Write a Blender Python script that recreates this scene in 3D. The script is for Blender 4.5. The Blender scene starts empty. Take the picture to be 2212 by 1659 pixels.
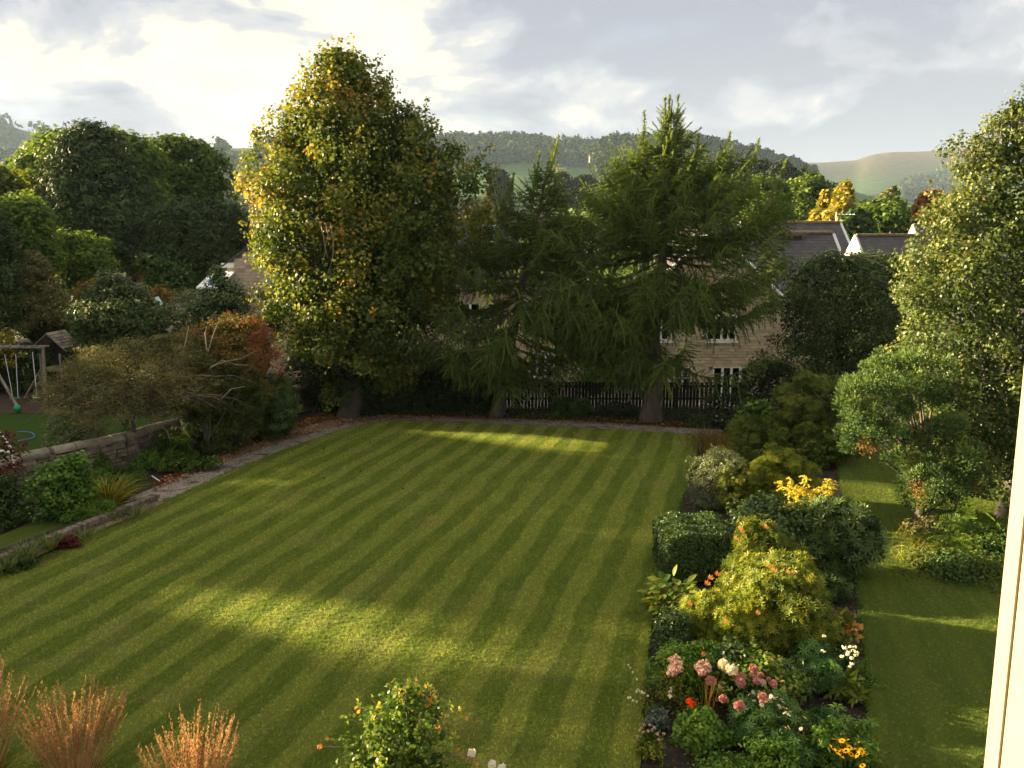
import bpy, math, random
import numpy as np
from mathutils import Vector, Matrix

# ------------------------------------------------------------------ camera, world, sun, exposure
SC = bpy.context.scene
F_, CX, CY = 1840.0, 1106.0, 829.5          # focal length and centre of the photo on a 2212 px wide grid
PITCH, CAMH = math.radians(9.5), 7.5
cam = bpy.data.cameras.new('camera'); camo = bpy.data.objects.new('camera', cam)
SC.collection.objects.link(camo); SC.camera = camo
cam.sensor_fit = 'HORIZONTAL'; cam.sensor_width = 36; cam.lens = 36 * F_ / 2212
cam.clip_start = 0.05; cam.clip_end = 20000
camo.location = (0, 0, CAMH); camo.rotation_euler = (math.pi / 2 - PITCH, 0, 0)

SUN_AZ, SUN_EL = math.radians(70), math.radians(13)      # azimuth to the left of the view direction (+Y)
SUND = np.array([-math.sin(SUN_AZ) * math.cos(SUN_EL), math.cos(SUN_AZ) * math.cos(SUN_EL), math.sin(SUN_EL)])
SC.view_settings.view_transform = 'Standard'; SC.view_settings.look = 'None'
SC.view_settings.exposure = 2.95; SC.view_settings.gamma = 1; SC.view_settings.use_curve_mapping = False
SC.cycles.use_denoising = True
SC.cycles.max_bounces = 6; SC.cycles.diffuse_bounces = 3; SC.cycles.glossy_bounces = 2
SC.cycles.transmission_bounces = 3; SC.cycles.transparent_max_bounces = 6; SC.cycles.volume_bounces = 0
SC.cycles.sample_clamp_indirect = 6
sun = bpy.data.lights.new('sun', 'SUN'); suno = bpy.data.objects.new('sun', sun); SC.collection.objects.link(suno)
sun.energy = 4.2; sun.angle = math.radians(0.9); sun.color = (1.0, 0.80, 0.50)
suno.rotation_euler = (math.pi / 2 - SUN_EL, 0, math.pi + SUN_AZ + 0)
suno.location = (-40, 10, 30)
suno.rotation_euler = Vector((-SUND[0], -SUND[1], -SUND[2])).to_track_quat('-Z', 'Y').to_euler()

world = bpy.data.worlds.new('World'); SC.world = world; world.use_nodes = True
def build_world():
    nt = world.node_tree; N = nt.nodes; L = nt.links
    for n in list(N): N.remove(n)
    def nd(t, **k):
        n = N.new(t)
        for a, b in k.items(): setattr(n, a, b)
        return n
    def math_(op, a, b=None, c=None, clamp=False):
        n = nd('ShaderNodeMath', operation=op, use_clamp=clamp)
        for i, v in enumerate((a, b, c)):
            if v is None: continue
            if isinstance(v, (int, float)): n.inputs[i].default_value = v
            else: L.new(v, n.inputs[i])
        return n.outputs[0]
    def vdot(v, d):
        n = nd('ShaderNodeVectorMath', operation='DOT_PRODUCT'); L.new(v, n.inputs[0]); n.inputs[1].default_value = d
        return n.outputs['Value']
    tc = nd('ShaderNodeTexCoord'); D = tc.outputs['Generated']
    sep = nd('ShaderNodeSeparateXYZ'); L.new(D, sep.inputs[0])
    X, Y, Z = sep.outputs
    zz = math_('ADD', math_('MAXIMUM', Z, 0.0), 0.36)
    comb = nd('ShaderNodeCombineXYZ')
    L.new(math_('DIVIDE', X, zz), comb.inputs[0]); L.new(math_('DIVIDE', Y, zz), comb.inputs[1]); comb.inputs[2].default_value = 3.7
    def noise(scale, detail, rough, dist, off=0.0, lac=2.0):
        mp = nd('ShaderNodeMapping'); mp.inputs['Location'].default_value = (off, off * .7, 0)
        L.new(comb.outputs[0], mp.inputs[0])
        n = nd('ShaderNodeTexNoise'); n.inputs['Scale'].default_value = scale; n.inputs['Detail'].default_value = detail
        n.inputs['Roughness'].default_value = rough; n.inputs['Distortion'].default_value = dist
        L.new(mp.outputs[0], n.inputs['Vector']); return n.outputs['Fac']
    big = noise(1.5, 3, .5, .3, 1.3); mid = noise(3.4, 9, .58, .35, 7.1); soft = noise(1.2, 4, .5, .2, 4.4)
    # closeness to the sun's side of the sky
    prox = vdot(D, (-math.sin(SUN_AZ), math.cos(SUN_AZ), 0.12))
    prox = math_('MULTIPLY_ADD', prox, 0.42, 0.10)           # 0.3 at right angles
    t = math_('ADD', math_('MULTIPLY', big, 1.6), math_('MULTIPLY', mid, 3.3))
    t = math_('ADD', t, math_('MAXIMUM', prox, 0.10))
    t = math_('SUBTRACT', t, 2.22)
    t = math_('ADD', t, math_('MULTIPLY', math_('MAXIMUM', math_('SUBTRACT', Z, 0.35), 0.0), 0.45))
    # banks of thicker (darker) and sunlit (brighter) cloud
    for (px, py, rad, amt) in ((960, 40, 15, .30), (330, 190, 17, .22), (150, 70, 6, .16), (640, 190, 9, .12), (1180, 250, 4, .16), (1330, 270, 9, -.22), (1560, 290, 9, -.22), (1120, 280, 7, -.12), (50, 60, 12, -.34), (560, 60, 10, -.16), (1700, 150, 22, -.20), (1230, 130, 9, -.12), (1950, 120, 12, -.10), (1480, 230, 12, -.26), (250, 190, 4, -.12)):
        x = (px - 1106.0) / 1840; y = -(py - 829.5) / 1840; cp, sp = math.cos(PITCH), math.sin(PITCH)
        v = Vector((x, cp + y * sp, -sp + y * cp)).normalized(); c0 = math.cos(math.radians(rad))
        w = math_('DIVIDE', math_('SUBTRACT', vdot(D, tuple(v)), c0), 1 - c0)
        t = math_('ADD', t, math_('MULTIPLY', math_('MAXIMUM', w, 0.0), amt))
    ramp = nd('ShaderNodeValToRGB'); cr = ramp.color_ramp; cr.interpolation = 'EASE'
    L.new(t, ramp.inputs[0])
    cr.elements[0].position = 0.10; cr.elements[0].color = (0.38, 0.40, 0.47, 1)
    cr.elements[1].position = 0.95; cr.elements[1].color = (.98, .92, 0.74, 1)
    for p, c in ((.32, (.47, .485, .55, 1)), (.50, (.60, .60, .62, 1)), (.68, (.86, .80, .67, 1))):
        e = cr.elements.new(p); e.color = c
    # thin brighter band of pale cloud close to the horizon
    hz = math_('SUBTRACT', 1.0, math_('MULTIPLY', math_('ABSOLUTE', math_('SUBTRACT', Z, 0.10)), 7.0), clamp=True)
    hz = math_('MULTIPLY', hz, math_('MULTIPLY', soft, 0.25))
    mix = nd('ShaderNodeMix', data_type='RGBA', blend_type='MIX'); L.new(hz, mix.inputs[0])
    L.new(ramp.outputs[0], mix.inputs[6]); mix.inputs[7].default_value = (.95, .88, .80, 1)
    bgc = nd('ShaderNodeBackground'); L.new(mix.outputs[2], bgc.inputs[0]); bgc.inputs[1].default_value = 0.155
    sky = nd('ShaderNodeTexSky', sky_type='NISHITA'); sky.sun_disc = False
    sky.sun_elevation = SUN_EL; sky.sun_rotation = -SUN_AZ; sky.air_density = 1.0; sky.dust_density = 1.5
    bgs = nd('ShaderNodeBackground'); L.new(sky.outputs[0], bgs.inputs[0]); bgs.inputs[1].default_value = 0.05
    # small gaps in the cloud show the clear sky
    gap = math_('MULTIPLY_ADD', noise(2.3, 5, .5, .3, 21.0), 6.0, -3.75, clamp=True)
    gap = math_('MULTIPLY', gap, .35)
    mx = nd('ShaderNodeMixShader'); L.new(gap, mx.inputs[0]); L.new(bgc.outputs[0], mx.inputs[1]); L.new(bgs.outputs[0], mx.inputs[2])
    out = nd('ShaderNodeOutputWorld'); L.new(mx.outputs[0], out.inputs[0])
build_world()
world.cycles.sampling_method = 'MANUAL'; world.cycles.sample_map_resolution = 512

# ------------------------------------------------------------------ geometry helpers
rng = np.random.default_rng(5)
random.seed(5)
def ray(px, py):
    x = (px - CX) / F_; y = -(py - CY) / F_
    return np.array([x, math.cos(PITCH) + y * math.sin(PITCH), -math.sin(PITCH) + y * math.cos(PITCH)])
def G(px, py, z=0.0):
    d = ray(px, py); return np.array([0, 0, CAMH]) + d * ((z - CAMH) / d[2])
def A(px, py, Y):
    d = ray(px, py); return np.array([0, 0, CAMH]) + d * (Y / d[1])
def tag(o, label=None, cat=None, group=None, kind=None):
    if label: o['label'] = label
    if cat: o['category'] = cat
    if group: o['group'] = group
    if kind: o['kind'] = kind
    return o
def root(name, loc, label, cat, group=None):
    o = bpy.data.objects.new(name, None); SC.collection.objects.link(o)
    o.location = tuple(float(v) for v in loc); o.empty_display_size = .2
    return tag(o, label, cat, group)
def link(name, me, parent=None, kind=None, mat=None):
    o = bpy.data.objects.new(name, me); SC.collection.objects.link(o)
    if mat is not None and not me.materials: me.materials.append(mat)
    if parent is not None:
        o.parent = parent; o.matrix_parent_inverse = Matrix.Translation(-parent.location)
    if kind: o['kind'] = kind
    return o
def npmesh(name, V, Fc, tint=None, smooth=False):
    """V (n,3), Fc (m,k) arrays in world space -> mesh"""
    V = np.ascontiguousarray(V, dtype=np.float32); Fc = np.ascontiguousarray(Fc, dtype=np.int32)
    me = bpy.data.meshes.new(name); m, k = Fc.shape
    me.vertices.add(len(V)); me.vertices.foreach_set('co', V.ravel())
    me.loops.add(m * k); me.loops.foreach_set('vertex_index', Fc.ravel())
    me.polygons.add(m); me.polygons.foreach_set('loop_start', np.arange(0, m * k, k, dtype=np.int32))
    if smooth: me.polygons.foreach_set('use_smooth', np.ones(m, dtype=bool))
    me.update(calc_edges=True)
    if tint is not None:
        a = me.attributes.new('tint', 'FLOAT', 'POINT'); a.data.foreach_set('value', np.ascontiguousarray(tint, dtype=np.float32))
    return me
class MB:
    """collects solids into one mesh"""
    def __init__(s): s.v = []; s.f = []
    def add(s, V, Fs):
        b = len(s.v); s.v += [tuple(float(c) for c in v) for v in V]; s.f += [tuple(i + b for i in f) for f in Fs]; return s
    def box(s, c, d, u=(1, 0, 0), w=None):
        """c centre, d full sizes along u, horizontal normal of u, and up"""
        u = np.array(u, float); u /= np.linalg.norm(u)
        up = np.array([0, 0, 1.0]) if w is None else np.array(w, float); up /= np.linalg.norm(up)
        n = np.cross(up, u); n /= np.linalg.norm(n)
        c = np.array(c, float); V = []
        for k in (-.5, .5):
            for j in (-.5, .5):
                for i in (-.5, .5): V.append(c + u * d[0] * i + n * d[1] * j + up * d[2] * k)
        return s.add(V, [(0, 2, 3, 1), (4, 5, 7, 6), (0, 1, 5, 4), (1, 3, 7, 5), (3, 2, 6, 7), (2, 0, 4, 6)])
    def tube(s, pts, rad, n=6, cap=True):
        V, Fq = tube_np(pts, rad, n); s.add(V, [tuple(f) for f in Fq])
        if cap:
            b = len(s.v) - len(V); s.f.append(tuple(range(b + n - 1, b - 1, -1))); m = len(pts)
            s.f.append(tuple(b + (m - 1) * n + i for i in range(n)))
        return s
    def prism(s, poly, z0, z1):
        n = len(poly); V = [(p[0], p[1], z0) for p in poly] + [(p[0], p[1], z1) for p in poly]
        return s.add(V, [tuple(range(n - 1, -1, -1)), tuple(range(n, 2 * n))] + [(i, (i + 1) % n, n + (i + 1) % n, n + i) for i in range(n)])
    def build(s, name, mat, parent=None, kind=None, smooth=False):
        me = bpy.data.meshes.new(name); me.from_pydata(s.v, [], s.f); me.update()
        if smooth: me.polygons.foreach_set('use_smooth', [True] * len(me.polygons))
        return link(name, me, parent, kind, mat)
def tube_np(pts, rad, n=5):
    pts = np.asarray(pts, float); rad = np.asarray(rad, float); m = len(pts)
    t = np.gradient(pts, axis=0); t /= np.linalg.norm(t, axis=1)[:, None] + 1e-9
    ref = np.where(np.abs(t[:, 2:3]) > .9, np.array([[1.0, 0, 0]]), np.array([[0, 0, 1.0]]))
    a = np.cross(t, ref); a /= np.linalg.norm(a, axis=1)[:, None] + 1e-9; b = np.cross(t, a)
    th = np.arange(n) * 2 * math.pi / n
    V = pts[:, None] + rad[:, None, None] * (np.cos(th)[None, :, None] * a[:, None] + np.sin(th)[None, :, None] * b[:, None])
    V = V.reshape(-1, 3); i = np.arange(n); j = (i + 1) % n
    F = np.concatenate([np.stack([r * n + i, r * n + j, (r + 1) * n + j, (r + 1) * n + i], 1) for r in range(m - 1)])
    return V, F
def unit(v): return v / (np.linalg.norm(v, axis=-1, keepdims=True) + 1e-9)
def scatter(tmpl, pos, nrm, size, ydir=None):
    """place copies of a template (verts, faces) on frames whose z is nrm"""
    tv, tf = tmpl; n = len(pos); z = unit(nrm)
    if ydir is None: x = unit(np.cross(unit(rng.normal(size=(n, 3))), z)); y = np.cross(z, x)
    else: y = unit(ydir); x = unit(np.cross(y, z)); z = np.cross(x, y)
    sz = np.broadcast_to(np.asarray(size, float), (n,))[:, None, None]
    V = pos[:, None] + sz * (tv[None, :, 0:1] * x[:, None] + tv[None, :, 1:2] * y[:, None] + tv[None, :, 2:3] * z[:, None])
    Fc = (tf[None] + (np.arange(n) * len(tv))[:, None, None]).reshape(-1, tf.shape[1])
    return V.reshape(-1, 3), Fc
def petals(k, width, tilt, L=1.0, start=0.0, curl=0.0):
    V = []; Fq = []
    for i in range(k):
        a = 2 * math.pi * i / k; ca, sa = math.cos(a), math.sin(a)
        for (r, w, h) in ((start, 0, 0), (.55 * L, width, tilt * .6), (L, 0, tilt + curl), (.55 * L, -width, tilt * .6)):
            V.append((ca * r - sa * w, sa * r + ca * w, h))
        Fq.append([4 * i, 4 * i + 1, 4 * i + 2, 4 * i + 3])
    return np.array(V, float), np.array(Fq)
LEAF = (np.array([(0, 0, 0), (.36, .5, .08), (0, 1, 0), (-.36, .5, .08)], float), np.array([[0, 1, 2, 3]]))
ROUND = (np.array([(0, 0, 0), (.46, .45, .10), (0, .95, -.06), (-.46, .45, .10)], float), np.array([[0, 1, 2, 3]]))
NARROW = (np.array([(0, 0, 0), (.17, .5, .05), (0, 1, -.05), (-.17, .5, .05)], float), np.array([[0, 1, 2, 3]]))
ROSETTE = petals(6, .13, .35, 1.0)
PALM = petals(7, .12, .12, 1.0, curl=-.12)
FLORET = petals(5, .42, .1, 1.0)
def blade_t(w=.03, bend=.5, seg=3):
    V = []; Fq = []
    for i in range(seg + 1):
        t = i / seg; ww = w * (1 - t ** 2 * .95)
        V += [(-ww, t, bend * t * t), (ww, t, bend * t * t)]
        if i: Fq.append([2 * i - 2, 2 * i - 1, 2 * i + 1, 2 * i])
    return np.array(V, float), np.array(Fq)
def frond_t(n=9):
    V = []; Fq = []
    for i in range(n):
        t = .12 + .85 * i / n; l = .30 * math.sin(math.pi * (t * .9 + .08)); h = -.35 * t * t
        for s in (-1, 1):
            b = len(V); V += [(0, t, h), (s * l * .5, t + .06, h + .02), (s * l, t + .05, h - .03), (s * l * .5, t - .01, h)]; Fq.append([b, b + 1, b + 2, b + 3])
    return np.array(V, float), np.array(Fq)
FROND = frond_t()

# ------------------------------------------------------------------ materials
def new_mat(name):
    m = bpy.data.materials.new(name); m.use_nodes = True; nt = m.node_tree
    for n in list(nt.nodes): nt.nodes.remove(n)
    return m, nt, nt.nodes, nt.links
def ramp_node(N, stops):
    r = N.new('ShaderNodeValToRGB'); cr = r.color_ramp
    cr.elements[0].position = stops[0][0]; cr.elements[0].color = (*stops[0][1], 1)
    cr.elements[1].position = stops[-1][0]; cr.elements[1].color = (*stops[-1][1], 1)
    for p, c in stops[1:-1]: e = cr.elements.new(p); e.color = (*c, 1)
    return r
def leaf_mat(name, stops, trans=.35, rough=.45, spec=.35, patch=.8, pscale=.6):
    if stops[0][1][1] > stops[0][1][2] * 1.6: stops = [(p, (c[0] * 1.28, c[1] * 1.30, c[2] * .95)) for p, c in stops]
    spec *= .45; rough = min(1, rough + .1)
    m, nt, N, L = new_mat(name)
    at = N.new('ShaderNodeAttribute'); at.attribute_name = 'tint'
    tc = N.new('ShaderNodeTexCoord'); no = N.new('ShaderNodeTexNoise'); no.inputs['Scale'].default_value = pscale; no.inputs['Detail'].default_value = 3
    L.new(tc.outputs['Object'], no.inputs['Vector'])
    a = N.new('ShaderNodeMath'); a.operation = 'MULTIPLY_ADD'; L.new(no.outputs['Fac'], a.inputs[0]); a.inputs[1].default_value = patch; a.inputs[2].default_value = -.5 * patch
    b = N.new('ShaderNodeMath'); b.operation = 'ADD'; b.use_clamp = True; L.new(a.outputs[0], b.inputs[0]); L.new(at.outputs['Fac'], b.inputs[1])
    r = ramp_node(N, stops); L.new(b.outputs[0], r.inputs[0])
    p = N.new('ShaderNodeBsdfPrincipled'); L.new(r.outputs[0], p.inputs['Base Color']); p.inputs['Roughness'].default_value = rough
    p.inputs['Specular IOR Level'].default_value = spec
    t = N.new('ShaderNodeBsdfTranslucent')
    hs = N.new('ShaderNodeMix'); hs.data_type = 'RGBA'; hs.blend_type = 'MULTIPLY'; hs.inputs[0].default_value = 1; L.new(r.outputs[0], hs.inputs[6]); hs.inputs[7].default_value = (1.5, 1.35, .6, 1)
    L.new(hs.outputs[2], t.inputs[0])
    mx = N.new('ShaderNodeMixShader'); mx.inputs[0].default_value = trans; L.new(p.outputs[0], mx.inputs[1]); L.new(t.outputs[0], mx.inputs[2])
    o = N.new('ShaderNodeOutputMaterial'); L.new(mx.outputs[0], o.inputs[0]); return m
def rough_mat(name, stops, scale=3.0, detail=6, rough=.9, bump=.4, bscale=None, stretch=(1, 1, 1), spec=.3, bdist=.02, objvar=0.0, metallic=0.0):
    m, nt, N, L = new_mat(name)
    tc = N.new('ShaderNodeTexCoord'); mp = N.new('ShaderNodeMapping'); mp.inputs['Scale'].default_value = stretch
    L.new(tc.outputs['Object'], mp.inputs[0])
    oi = N.new('ShaderNodeObjectInfo'); ad = N.new('ShaderNodeVectorMath'); ad.operation = 'ADD'
    sc = N.new('ShaderNodeVectorMath'); sc.operation = 'SCALE'; sc.inputs['Scale'].default_value = 37.0
    cb = N.new('ShaderNodeCombineXYZ'); L.new(oi.outputs['Random'], cb.inputs[0]); L.new(cb.outputs[0], sc.inputs[0])
    L.new(mp.outputs[0], ad.inputs[0]); L.new(sc.outputs[0], ad.inputs[1])
    no = N.new('ShaderNodeTexNoise'); no.inputs['Scale'].default_value = scale; no.inputs['Detail'].default_value = detail; no.inputs['Roughness'].default_value = .6
    L.new(ad.outputs[0], no.inputs['Vector'])
    f = no.outputs['Fac']
    if objvar:
        a = N.new('ShaderNodeMath'); a.operation = 'MULTIPLY_ADD'; L.new(oi.outputs['Random'], a.inputs[0]); a.inputs[1].default_value = objvar; a.inputs[2].default_value = -objvar / 2
        b = N.new('ShaderNodeMath'); b.operation = 'ADD'; L.new(a.outputs[0], b.inputs[0]); L.new(f, b.inputs[1]); f = b.outputs[0]
    r = ramp_node(N, stops); L.new(f, r.inputs[0])
    p = N.new('ShaderNodeBsdfPrincipled'); L.new(r.outputs[0], p.inputs['Base Color']); p.inputs['Roughness'].default_value = rough
    p.inputs['Specular IOR Level'].default_value = spec; p.inputs['Metallic'].default_value = metallic
    n2 = N.new('ShaderNodeTexNoise'); n2.inputs['Scale'].default_value = bscale or scale * 5; n2.inputs['Detail'].default_value = 5
    L.new(ad.outputs[0], n2.inputs['Vector'])
    bp = N.new('ShaderNodeBump'); bp.inputs['Strength'].default_value = bump; bp.inputs['Distance'].default_value = bdist
    L.new(n2.outputs['Fac'], bp.inputs['Height']); L.new(bp.outputs[0], p.inputs['Normal'])
    o = N.new('ShaderNodeOutputMaterial'); L.new(p.outputs[0], o.inputs[0]); return m
def flat3(c, v=.25): return [(0.3, tuple(x * (1 - v) for x in c)), (.7, tuple(min(1, x * (1 + v)) for x in c))]

STRIPE_A = math.radians(15.9)
def lawn_mat(name, light, dark, dry, stripes=1.0, phase=0.0, pitch=.94, blades=False):
    m, nt, N, L = new_mat(name)
    def M(op, a, b=None, c=None, clamp=False):
        n = N.new('ShaderNodeMath'); n.operation = op; n.use_clamp = clamp
        for i, v in enumerate((a, b, c)):
            if v is None: continue
            if isinstance(v, (int, float)): n.inputs[i].default_value = v
            else: L.new(v, n.inputs[i])
        return n.outputs[0]
    def noise(scale, detail, stretch=(1, 1, 1), rot=0, rough=.55):
        mp = N.new('ShaderNodeMapping'); mp.inputs['Scale'].default_value = stretch; mp.inputs['Rotation'].default_value = (0, 0, rot)
        L.new(tc.outputs['Position'], mp.inputs[0]); n = N.new('ShaderNodeTexNoise'); n.inputs['Scale'].default_value = scale
        n.inputs['Detail'].default_value = detail; n.inputs['Roughness'].default_value = rough; L.new(mp.outputs[0], n.inputs['Vector']); return n.outputs['Fac']
    tc = N.new('ShaderNodeNewGeometry'); sep = N.new('ShaderNodeSeparateXYZ'); L.new(tc.outputs['Position'], sep.inputs[0])
    u = M('SUBTRACT', M('MULTIPLY', sep.outputs[0], math.cos(STRIPE_A)), M('MULTIPLY', sep.outputs[1], math.sin(STRIPE_A)))
    wob = M('MULTIPLY_ADD', noise(.35, 2), .5, -.25); wob2 = M('MULTIPLY_ADD', noise(9, 3), .16, -.08)
    u = M('ADD', M('ADD', u, wob), wob2)
    s = M('SINE', M('MULTIPLY', M('SUBTRACT', u, phase), 2 * math.pi / pitch))
    s = M('MULTIPLY_ADD', s, 1.9, .5, clamp=True)
    amp = M('MULTIPLY_ADD', noise(.22, 2), 1.4, .15, clamp=True)
    s = M('ADD', M('MULTIPLY', M('SUBTRACT', s, .5), M('MULTIPLY', amp, stripes)), .5)  # sheen of leaning blades put into the colour as mowing stripes
    fine = noise(26, 6, rough=.72)
    v = M('ADD', M('MULTIPLY', sep.outputs[0], math.sin(STRIPE_A)), M('MULTIPLY', sep.outputs[1], math.cos(STRIPE_A)))
    cb = N.new('ShaderNodeCombineXYZ'); L.new(M('MULTIPLY', u, 5.0), cb.inputs[0]); L.new(M('MULTIPLY', v, .7), cb.inputs[1])
    fn = N.new('ShaderNodeTexNoise'); fn.inputs['Scale'].default_value = 1; fn.inputs['Detail'].default_value = 5; fn.inputs['Roughness'].default_value = .6; L.new(cb.outputs[0], fn.inputs['Vector']); fib = fn.outputs['Fac']
    s2 = M('ADD', s, M('MULTIPLY_ADD', fine, 3.4, -1.7)); s2 = M('ADD', s2, M('MULTIPLY_ADD', fib, 1.5, -.75), clamp=True)
    mx = N.new('ShaderNodeMix'); mx.data_type = 'RGBA'; L.new(s2, mx.inputs[0]); mx.inputs[6].default_value = (*dark, 1); mx.inputs[7].default_value = (*light, 1)
    d = M('MULTIPLY', M('MULTIPLY_ADD', noise(.55, 5, rough=.65), 4.0, -2.1, clamp=True), M('MULTIPLY_ADD', noise(20, 4), 2.2, -.6, clamp=True))
    m2 = N.new('ShaderNodeMix'); m2.data_type = 'RGBA'; L.new(M('MULTIPLY', d, .75), m2.inputs[0]); L.new(mx.outputs[2], m2.inputs[6]); m2.inputs[7].default_value = (*dry, 1)
    p = N.new('ShaderNodeBsdfPrincipled'); L.new(m2.outputs[2], p.inputs['Base Color']); p.inputs['Roughness'].default_value = .75
    p.inputs['Specular IOR Level'].default_value = .05
    if blades:
        oi = N.new('ShaderNodeObjectInfo'); hv = N.new('ShaderNodeHueSaturation'); L.new(M('MULTIPLY_ADD', oi.outputs['Random'], .9, .65), hv.inputs['Value']); L.new(m2.outputs[2], hv.inputs['Color']); L.new(hv.outputs[0], p.inputs['Base Color'])
        tr = N.new('ShaderNodeBsdfTranslucent'); L.new(hv.outputs[0], tr.inputs[0]); ms = N.new('ShaderNodeMixShader'); ms.inputs[0].default_value = .35
        L.new(p.outputs[0], ms.inputs[1]); L.new(tr.outputs[0], ms.inputs[2]); o = N.new('ShaderNodeOutputMaterial'); L.new(ms.outputs[0], o.inputs[0]); return m
    bp = N.new('ShaderNodeBump'); bp.inputs['Strength'].default_value = 1.0; bp.inputs['Distance'].default_value = .13
    L.new(M('ADD', fine, M('MULTIPLY', noise(70, 4, rough=.7), .7)), bp.inputs['Height']); L.new(bp.outputs[0], p.inputs['Normal'])
    o = N.new('ShaderNodeOutputMaterial'); L.new(p.outputs[0], o.inputs[0]); return m

def gravel_mat():
    m, nt, N, L = new_mat('gravel_stones')
    tc = N.new('ShaderNodeTexCoord'); v = N.new('ShaderNodeTexVoronoi'); v.inputs['Scale'].default_value = 26; L.new(tc.outputs['Object'], v.inputs['Vector'])
    no = N.new('ShaderNodeTexNoise'); no.inputs['Scale'].default_value = 2.2; no.inputs['Detail'].default_value = 6; L.new(tc.outputs['Object'], no.inputs['Vector'])
    sp = N.new('ShaderNodeSeparateColor'); L.new(v.outputs['Color'], sp.inputs[0])
    r = ramp_node(N, [(0, (.14, .105, .085)), (.5, (.30, .235, .19)), (1, (.48, .39, .33))]); L.new(sp.outputs[0], r.inputs[0])
    r2 = ramp_node(N, [(.52, (.0, .0, .0)), (.70, (1, 1, 1))]); L.new(no.outputs['Fac'], r2.inputs[0])
    mx = N.new('ShaderNodeMix'); mx.data_type = 'RGBA'; L.new(r2.outputs[0], mx.inputs[0]); L.new(r.outputs[0], mx.inputs[6]); mx.inputs[7].default_value = (.055, .06, .03, 1)
    p = N.new('ShaderNodeBsdfPrincipled'); p.inputs['Roughness'].default_value = .9; L.new(mx.outputs[2], p.inputs['Base Color'])
    bp = N.new('ShaderNodeBump'); bp.invert = True; bp.inputs['Distance'].default_value = .03; L.new(v.outputs['Distance'], bp.inputs['Height']); L.new(bp.outputs[0], p.inputs['Normal'])
    o = N.new('ShaderNodeOutputMaterial'); L.new(p.outputs[0], o.inputs[0]); return m
def glass_mat():
    m, nt, N, L = new_mat('window_glass'); p = N.new('ShaderNodeBsdfPrincipled')
    p.inputs['Base Color'].default_value = (.012, .014, .016, 1); p.inputs['Roughness'].default_value = .06; p.inputs['Specular IOR Level'].default_value = .6
    o = N.new('ShaderNodeOutputMaterial'); L.new(p.outputs[0], o.inputs[0]); return m

M_ = {}
M_['lawn'] = lawn_mat('mown_grass', (.31, .345, .060), (.145, .205, .028), (.42, .34, .14), .75, 1.02)
M_['blades'] = lawn_mat('grass_blades', (.40, .44, .085), (.185, .26, .038), (.52, .42, .18), .78, 1.02, blades=True)
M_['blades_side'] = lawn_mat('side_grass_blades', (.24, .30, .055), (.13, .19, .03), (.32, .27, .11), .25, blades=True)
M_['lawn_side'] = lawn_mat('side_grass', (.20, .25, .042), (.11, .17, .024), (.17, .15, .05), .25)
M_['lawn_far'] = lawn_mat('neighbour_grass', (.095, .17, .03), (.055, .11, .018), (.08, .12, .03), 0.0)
M_['soil'] = rough_mat('soil', [(.3, (.016, .012, .009)), (.5, (.035, .026, .019)), (.72, (.075, .055, .04))], 9, 8, .95, .9, 40, bdist=.05)
M_['meadow'] = rough_mat('rough_ground', [(.3, (.03, .04, .015)), (.7, (.07, .09, .03))], .2, 8, .95, .5, 4)
M_['gravel'] = gravel_mat()
M_['bark'] = rough_mat('bark', [(.3, (.035, .028, .02)), (.7, (.11, .09, .065))], 3, 8, .95, 1.0, 9, (1, 1, .25), bdist=.06)
M_['bark_grey'] = rough_mat('grey_bark', [(.3, (.07, .062, .05)), (.7, (.19, .17, .14))], 4, 6, .9, .8, 14, (1, 1, .3), bdist=.03)
M_['larch_bark'] = rough_mat('larch_bark', [(.3, (.05, .038, .03)), (.7, (.15, .115, .09))], 3, 8, .95, 1.0, 10, (1, 1, .3), bdist=.05)
M_['twig'] = rough_mat('twig', [(.3, (.16, .12, .085)), (.7, (.36, .29, .21))], 4, 3, .9, .2, 14)
M_['stone'] = rough_mat('wall_stone', [(.25, (.09, .068, .048)), (.5, (.18, .14, .10)), (.75, (.30, .235, .175))], 5, 8, .92, .9, 22, bdist=.03, objvar=.3)
M_['coping'] = rough_mat('coping_stone', [(.25, (.14, .12, .08)), (.5, (.25, .215, .155)), (.75, (.36, .31, .235))], 4, 8, .92, .8, 26, bdist=.02, objvar=.2)
M_['mortar'] = rough_mat('mortar', [(.3, (.03, .026, .02)), (.7, (.07, .06, .045))], 8, 5, .95, .6)
M_['house_stone'] = rough_mat('house_stone', [(.25, (.36, .27, .18)), (.5, (.52, .41, .29)), (.78, (.66, .54, .40))], 1.2, 8, .9, .5, 14, objvar=.25)
M_['house_mortar'] = rough_mat('house_mortar', [(.3, (.13, .10, .075)), (.7, (.2, .16, .12))], 6, 5, .95, .3)
M_['cream_render'] = rough_mat('cream_render', flat3((.74, .66, .52), .08), 1.5, 5, .85, .2)
M_['slate'] = rough_mat('slate', [(.25, (.052, .046, .050)), (.55, (.085, .076, .080)), (.8, (.13, .115, .115))], 2.5, 8, .75, .5, 20, spec=.4)
M_['ridge'] = rough_mat('ridge_tile', [(.3, (.10, .07, .045)), (.7, (.24, .17, .10))], 3, 6, .9, .5)
M_['white'] = rough_mat('white_paint', flat3((.78, .78, .76), .05), 3, 3, .5, .05)
M_['upvc'] = rough_mat('cream_paint', flat3((.30, .245, .155), .05), 14, 5, .55, .08, spec=.3)
M_['trim'] = rough_mat('pale_trim', flat3((.56, .52, .42), .05), 14, 5, .5, .08, spec=.3)
M_['glass'] = glass_mat()
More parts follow.
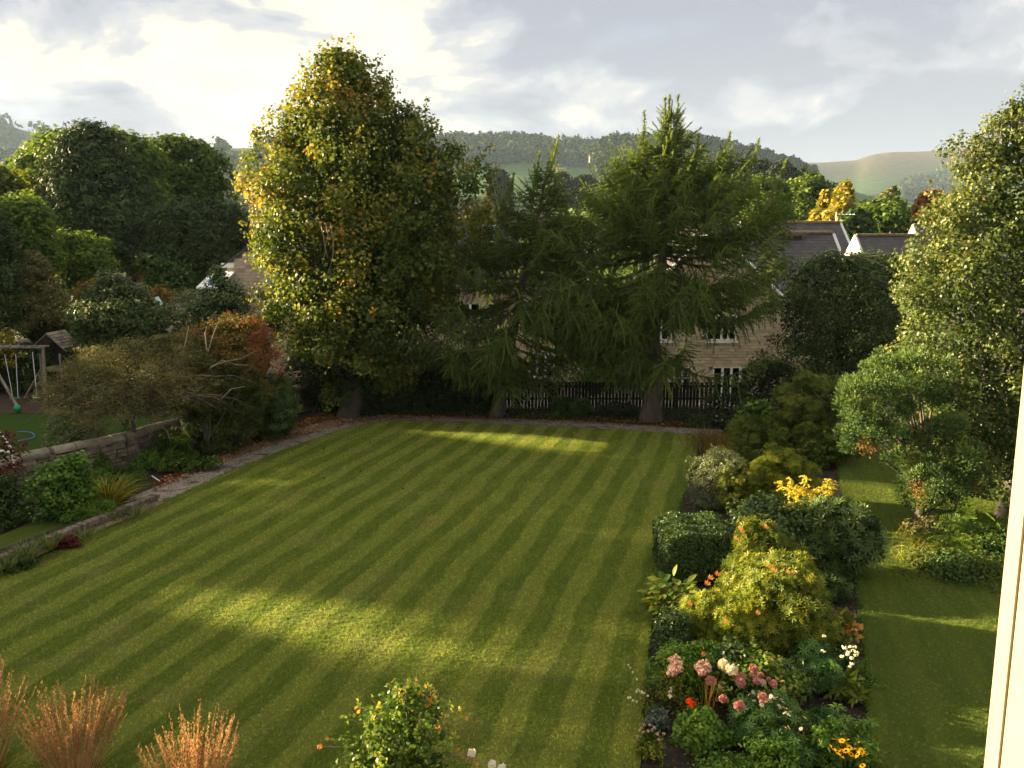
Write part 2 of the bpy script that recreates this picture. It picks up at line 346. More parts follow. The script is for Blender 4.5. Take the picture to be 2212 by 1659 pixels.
M_['fence'] = rough_mat('dark_fence_wood', [(.3, (.010, .009, .008)), (.7, (.028, .024, .020))], 4, 6, .9, .5, 20, (1, 1, .2), objvar=.3)
M_['wood'] = rough_mat('weathered_wood', [(.3, (.13, .105, .08)), (.7, (.33, .28, .22))], 4, 6, .9, .5, 20, (1, 1, .3), objvar=.3)
M_['palewood'] = rough_mat('pale_timber', flat3((.55, .42, .27), .2), 4, 6, .85, .3)
M_['brick'] = rough_mat('edging_brick', [(.25, (.085, .06, .048)), (.5, (.165, .118, .095)), (.75, (.28, .21, .175))], 8, 6, .95, .9, 40, objvar=.3)
M_['edge_stone'] = rough_mat('edging_pale_stone', [(.25, (.13, .10, .07)), (.5, (.26, .20, .12)), (.78, (.42, .32, .18))], 4, 6, .9, .6, 20, objvar=.7)
M_['redbrick'] = rough_mat('red_brick', flat3((.33, .075, .035), .3), 5, 5, .9, .4)
M_['cyan'] = rough_mat('pale_blue_sheet', flat3((.30, .46, .46), .15), 3, 3, .6, .2)
M_['blue'] = rough_mat('blue_panel', flat3((.10, .22, .55), .2), 3, 3, .4, .1)
M_['green_plastic'] = rough_mat('green_plastic', flat3((.03, .30, .10), .1), 3, 3, .4, .05)
M_['black_core'] = rough_mat('dead_leaf', [(.25, (.10, .022, .008)), (.5, (.22, .055, .02)), (.8, (.40, .17, .06))], 3, 3, .9, .2)

GREEN_D = [(0, (.014, .028, .010)), (.5, (.036, .066, .022)), (1, (.085, .13, .04))]
leafm = {
 'lime': leaf_mat('lime_leaf', [(0, (.022, .040, .012)), (.34, (.060, .090, .022)), (.60, (.105, .130, .030)), (.78, (.175, .165, .036)), (.90, (.28, .21, .045)), (1, (.30, .155, .035))], .36, .42, .4, 1.0, .33),
 'larch': leaf_mat('larch_needle', [(0, (.034, .058, .022)), (.5, (.090, .132, .045)), (1, (.20, .25, .085))], .35, .6, .2, .7, .4),
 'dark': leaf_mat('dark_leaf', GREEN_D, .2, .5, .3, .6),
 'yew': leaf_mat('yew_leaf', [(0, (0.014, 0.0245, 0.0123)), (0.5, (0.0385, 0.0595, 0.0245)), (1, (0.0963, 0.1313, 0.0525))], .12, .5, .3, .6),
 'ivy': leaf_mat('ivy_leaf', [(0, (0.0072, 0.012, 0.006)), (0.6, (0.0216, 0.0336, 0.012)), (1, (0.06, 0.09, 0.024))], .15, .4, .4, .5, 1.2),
 'mid': leaf_mat('mid_leaf', [(0, (0.0261, 0.0522, 0.0145)), (0.5, (0.0696, 0.1189, 0.0261)), (1, (0.1595, 0.2102, 0.0464))], .35, .5, .3, .7),
 'far': leaf_mat('far_leaf', [(0, (0.0234, 0.0442, 0.013)), (0.5, (0.065, 0.104, 0.0234)), (1, (0.156, 0.195, 0.039))], .3, .6, .2, .7, .15),
 'alder': leaf_mat('round_leaf', [(0, (.028, .048, .018)), (.5, (.078, .105, .036)), (.85, (.145, .16, .06)), (1, (.21, .20, .07))], .3, .32, .5, .6, .5),
 'juniper': leaf_mat('juniper_leaf', [(0, (.018, .038, .018)), (.4, (.050, .092, .040)), (.75, (.10, .15, .06)), (1, (.17, .20, .07))], .25, .6, .2, .4, .8),
 'pieris': leaf_mat('pieris_leaf', [(0, (0.0525, 0.0788, 0.0126)), (0.45, (0.1365, 0.1733, 0.021)), (0.85, (0.273, 0.273, 0.0315)), (1, (0.378, 0.3255, 0.0525))], .35, .4, .4, .5, 1.0),
 'pieris_g': leaf_mat('pieris_green_leaf', [(0, (.034, .052, .012)), (.45, (.095, .130, .022)), (.8, (.20, .21, .035)), (1, (.28, .26, .05))], .35, .4, .4, .5, 1.0),
 'laurel': leaf_mat('laurel_leaf', [(0, (.016, .034, .012)), (0.5, (.046, .080, .023)), (1, (.125, .165, .050))], .15, .25, .6, .5, 1.2),
 'box': leaf_mat('box_leaf', [(0, (.016, .032, .013)), (0.5, (.044, .078, .027)), (1, (.10, .145, .05))], .15, .3, .5, .3, 2.0),
 'silver': leaf_mat('silver_leaf', [(0, (.05, .065, .04)), (.5, (.12, .14, .09)), (1, (.27, .29, .21))], .25, .6, .3, .5, 1.0),
 'azalea': leaf_mat('azalea_leaf', [(0, (0.0325, 0.0525, 0.0125)), (0.5, (0.0875, 0.1187, 0.0225)), (1, (0.2, 0.2, 0.0375))], .3, .45, .3, .7, .9),
 'olive': leaf_mat('olive_twiggy_leaf', [(0, (0.049, 0.049, 0.0245)), (0.5, (0.1138, 0.1085, 0.056)), (1, (0.2188, 0.1925, 0.105))], .25, .6, .25, .6, .8),
 'maple': leaf_mat('turning_maple_leaf', [(0, (.036, .058, .02)), (.38, (.075, .085, .03)), (.58, (.17, .10, .035)), (.75, (.19, .05, .03)), (1, (.25, .035, .03))], .3, .5, .3, .3, .42),
 'bronze': leaf_mat('bronze_leaf', [(0, (.05, .05, .018)), (.5, (.13, .095, .03)), (1, (.26, .15, .05))], .3, .5, .3, .5),
 'redleaf': leaf_mat('dark_red_leaf', [(0, (.05, .012, .010)), (.5, (.13, .025, .018)), (1, (.32, .07, .035))], .35, .4, .4, .5, 2),
 'hedge': leaf_mat('hedge_leaf', [(0, (0.0264, 0.06, 0.012)), (0.5, (0.066, 0.132, 0.0216)), (1, (0.156, 0.24, 0.036))], .3, .5, .3, .5),
 'gold': leaf_mat('golden_birch_leaf', [(0, (.10, .095, .02)), (.5, (.24, .21, .045)), (1, (.42, .34, .08))], .35, .5, .3, .5, .3),
 'rust': leaf_mat('rust_leaf', [(0, (.09, .04, .018)), (.5, (.20, .095, .04)), (1, (.30, .16, .06))], .3, .6, .2, .5, .4),
 'daylily': leaf_mat('daylily_blade', [(0, (.03, .055, .012)), (.5, (.10, .125, .02)), (1, (.34, .26, .05))], .35, .5, .3, .4, 3),
 'iris': leaf_mat('iris_blade', [(0, (.04, .065, .03)), (.5, (.10, .13, .06)), (1, (.22, .24, .12))], .3, .5, .3, .4, 3),
 'reed': leaf_mat('reed_plume', [(0, (.15, .08, .055)), (.5, (.30, .165, .105)), (1, (.52, .33, .21))], .35, .6, .2, .5, 2),
 'reed_g': leaf_mat('reed_blade', [(0, (.04, .07, .012)), (.6, (.10, .13, .02)), (1, (.22, .16, .05))], .35, .5, .3, .5, 2),
 'rose': leaf_mat('rose_leaf', [(0, (0.0324, 0.0675, 0.0162)), (0.5, (0.0945, 0.1553, 0.027)), (0.85, (0.243, 0.297, 0.054)), (1, (0.54, 0.2025, 0.0675))], .38, .28, .6, .5, 2),
 'perennial': leaf_mat('perennial_leaf', [(0, (0.03, 0.0688, 0.015)), (0.5, (0.0813, 0.1625, 0.0275)), (1, (0.175, 0.2625, 0.05))], .35, .4, .4, .5, 2),
 'lupin': leaf_mat('lupin_leaf', [(0, (0.0286, 0.0715, 0.0286)), (0.5, (0.0715, 0.1495, 0.0585)), (1, (0.156, 0.26, 0.091))], .3, .5, .3, .5, 2),
 'fescue': leaf_mat('blue_fescue_blade', [(0, (.08, .11, .09)), (1, (.22, .27, .23))], .2, .6, .2, .3),
 'bronzed_sword': leaf_mat('sword_leaf', [(0, (.06, .09, .02)), (.5, (.22, .14, .04)), (1, (.38, .20, .07))], .3, .4, .4, .4, 3),
 'orange_tip': leaf_mat('orange_tipped_leaf', [(0, (.07, .10, .02)), (.5, (.19, .19, .04)), (1, (.50, .19, .06))], .35, .35, .5, .6, 2.5),
 'goldenrod': leaf_mat('goldenrod_flower', [(0, (.36, .30, .05)), (1, (.56, .47, .10))], .3, .7, .1, .3),
 'redtip': leaf_mat('red_new_growth', [(0, (.42, .13, .07)), (1, (.55, .28, .12))], .35, .5, .3, .2),
 'pink': leaf_mat('pink_petal', [(0, (.42, .20, .18)), (.5, (.58, .36, .32)), (1, (.70, .56, .50))], .3, .6, .2, .3, 3),
 'deep_pink': leaf_mat('deep_pink_petal', [(0, (.36, .12, .12)), (.5, (.50, .20, .19)), (1, (.62, .36, .32))], .3, .6, .2, .3, 3),
 'cream_petal': leaf_mat('cream_petal', [(0, (.62, .52, .36)), (1, (.78, .72, .58))], .3, .6, .2, .2),
 'white_petal': leaf_mat('white_petal', [(0, (.66, .64, .56)), (1, (.80, .79, .74))], .3, .6, .2, .2),
 'yellow_petal': leaf_mat('yellow_petal', [(0, (.66, .28, .01)), (1, (.78, .42, .02))], .3, .6, .2, .2),
 'red_petal': leaf_mat('red_petal', [(0, (.55, .035, .01)), (1, (.72, .09, .02))], .3, .6, .2, .2),
 'wood_hill': leaf_mat('hill_wood_leaf', [(0, (.012, .020, .010)), (.5, (.026, .038, .016)), (1, (.058, .066, .026))], .1, .8, .1, .5, .02),
 'moor': None}

# ------------------------------------------------------------------ foliage builders
def profile(rows, Y0, zmin=0.0):
    """rows: (py, xl, xr) top to bottom on the plane Y=Y0 -> arrays z, cx, rx ascending in z"""
    out = []
    for py, xl, xr in rows:
        a, b = A(xl, py, Y0), A(xr, py, Y0); out.append((max(a[2], zmin), (a[0] + b[0]) / 2, abs(b[0] - a[0]) / 2))
    out.sort(); return np.array(out)
def crown_leaves(prof, Y0, depth, nc, k, R, shell=.3, squash=.75, droop=0.0, up=.5, lump=.12, gap=0.0, keepR=0.25, front=.45, core=.22):
    nc = max(8, int(nc * .8))
    z = prof[:, 0]; w = np.maximum(prof[:, 2], .05)
    zs = np.linspace(z[0], z[-1], 200); ws = np.interp(zs, z, w); cdf = np.cumsum(ws + .15 * ws.max() * (zs > z[-1] - R)); cdf /= cdf[-1]
    u = rng.random(nc); zc = np.interp(u, cdf, zs)
    th = rng.random(nc) * 2 * math.pi
    if front: flip = (np.sin(th) > 0) & (rng.random(nc) < front); th = np.where(flip, -th, th)
    cx = np.interp(zc, z, prof[:, 1]); rx = np.interp(zc, z, w)
    slope = (np.interp(zc + .3, z, w) - np.interp(zc - .3, z, w)) / .6
    ph = rng.random(4) * 6.28; H = max(z[-1] - z[0], .1)
    lum = 1 + lump * (np.sin(3 * th + ph[0] + 4 * zc / H) + .7 * np.sin(5 * th + ph[1] - 9 * zc / H)) * .7
    f = (1 - shell * rng.random(nc) ** 1.4) * lum
    rr = np.maximum(rx * f - R * keepR, rx * .12)
    c = np.stack([cx + rr * np.cos(th), Y0 + rr * depth * np.sin(th), zc], 1)
    no = unit(np.stack([np.cos(th), np.sin(th), -slope * .8 + .15], 1))
    Rc = R * (.6 + .7 * rng.random(nc)); ct = rng.random(nc)
    ctop = np.clip((zc - z[0]) / H, 0, 1)
    n = nc * k; ci = np.repeat(np.arange(nc), k)
    d = unit(unit(rng.normal(size=(n, 3))) + no[ci] * .55)
    r = Rc[ci] * (.45 + .6 * rng.random(n))
    pos = c[ci] + d * r[:, None] * np.array([1, 1, squash]); pos[:, 2] -= droop * r * rng.random(n)
    nr = unit(d * .7 + np.array([0, 0, up]) + unit(rng.normal(size=(n, 3))) * .65)
    tint = .42 * ct[ci] + .40 * rng.random(n) + .10 * (d[:, 2] > .2) + .55 * (r / Rc[ci] - .72)  # clump tips and upper sides paler, standing in for light on them
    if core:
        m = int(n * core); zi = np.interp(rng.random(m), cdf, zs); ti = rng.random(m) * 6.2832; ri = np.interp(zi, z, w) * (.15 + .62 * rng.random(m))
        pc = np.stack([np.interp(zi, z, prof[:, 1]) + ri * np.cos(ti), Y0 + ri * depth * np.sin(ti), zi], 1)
        pos = np.concatenate([pos, pc]); nr = np.concatenate([nr, unit(rng.normal(size=(m, 3)))]); tint = np.concatenate([tint, rng.random(m) * .25])  # core leaves darker: shade inside the crown put into the colour
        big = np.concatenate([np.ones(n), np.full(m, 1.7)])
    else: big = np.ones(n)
    return pos, nr, tint, big, c
def foliage(name, parent, mat, tmpl, size, pos, nr, tint, big, kind='stuff', cut=None, zmin=.02):
    keep = pos[:, 2] > zmin
    if cut is not None: keep &= cut(pos)
    pos, nr, tint, big = pos[keep], nr[keep], tint[keep], big[keep]
    V, Fc = scatter(tmpl, pos, nr, size * big * (.7 + .6 * rng.random(len(pos))))
    V[:, 2] = np.maximum(V[:, 2], zmin * .5)
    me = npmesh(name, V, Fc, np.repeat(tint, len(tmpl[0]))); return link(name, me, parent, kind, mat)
def limbs(parent, base, targets, mat, r0=.08, start=.35, name='limb', n=5):
    top = np.array(targets); tip = np.median(top, axis=0)
    for t in top:
        s = start + (1 - start) * .5 * rng.random(); p0 = np.array([base[0], base[1], base[2] + (t[2] - base[2]) * s * .8])
        mid = (p0 + t) / 2 + rng.normal(size=3) * .12 * np.linalg.norm(t - p0) * .5 + np.array([0, 0, -.05])
        pts = np.array([p0, p0 * .6 + mid * .4, mid, mid * .45 + t * .55, t]); V, Fq = tube_np(pts, np.array([1, .85, .65, .4, .12]) * r0, n)
        link(name, npmesh(name, V, Fq, smooth=True), parent, None, mat)
def trunk(parent, base, top, r, mat, name='trunk', flare=1.6, lean=0.0, n=10):
    base = np.array(base, float); top = np.array(top, float); k = 9
    t = np.linspace(0, 1, k)[:, None] ** 1.3; pts = base + (top - base) * t; pts[1:-1, :2] += rng.normal(size=(k - 2, 2)) * r * .18
    pts[0, 2] -= .12
    rad = r * (1 - .93 * t[:, 0]); rad[0] *= flare; rad[1] *= 1 + (flare - 1) * .25
    V, Fq = tube_np(pts, rad, n); return link(name, npmesh(name, V, Fq, smooth=True), parent, None, mat)
def bush(name, label, cat, base, rows, mat, tmpl=LEAF, size=.06, nc=60, k=40, R=.3, tintf=None, depth=.9, Y=None, group=None, trunk_r=.04, nl=5,
         bark='bark', zb=0.0, fname='foliage', stem='stem', zmin=.02, cut=None, cuty=None, **kw):
    p = G(*base, zb); Y0 = p[1] if Y is None else Y
    if Y is not None: p = A(base[0], base[1], Y); p[2] = zb
    pr = profile(rows, Y0, zb + .03)
    rt = root(name, (p[0], Y0, zb), label, cat, group)
    pos, nr, ti, bg, c = crown_leaves(pr, Y0, depth, nc, k, R, **kw)
    if tintf is not None: ti = tintf(pos, ti)
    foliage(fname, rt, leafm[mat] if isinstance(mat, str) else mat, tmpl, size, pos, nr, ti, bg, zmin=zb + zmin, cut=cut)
    if nl:
        hi = c[rng.choice(len(c), nl, replace=len(c) < nl)]
        limbs(rt, (p[0], Y0, zb - .05), hi, M_[bark], trunk_r * .7, .05, stem, 4)
    return rt, pr, c
def tree(name, label, base, rows, mat, tmpl=LEAF, size=.12, nc=200, k=60, R=.6, depth=.9, Y=None, zb=0.0, tr=.25, nl=8, bark='bark', group=None, ttop=.8, cat='tree', **kw):
    p = A(base[0], base[1], Y) if Y is not None else G(*base, zb)
    Y0 = p[1]; pr = profile(rows, Y0, zb + .1); rt = root(name, (p[0], Y0, zb), label, cat, group)
    cut = kw.pop('cut', None)
    pos, nr, ti, bg, c = crown_leaves(pr, Y0, depth, nc, k, R, **kw)
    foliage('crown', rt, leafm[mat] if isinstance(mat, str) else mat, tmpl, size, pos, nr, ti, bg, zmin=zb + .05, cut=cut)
    zt = zb + (pr[-1, 0] - zb) * ttop
    trunk(rt, (p[0], Y0, zb), (np.interp(zt, pr[:, 0], pr[:, 1]), Y0, zt), tr, M_[bark])
    if nl:
        cand = c[c[:, 2] > zb + .25 * (pr[-1, 0] - zb)]
        if len(cand) == 0: cand = c
        limbs(rt, (p[0], Y0, zb), cand[rng.choice(len(cand), nl, replace=len(cand) < nl)], M_[bark], tr * .32)
    return rt, pr, c
def inpoly(x, y, poly):
    poly = np.asarray(poly); r = np.zeros(len(x), bool); j = len(poly) - 1
    for i in range(len(poly)):
        xi, yi = poly[i]; xj, yj = poly[j]
        c = ((yi > y) != (yj > y)) & (x < (xj - xi) * (y - yi) / (yj - yi + 1e-12) + xi); r ^= c; j = i
    return r
def strands(pos, ydir, length, width, bend=.35, seg=3):
    """arching blades: pos (n,3) ydir (n,3)"""
    t = blade_t(width, 0, seg); n = len(pos); y = unit(ydir)
    out = unit(np.stack([y[:, 0], y[:, 1], np.zeros(n)], 1) + 1e-3); V = []
    x = unit(np.cross(y, unit(rng.normal(size=(n, 3)))))
    L_ = np.broadcast_to(np.asarray(length, float), (n,))
    for vx, vt, _ in t[0]:
        V.append(pos + y * (L_ * vt)[:, None] + np.array([0, 0, -1.0]) * (bend * L_ * vt * vt)[:, None] + out * (bend * .4 * L_ * vt * vt)[:, None] + x * vx)
    V = np.stack(V, 1).reshape(-1, 3); Fc = (t[1][None] + (np.arange(n) * len(t[0]))[:, None, None]).reshape(-1, 4)
    return V, Fc, len(t[0])

def gp(*pts): return [tuple(G(*p)[:2]) for p in pts]
def shadow_xy(p, z=0.0):
    t = (p[:, 2] - z) / SUND[2]; return p[:, 0] - SUND[0] * t, p[:, 1] - SUND[1] * t
LIT = [gp((366, 1297), (430, 1266), (528, 1264), (600, 1285), (694, 1306), (833, 1332), (990, 1335), (1180, 1376), (1400, 1430), (1392, 1500), (1378, 1700), (1130, 1720), (1040, 1659), (900, 1560), (833, 1482), (764, 1449), (639, 1408), (590, 1380), (486, 1358), (389, 1331)),
       gp((545, 1085), (612, 1005), (640, 1005), (605, 1062), (575, 1092)), gp((905, 926), (1000, 932), (1150, 938), (1320, 960), (1300, 976), (1150, 970), (1060, 955), (930, 944))]
LITB = gp((515, 1100), (598, 985), (668, 985), (622, 1078), (580, 1110))
THIN = gp((1100, 1448), (1400, 1468), (1378, 1720), (1020, 1720), (960, 1560))
DARK = [gp((900, 1362), (1000, 1372), (1150, 1396), (1400, 1440), (1400, 1462), (1150, 1418), (1000, 1388), (900, 1374))]
BEDLIT = [tuple(G(x, y, .9)[:2]) for x, y in ((1355, 1120), (1480, 950), (1870, 920), (1865, 1250), (1850, 1850), (1330, 1850))]
def gap_cut(polys, jit=.12):
    """leaves that would stand in the way of the low sun on these lawn patches are left out (gaps in the crowns)"""
    def f(pos):
        k = np.zeros(len(pos), bool)
        for dx in (-jit, jit):
            for dy in (-jit, jit):
                x, y = shadow_xy(pos + np.array([dx, dy, 0]))
                for q in polys: k |= inpoly(x, y, q)
        return ~k
    return f
# ------------------------------------------------------------------ the ground
def gz(x, y):
    """height of the ground beyond the garden"""
    x = np.asarray(x, float); y = np.asarray(y, float)
    s = lambda a, b, v: np.clip((v - a) / (b - a), 0, 1) ** 2 * (3 - 2 * np.clip((v - a) / (b - a), 0, 1))
    z = -.12 - .45 * s(37.2, 40, y) - 1.0 * s(40, 47, y) - 8 * s(75, 170, y) - 10 * s(170, 420, y)
    return z
def ground():
    ys = np.concatenate([np.linspace(-30, 36, 12), np.linspace(37, 48, 12), np.linspace(52, 100, 13), np.geomspace(110, 9000, 40)])
    xs = np.concatenate([-np.geomspace(7000, 60, 22), np.linspace(-50, 50, 21), np.geomspace(60, 7000, 22)])
    Xg, Yg = np.meshgrid(xs, ys); V = np.stack([Xg, Yg, gz(Xg, Yg)], 2).reshape(-1, 3); w = len(xs)
    i = np.arange(len(ys) - 1)[:, None] * w + np.arange(w - 1)[None]; i = i.ravel()
    link('ground', npmesh('ground', V, np.stack([i, i + 1, i + w + 1, i + w], 1), smooth=True), None, 'structure', M_['meadow'])
ground()
def sheet(name, poly, z, mat, thick=0.0, kind='structure'):
    b = MB()
    if thick: b.prism(poly, z - thick, z)
    else: b.add([(p[0], p[1], z) for p in poly], [tuple(range(len(poly)))])
    o = b.build(name, mat, None, kind); return o

def wobble(poly, step=.25, amp=.03, closed=True):
    out = []; n = len(poly)
    for i in range(n):
        a = np.array(poly[i]); b = np.array(poly[(i + 1) % n]); m = max(1, int(np.linalg.norm(b - a) / step))
        for q in range(m):
            p = a + (b - a) * q / m; out.append(tuple(p + (rng.normal(size=2) * amp if q else 0)))
    return out
lawn_edge_left = gp((340, 1091), (500, 1017), (620, 970), (740, 928), (800, 915), (860, 909))
lawn_edge_back = gp((1000, 914), (1200, 922), (1400, 932), (1508, 941))
lawn_edge_right = gp((1500, 1000), (1470, 1080), (1440, 1180), (1428, 1260), (1405, 1350), (1396, 1440), (1385, 1640))
LAWN = [(-13.6, 5), (-13.0, 11), (-12.0, 17.2)] + lawn_edge_left + lawn_edge_back + lawn_edge_right + [(1.75, 10.9), (1.6, 5)]
sheet('lawn', wobble(LAWN[::-1], .3, .015), 0.0, M_['lawn'], .10)
BED_R = gp((1800, 955), (1830, 1100), (1852, 1250), (1870, 1400), (1886, 1659))
SIDE = [BED_R[0]] + [(24, 31.5), (24, 5), (5.0, 5)] + BED_R[::-1][:-1]
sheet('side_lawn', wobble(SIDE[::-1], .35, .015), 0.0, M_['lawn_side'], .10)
BED = [(9.5, 33.2)] + gp((1508, 941)) + lawn_edge_right + [(1.75, 10.9), (1.6, 5), (5.0, 5)] + BED_R[::-1]
sheet('flower_bed_soil', [tuple(p) for p in BED], -.055, M_['soil'])
PATH_OUT = gp((40, 1195), (130, 1132), (240, 1092), (330, 1052), (480, 982), (600, 938), (700, 908), (800, 895), (1000, 899), (1250, 908), (1560, 927))
PATH = [(-11.0, 22.0)] + lawn_edge_left + lawn_edge_back + gp((1560, 944)) + PATH_OUT[::-1]
sheet('gravel_path', wobble(PATH, .4, .03), -.03, M_['gravel'])
sheet('border_soil', [(-14.6, 12), (-13.4, 12)] + gp((0, 1235), (60, 1195)) + PATH_OUT[1:8] + [(-6, 37.5), (-9.6, 37.5), (-14.3, 24.5)], -.06, M_['soil'])
sheet('back_soil', [PATH_OUT[7], PATH_OUT[8], PATH_OUT[9], PATH_OUT[10], (16, 34), (16, 38), (-7, 38)], -.065, M_['soil'])
sheet('house_border_soil', [(-13, 5), (1.6, 5), (1.7, 10.6), (-13, 10.6)], .012, M_['soil'])
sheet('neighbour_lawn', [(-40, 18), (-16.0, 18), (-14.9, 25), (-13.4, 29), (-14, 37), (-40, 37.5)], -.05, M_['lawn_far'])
sheet('play_bark_area', [(-40, 37.4), (-12, 37), (-12, 43.5), (-40, 43.5)], -.035, rough_mat('bark_chips', [(.3, (.03, .018, .012)), (.7, (.10, .06, .04))], 12, 6, .95, .8, 40))
def grass_cover(name, label, poly, dens, mat, ymax=99, z=0.002, seed=1):
    poly = [p for p in poly]
    me = bpy.data.meshes.new(name); me.from_pydata([(p[0], p[1], z) for p in poly], [], [tuple(range(len(poly)))]); me.update()
    o = link(name, me, None, 'stuff', mat); tag(o, label, 'grass')
    tv = []; tf = []
    for q in range(9):
        a = rng.random() * 6.28; l = .028 + .03 * rng.random(); w = .0035; le = .35 + .6 * rng.random(); dx, dy = math.cos(a), math.sin(a); bx, by = rng.normal() * .018, rng.normal() * .018; b = len(tv)
        tv += [(bx - dy * w, by + dx * w, 0), (bx + dy * w, by - dx * w, 0), (bx + dx * l * le, by + dy * l * le, l)]; tf.append((b, b + 1, b + 2))
    tm = bpy.data.meshes.new('grass_tuft'); tm.from_pydata(tv, [], tf); tm.materials.append(mat)
    to = bpy.data.objects.new('grass_tuft', tm); SC.collection.objects.link(to); to.parent = o; to.location = (2.0, 9.0, .002)
    ng = bpy.data.node_groups.new('grass_cover', 'GeometryNodeTree'); ng.interface.new_socket('Geometry', in_out='INPUT', socket_type='NodeSocketGeometry'); ng.interface.new_socket('Geometry', in_out='OUTPUT', socket_type='NodeSocketGeometry')
    N = ng.nodes; L = ng.links; gi = N.new('NodeGroupInput'); go = N.new('NodeGroupOutput')
    tri = N.new('GeometryNodeTriangulate'); d = N.new('GeometryNodeDistributePointsOnFaces'); d.inputs['Density'].default_value = dens; d.inputs['Seed'].default_value = seed
    ob = N.new('GeometryNodeObjectInfo'); ob.inputs['Object'].default_value = to; ob.inputs['As Instance'].default_value = True
    rv = N.new('FunctionNodeRandomValue'); rv.data_type = 'FLOAT_VECTOR'; rv.inputs['Min'].default_value = (-.25, -.25, 0); rv.inputs['Max'].default_value = (.25, .25, 6.28)
    rs = N.new('FunctionNodeRandomValue'); rs.data_type = 'FLOAT'; rs.inputs[2].default_value = .45; rs.inputs[3].default_value = 1.0
    ip = N.new('GeometryNodeInstanceOnPoints')
    L.new(gi.outputs[0], tri.inputs[0]); L.new(tri.outputs[0], d.inputs['Mesh']); L.new(d.outputs['Points'], ip.inputs['Points']); L.new(ob.outputs['Geometry'], ip.inputs['Instance'])
    L.new(rv.outputs['Value'], ip.inputs['Rotation']); L.new(rs.outputs[1], ip.inputs['Scale'])
    L.new(ip.outputs[0], go.inputs[0]); md = o.modifiers.new('grass', 'NODES'); md.node_group = ng
grass_cover('grass', 'short striped blades of the mown lawn', [p for p in LAWN[::-1] if True], 420, M_['blades'])
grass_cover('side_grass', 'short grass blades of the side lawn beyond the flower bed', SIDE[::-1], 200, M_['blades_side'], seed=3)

# ------------------------------------------------------------------ hills and far country
def hill_mat(name, zones, rough=.95, scale=.004):
    m, nt, N, L = new_mat(name); tc = N.new('ShaderNodeTexCoord')
    sep = N.new('ShaderNodeSeparateXYZ'); L.new(tc.outputs['Object'], sep.inputs[0])
    no = N.new('ShaderNodeTexNoise'); no.inputs['Scale'].default_value = scale; no.inputs['Detail'].default_value = 8; no.inputs['Roughness'].default_value = .6
    L.new(tc.outputs['Object'], no.inputs['Vector'])
    zmax = zones[-1][0]
    a = N.new('ShaderNodeMath'); a.operation = 'MULTIPLY_ADD'; L.new(no.outputs['Fac'], a.inputs[0]); a.inputs[1].default_value = zmax * .35; a.inputs[2].default_value = -zmax * .175
    b = N.new('ShaderNodeMath'); b.operation = 'ADD'; L.new(a.outputs[0], b.inputs[0]); L.new(sep.outputs[2], b.inputs[1])
    c = N.new('ShaderNodeMath'); c.operation = 'DIVIDE'; L.new(b.outputs[0], c.inputs[0]); c.inputs[1].default_value = zmax
    r = ramp_node(N, [(max(0, z / zmax), col) for z, col in zones]); L.new(c.outputs[0], r.inputs[0])
    n2 = N.new('ShaderNodeTexNoise'); n2.inputs['Scale'].default_value = scale * 12; n2.inputs['Detail'].default_value = 8; L.new(tc.outputs['Object'], n2.inputs['Vector'])
    mx = N.new('ShaderNodeMix'); mx.data_type = 'RGBA'; mx.blend_type = 'MULTIPLY'; mx.inputs[0].default_value = 1
    r2 = ramp_node(N, [(.3, (.65, .65, .65)), (.7, (1.25, 1.25, 1.2))]); L.new(n2.outputs['Fac'], r2.inputs[0])
    L.new(r.outputs[0], mx.inputs[6]); L.new(r2.outputs[0], mx.inputs[7])
    p = N.new('ShaderNodeBsdfPrincipled'); p.inputs['Roughness'].default_value = rough; p.inputs['Specular IOR Level'].default_value = .1; L.new(mx.outputs[2], p.inputs['Base Color'])
    o = N.new('ShaderNodeOutputMaterial'); L.new(p.outputs[0], o.inputs[0]); return m
def hill(name, ridge, R, Rf, mat, zf=-21, pw=1.3, depthk=1.0, bumps=4.0):
    rx = np.array([r[0] for r in ridge], float); ry = np.array([r[1] for r in ridge], float)
    cols = np.linspace(rx[0], rx[-1], 120); nt_ = 26; V = []
    ph = rng.random(6) * 6
    surf = {}
    for ci, px in enumerate(cols):
        py = np.interp(px, rx, ry); top = A(px, py, R)
        for ti in range(nt_):
            if ti < 20:
                t = ti / 19; Yd = Rf + (R - Rf) * t; s = t ** pw; z = zf + (top[2] - zf) * (s * .75 + .25 * (3 * t * t - 2 * t ** 3))
                z += bumps * math.sin(t * math.pi) * (math.sin(px * .011 + ph[0] + t * 5) + math.sin(px * .023 + ph[1] - t * 7) * .6)
            else:
                t = (ti - 19) / 6; Yd = R + (R * .35) * t; z = top[2] - (top[2] - zf) * t * t
            V.append((top[0] / R * Yd, Yd, z))
    V = np.array(V); i = (np.arange(119)[:, None] * nt_ + np.arange(nt_ - 1)[None]).ravel()
    link(name, npmesh(name, V, np.stack([i, i + nt_, i + nt_ + 1, i + 1], 1), smooth=True), None, 'structure', mat)
    grid = V.reshape(120, nt_, 3)
    def at(px, t):
        c = np.clip((px - cols[0]) / (cols[-1] - cols[0]) * 119, 0, 118.999); r = np.clip(t * 19, 0, 18.999)
        c0 = c.astype(int); r0 = r.astype(int); fc = (c - c0)[:, None]; fr = (r - r0)[:, None]
        return (grid[c0, r0] * (1 - fc) * (1 - fr) + grid[c0 + 1, r0] * fc * (1 - fr) + grid[c0, r0 + 1] * (1 - fc) * fr + grid[c0 + 1, r0 + 1] * fc * fr)
    return at
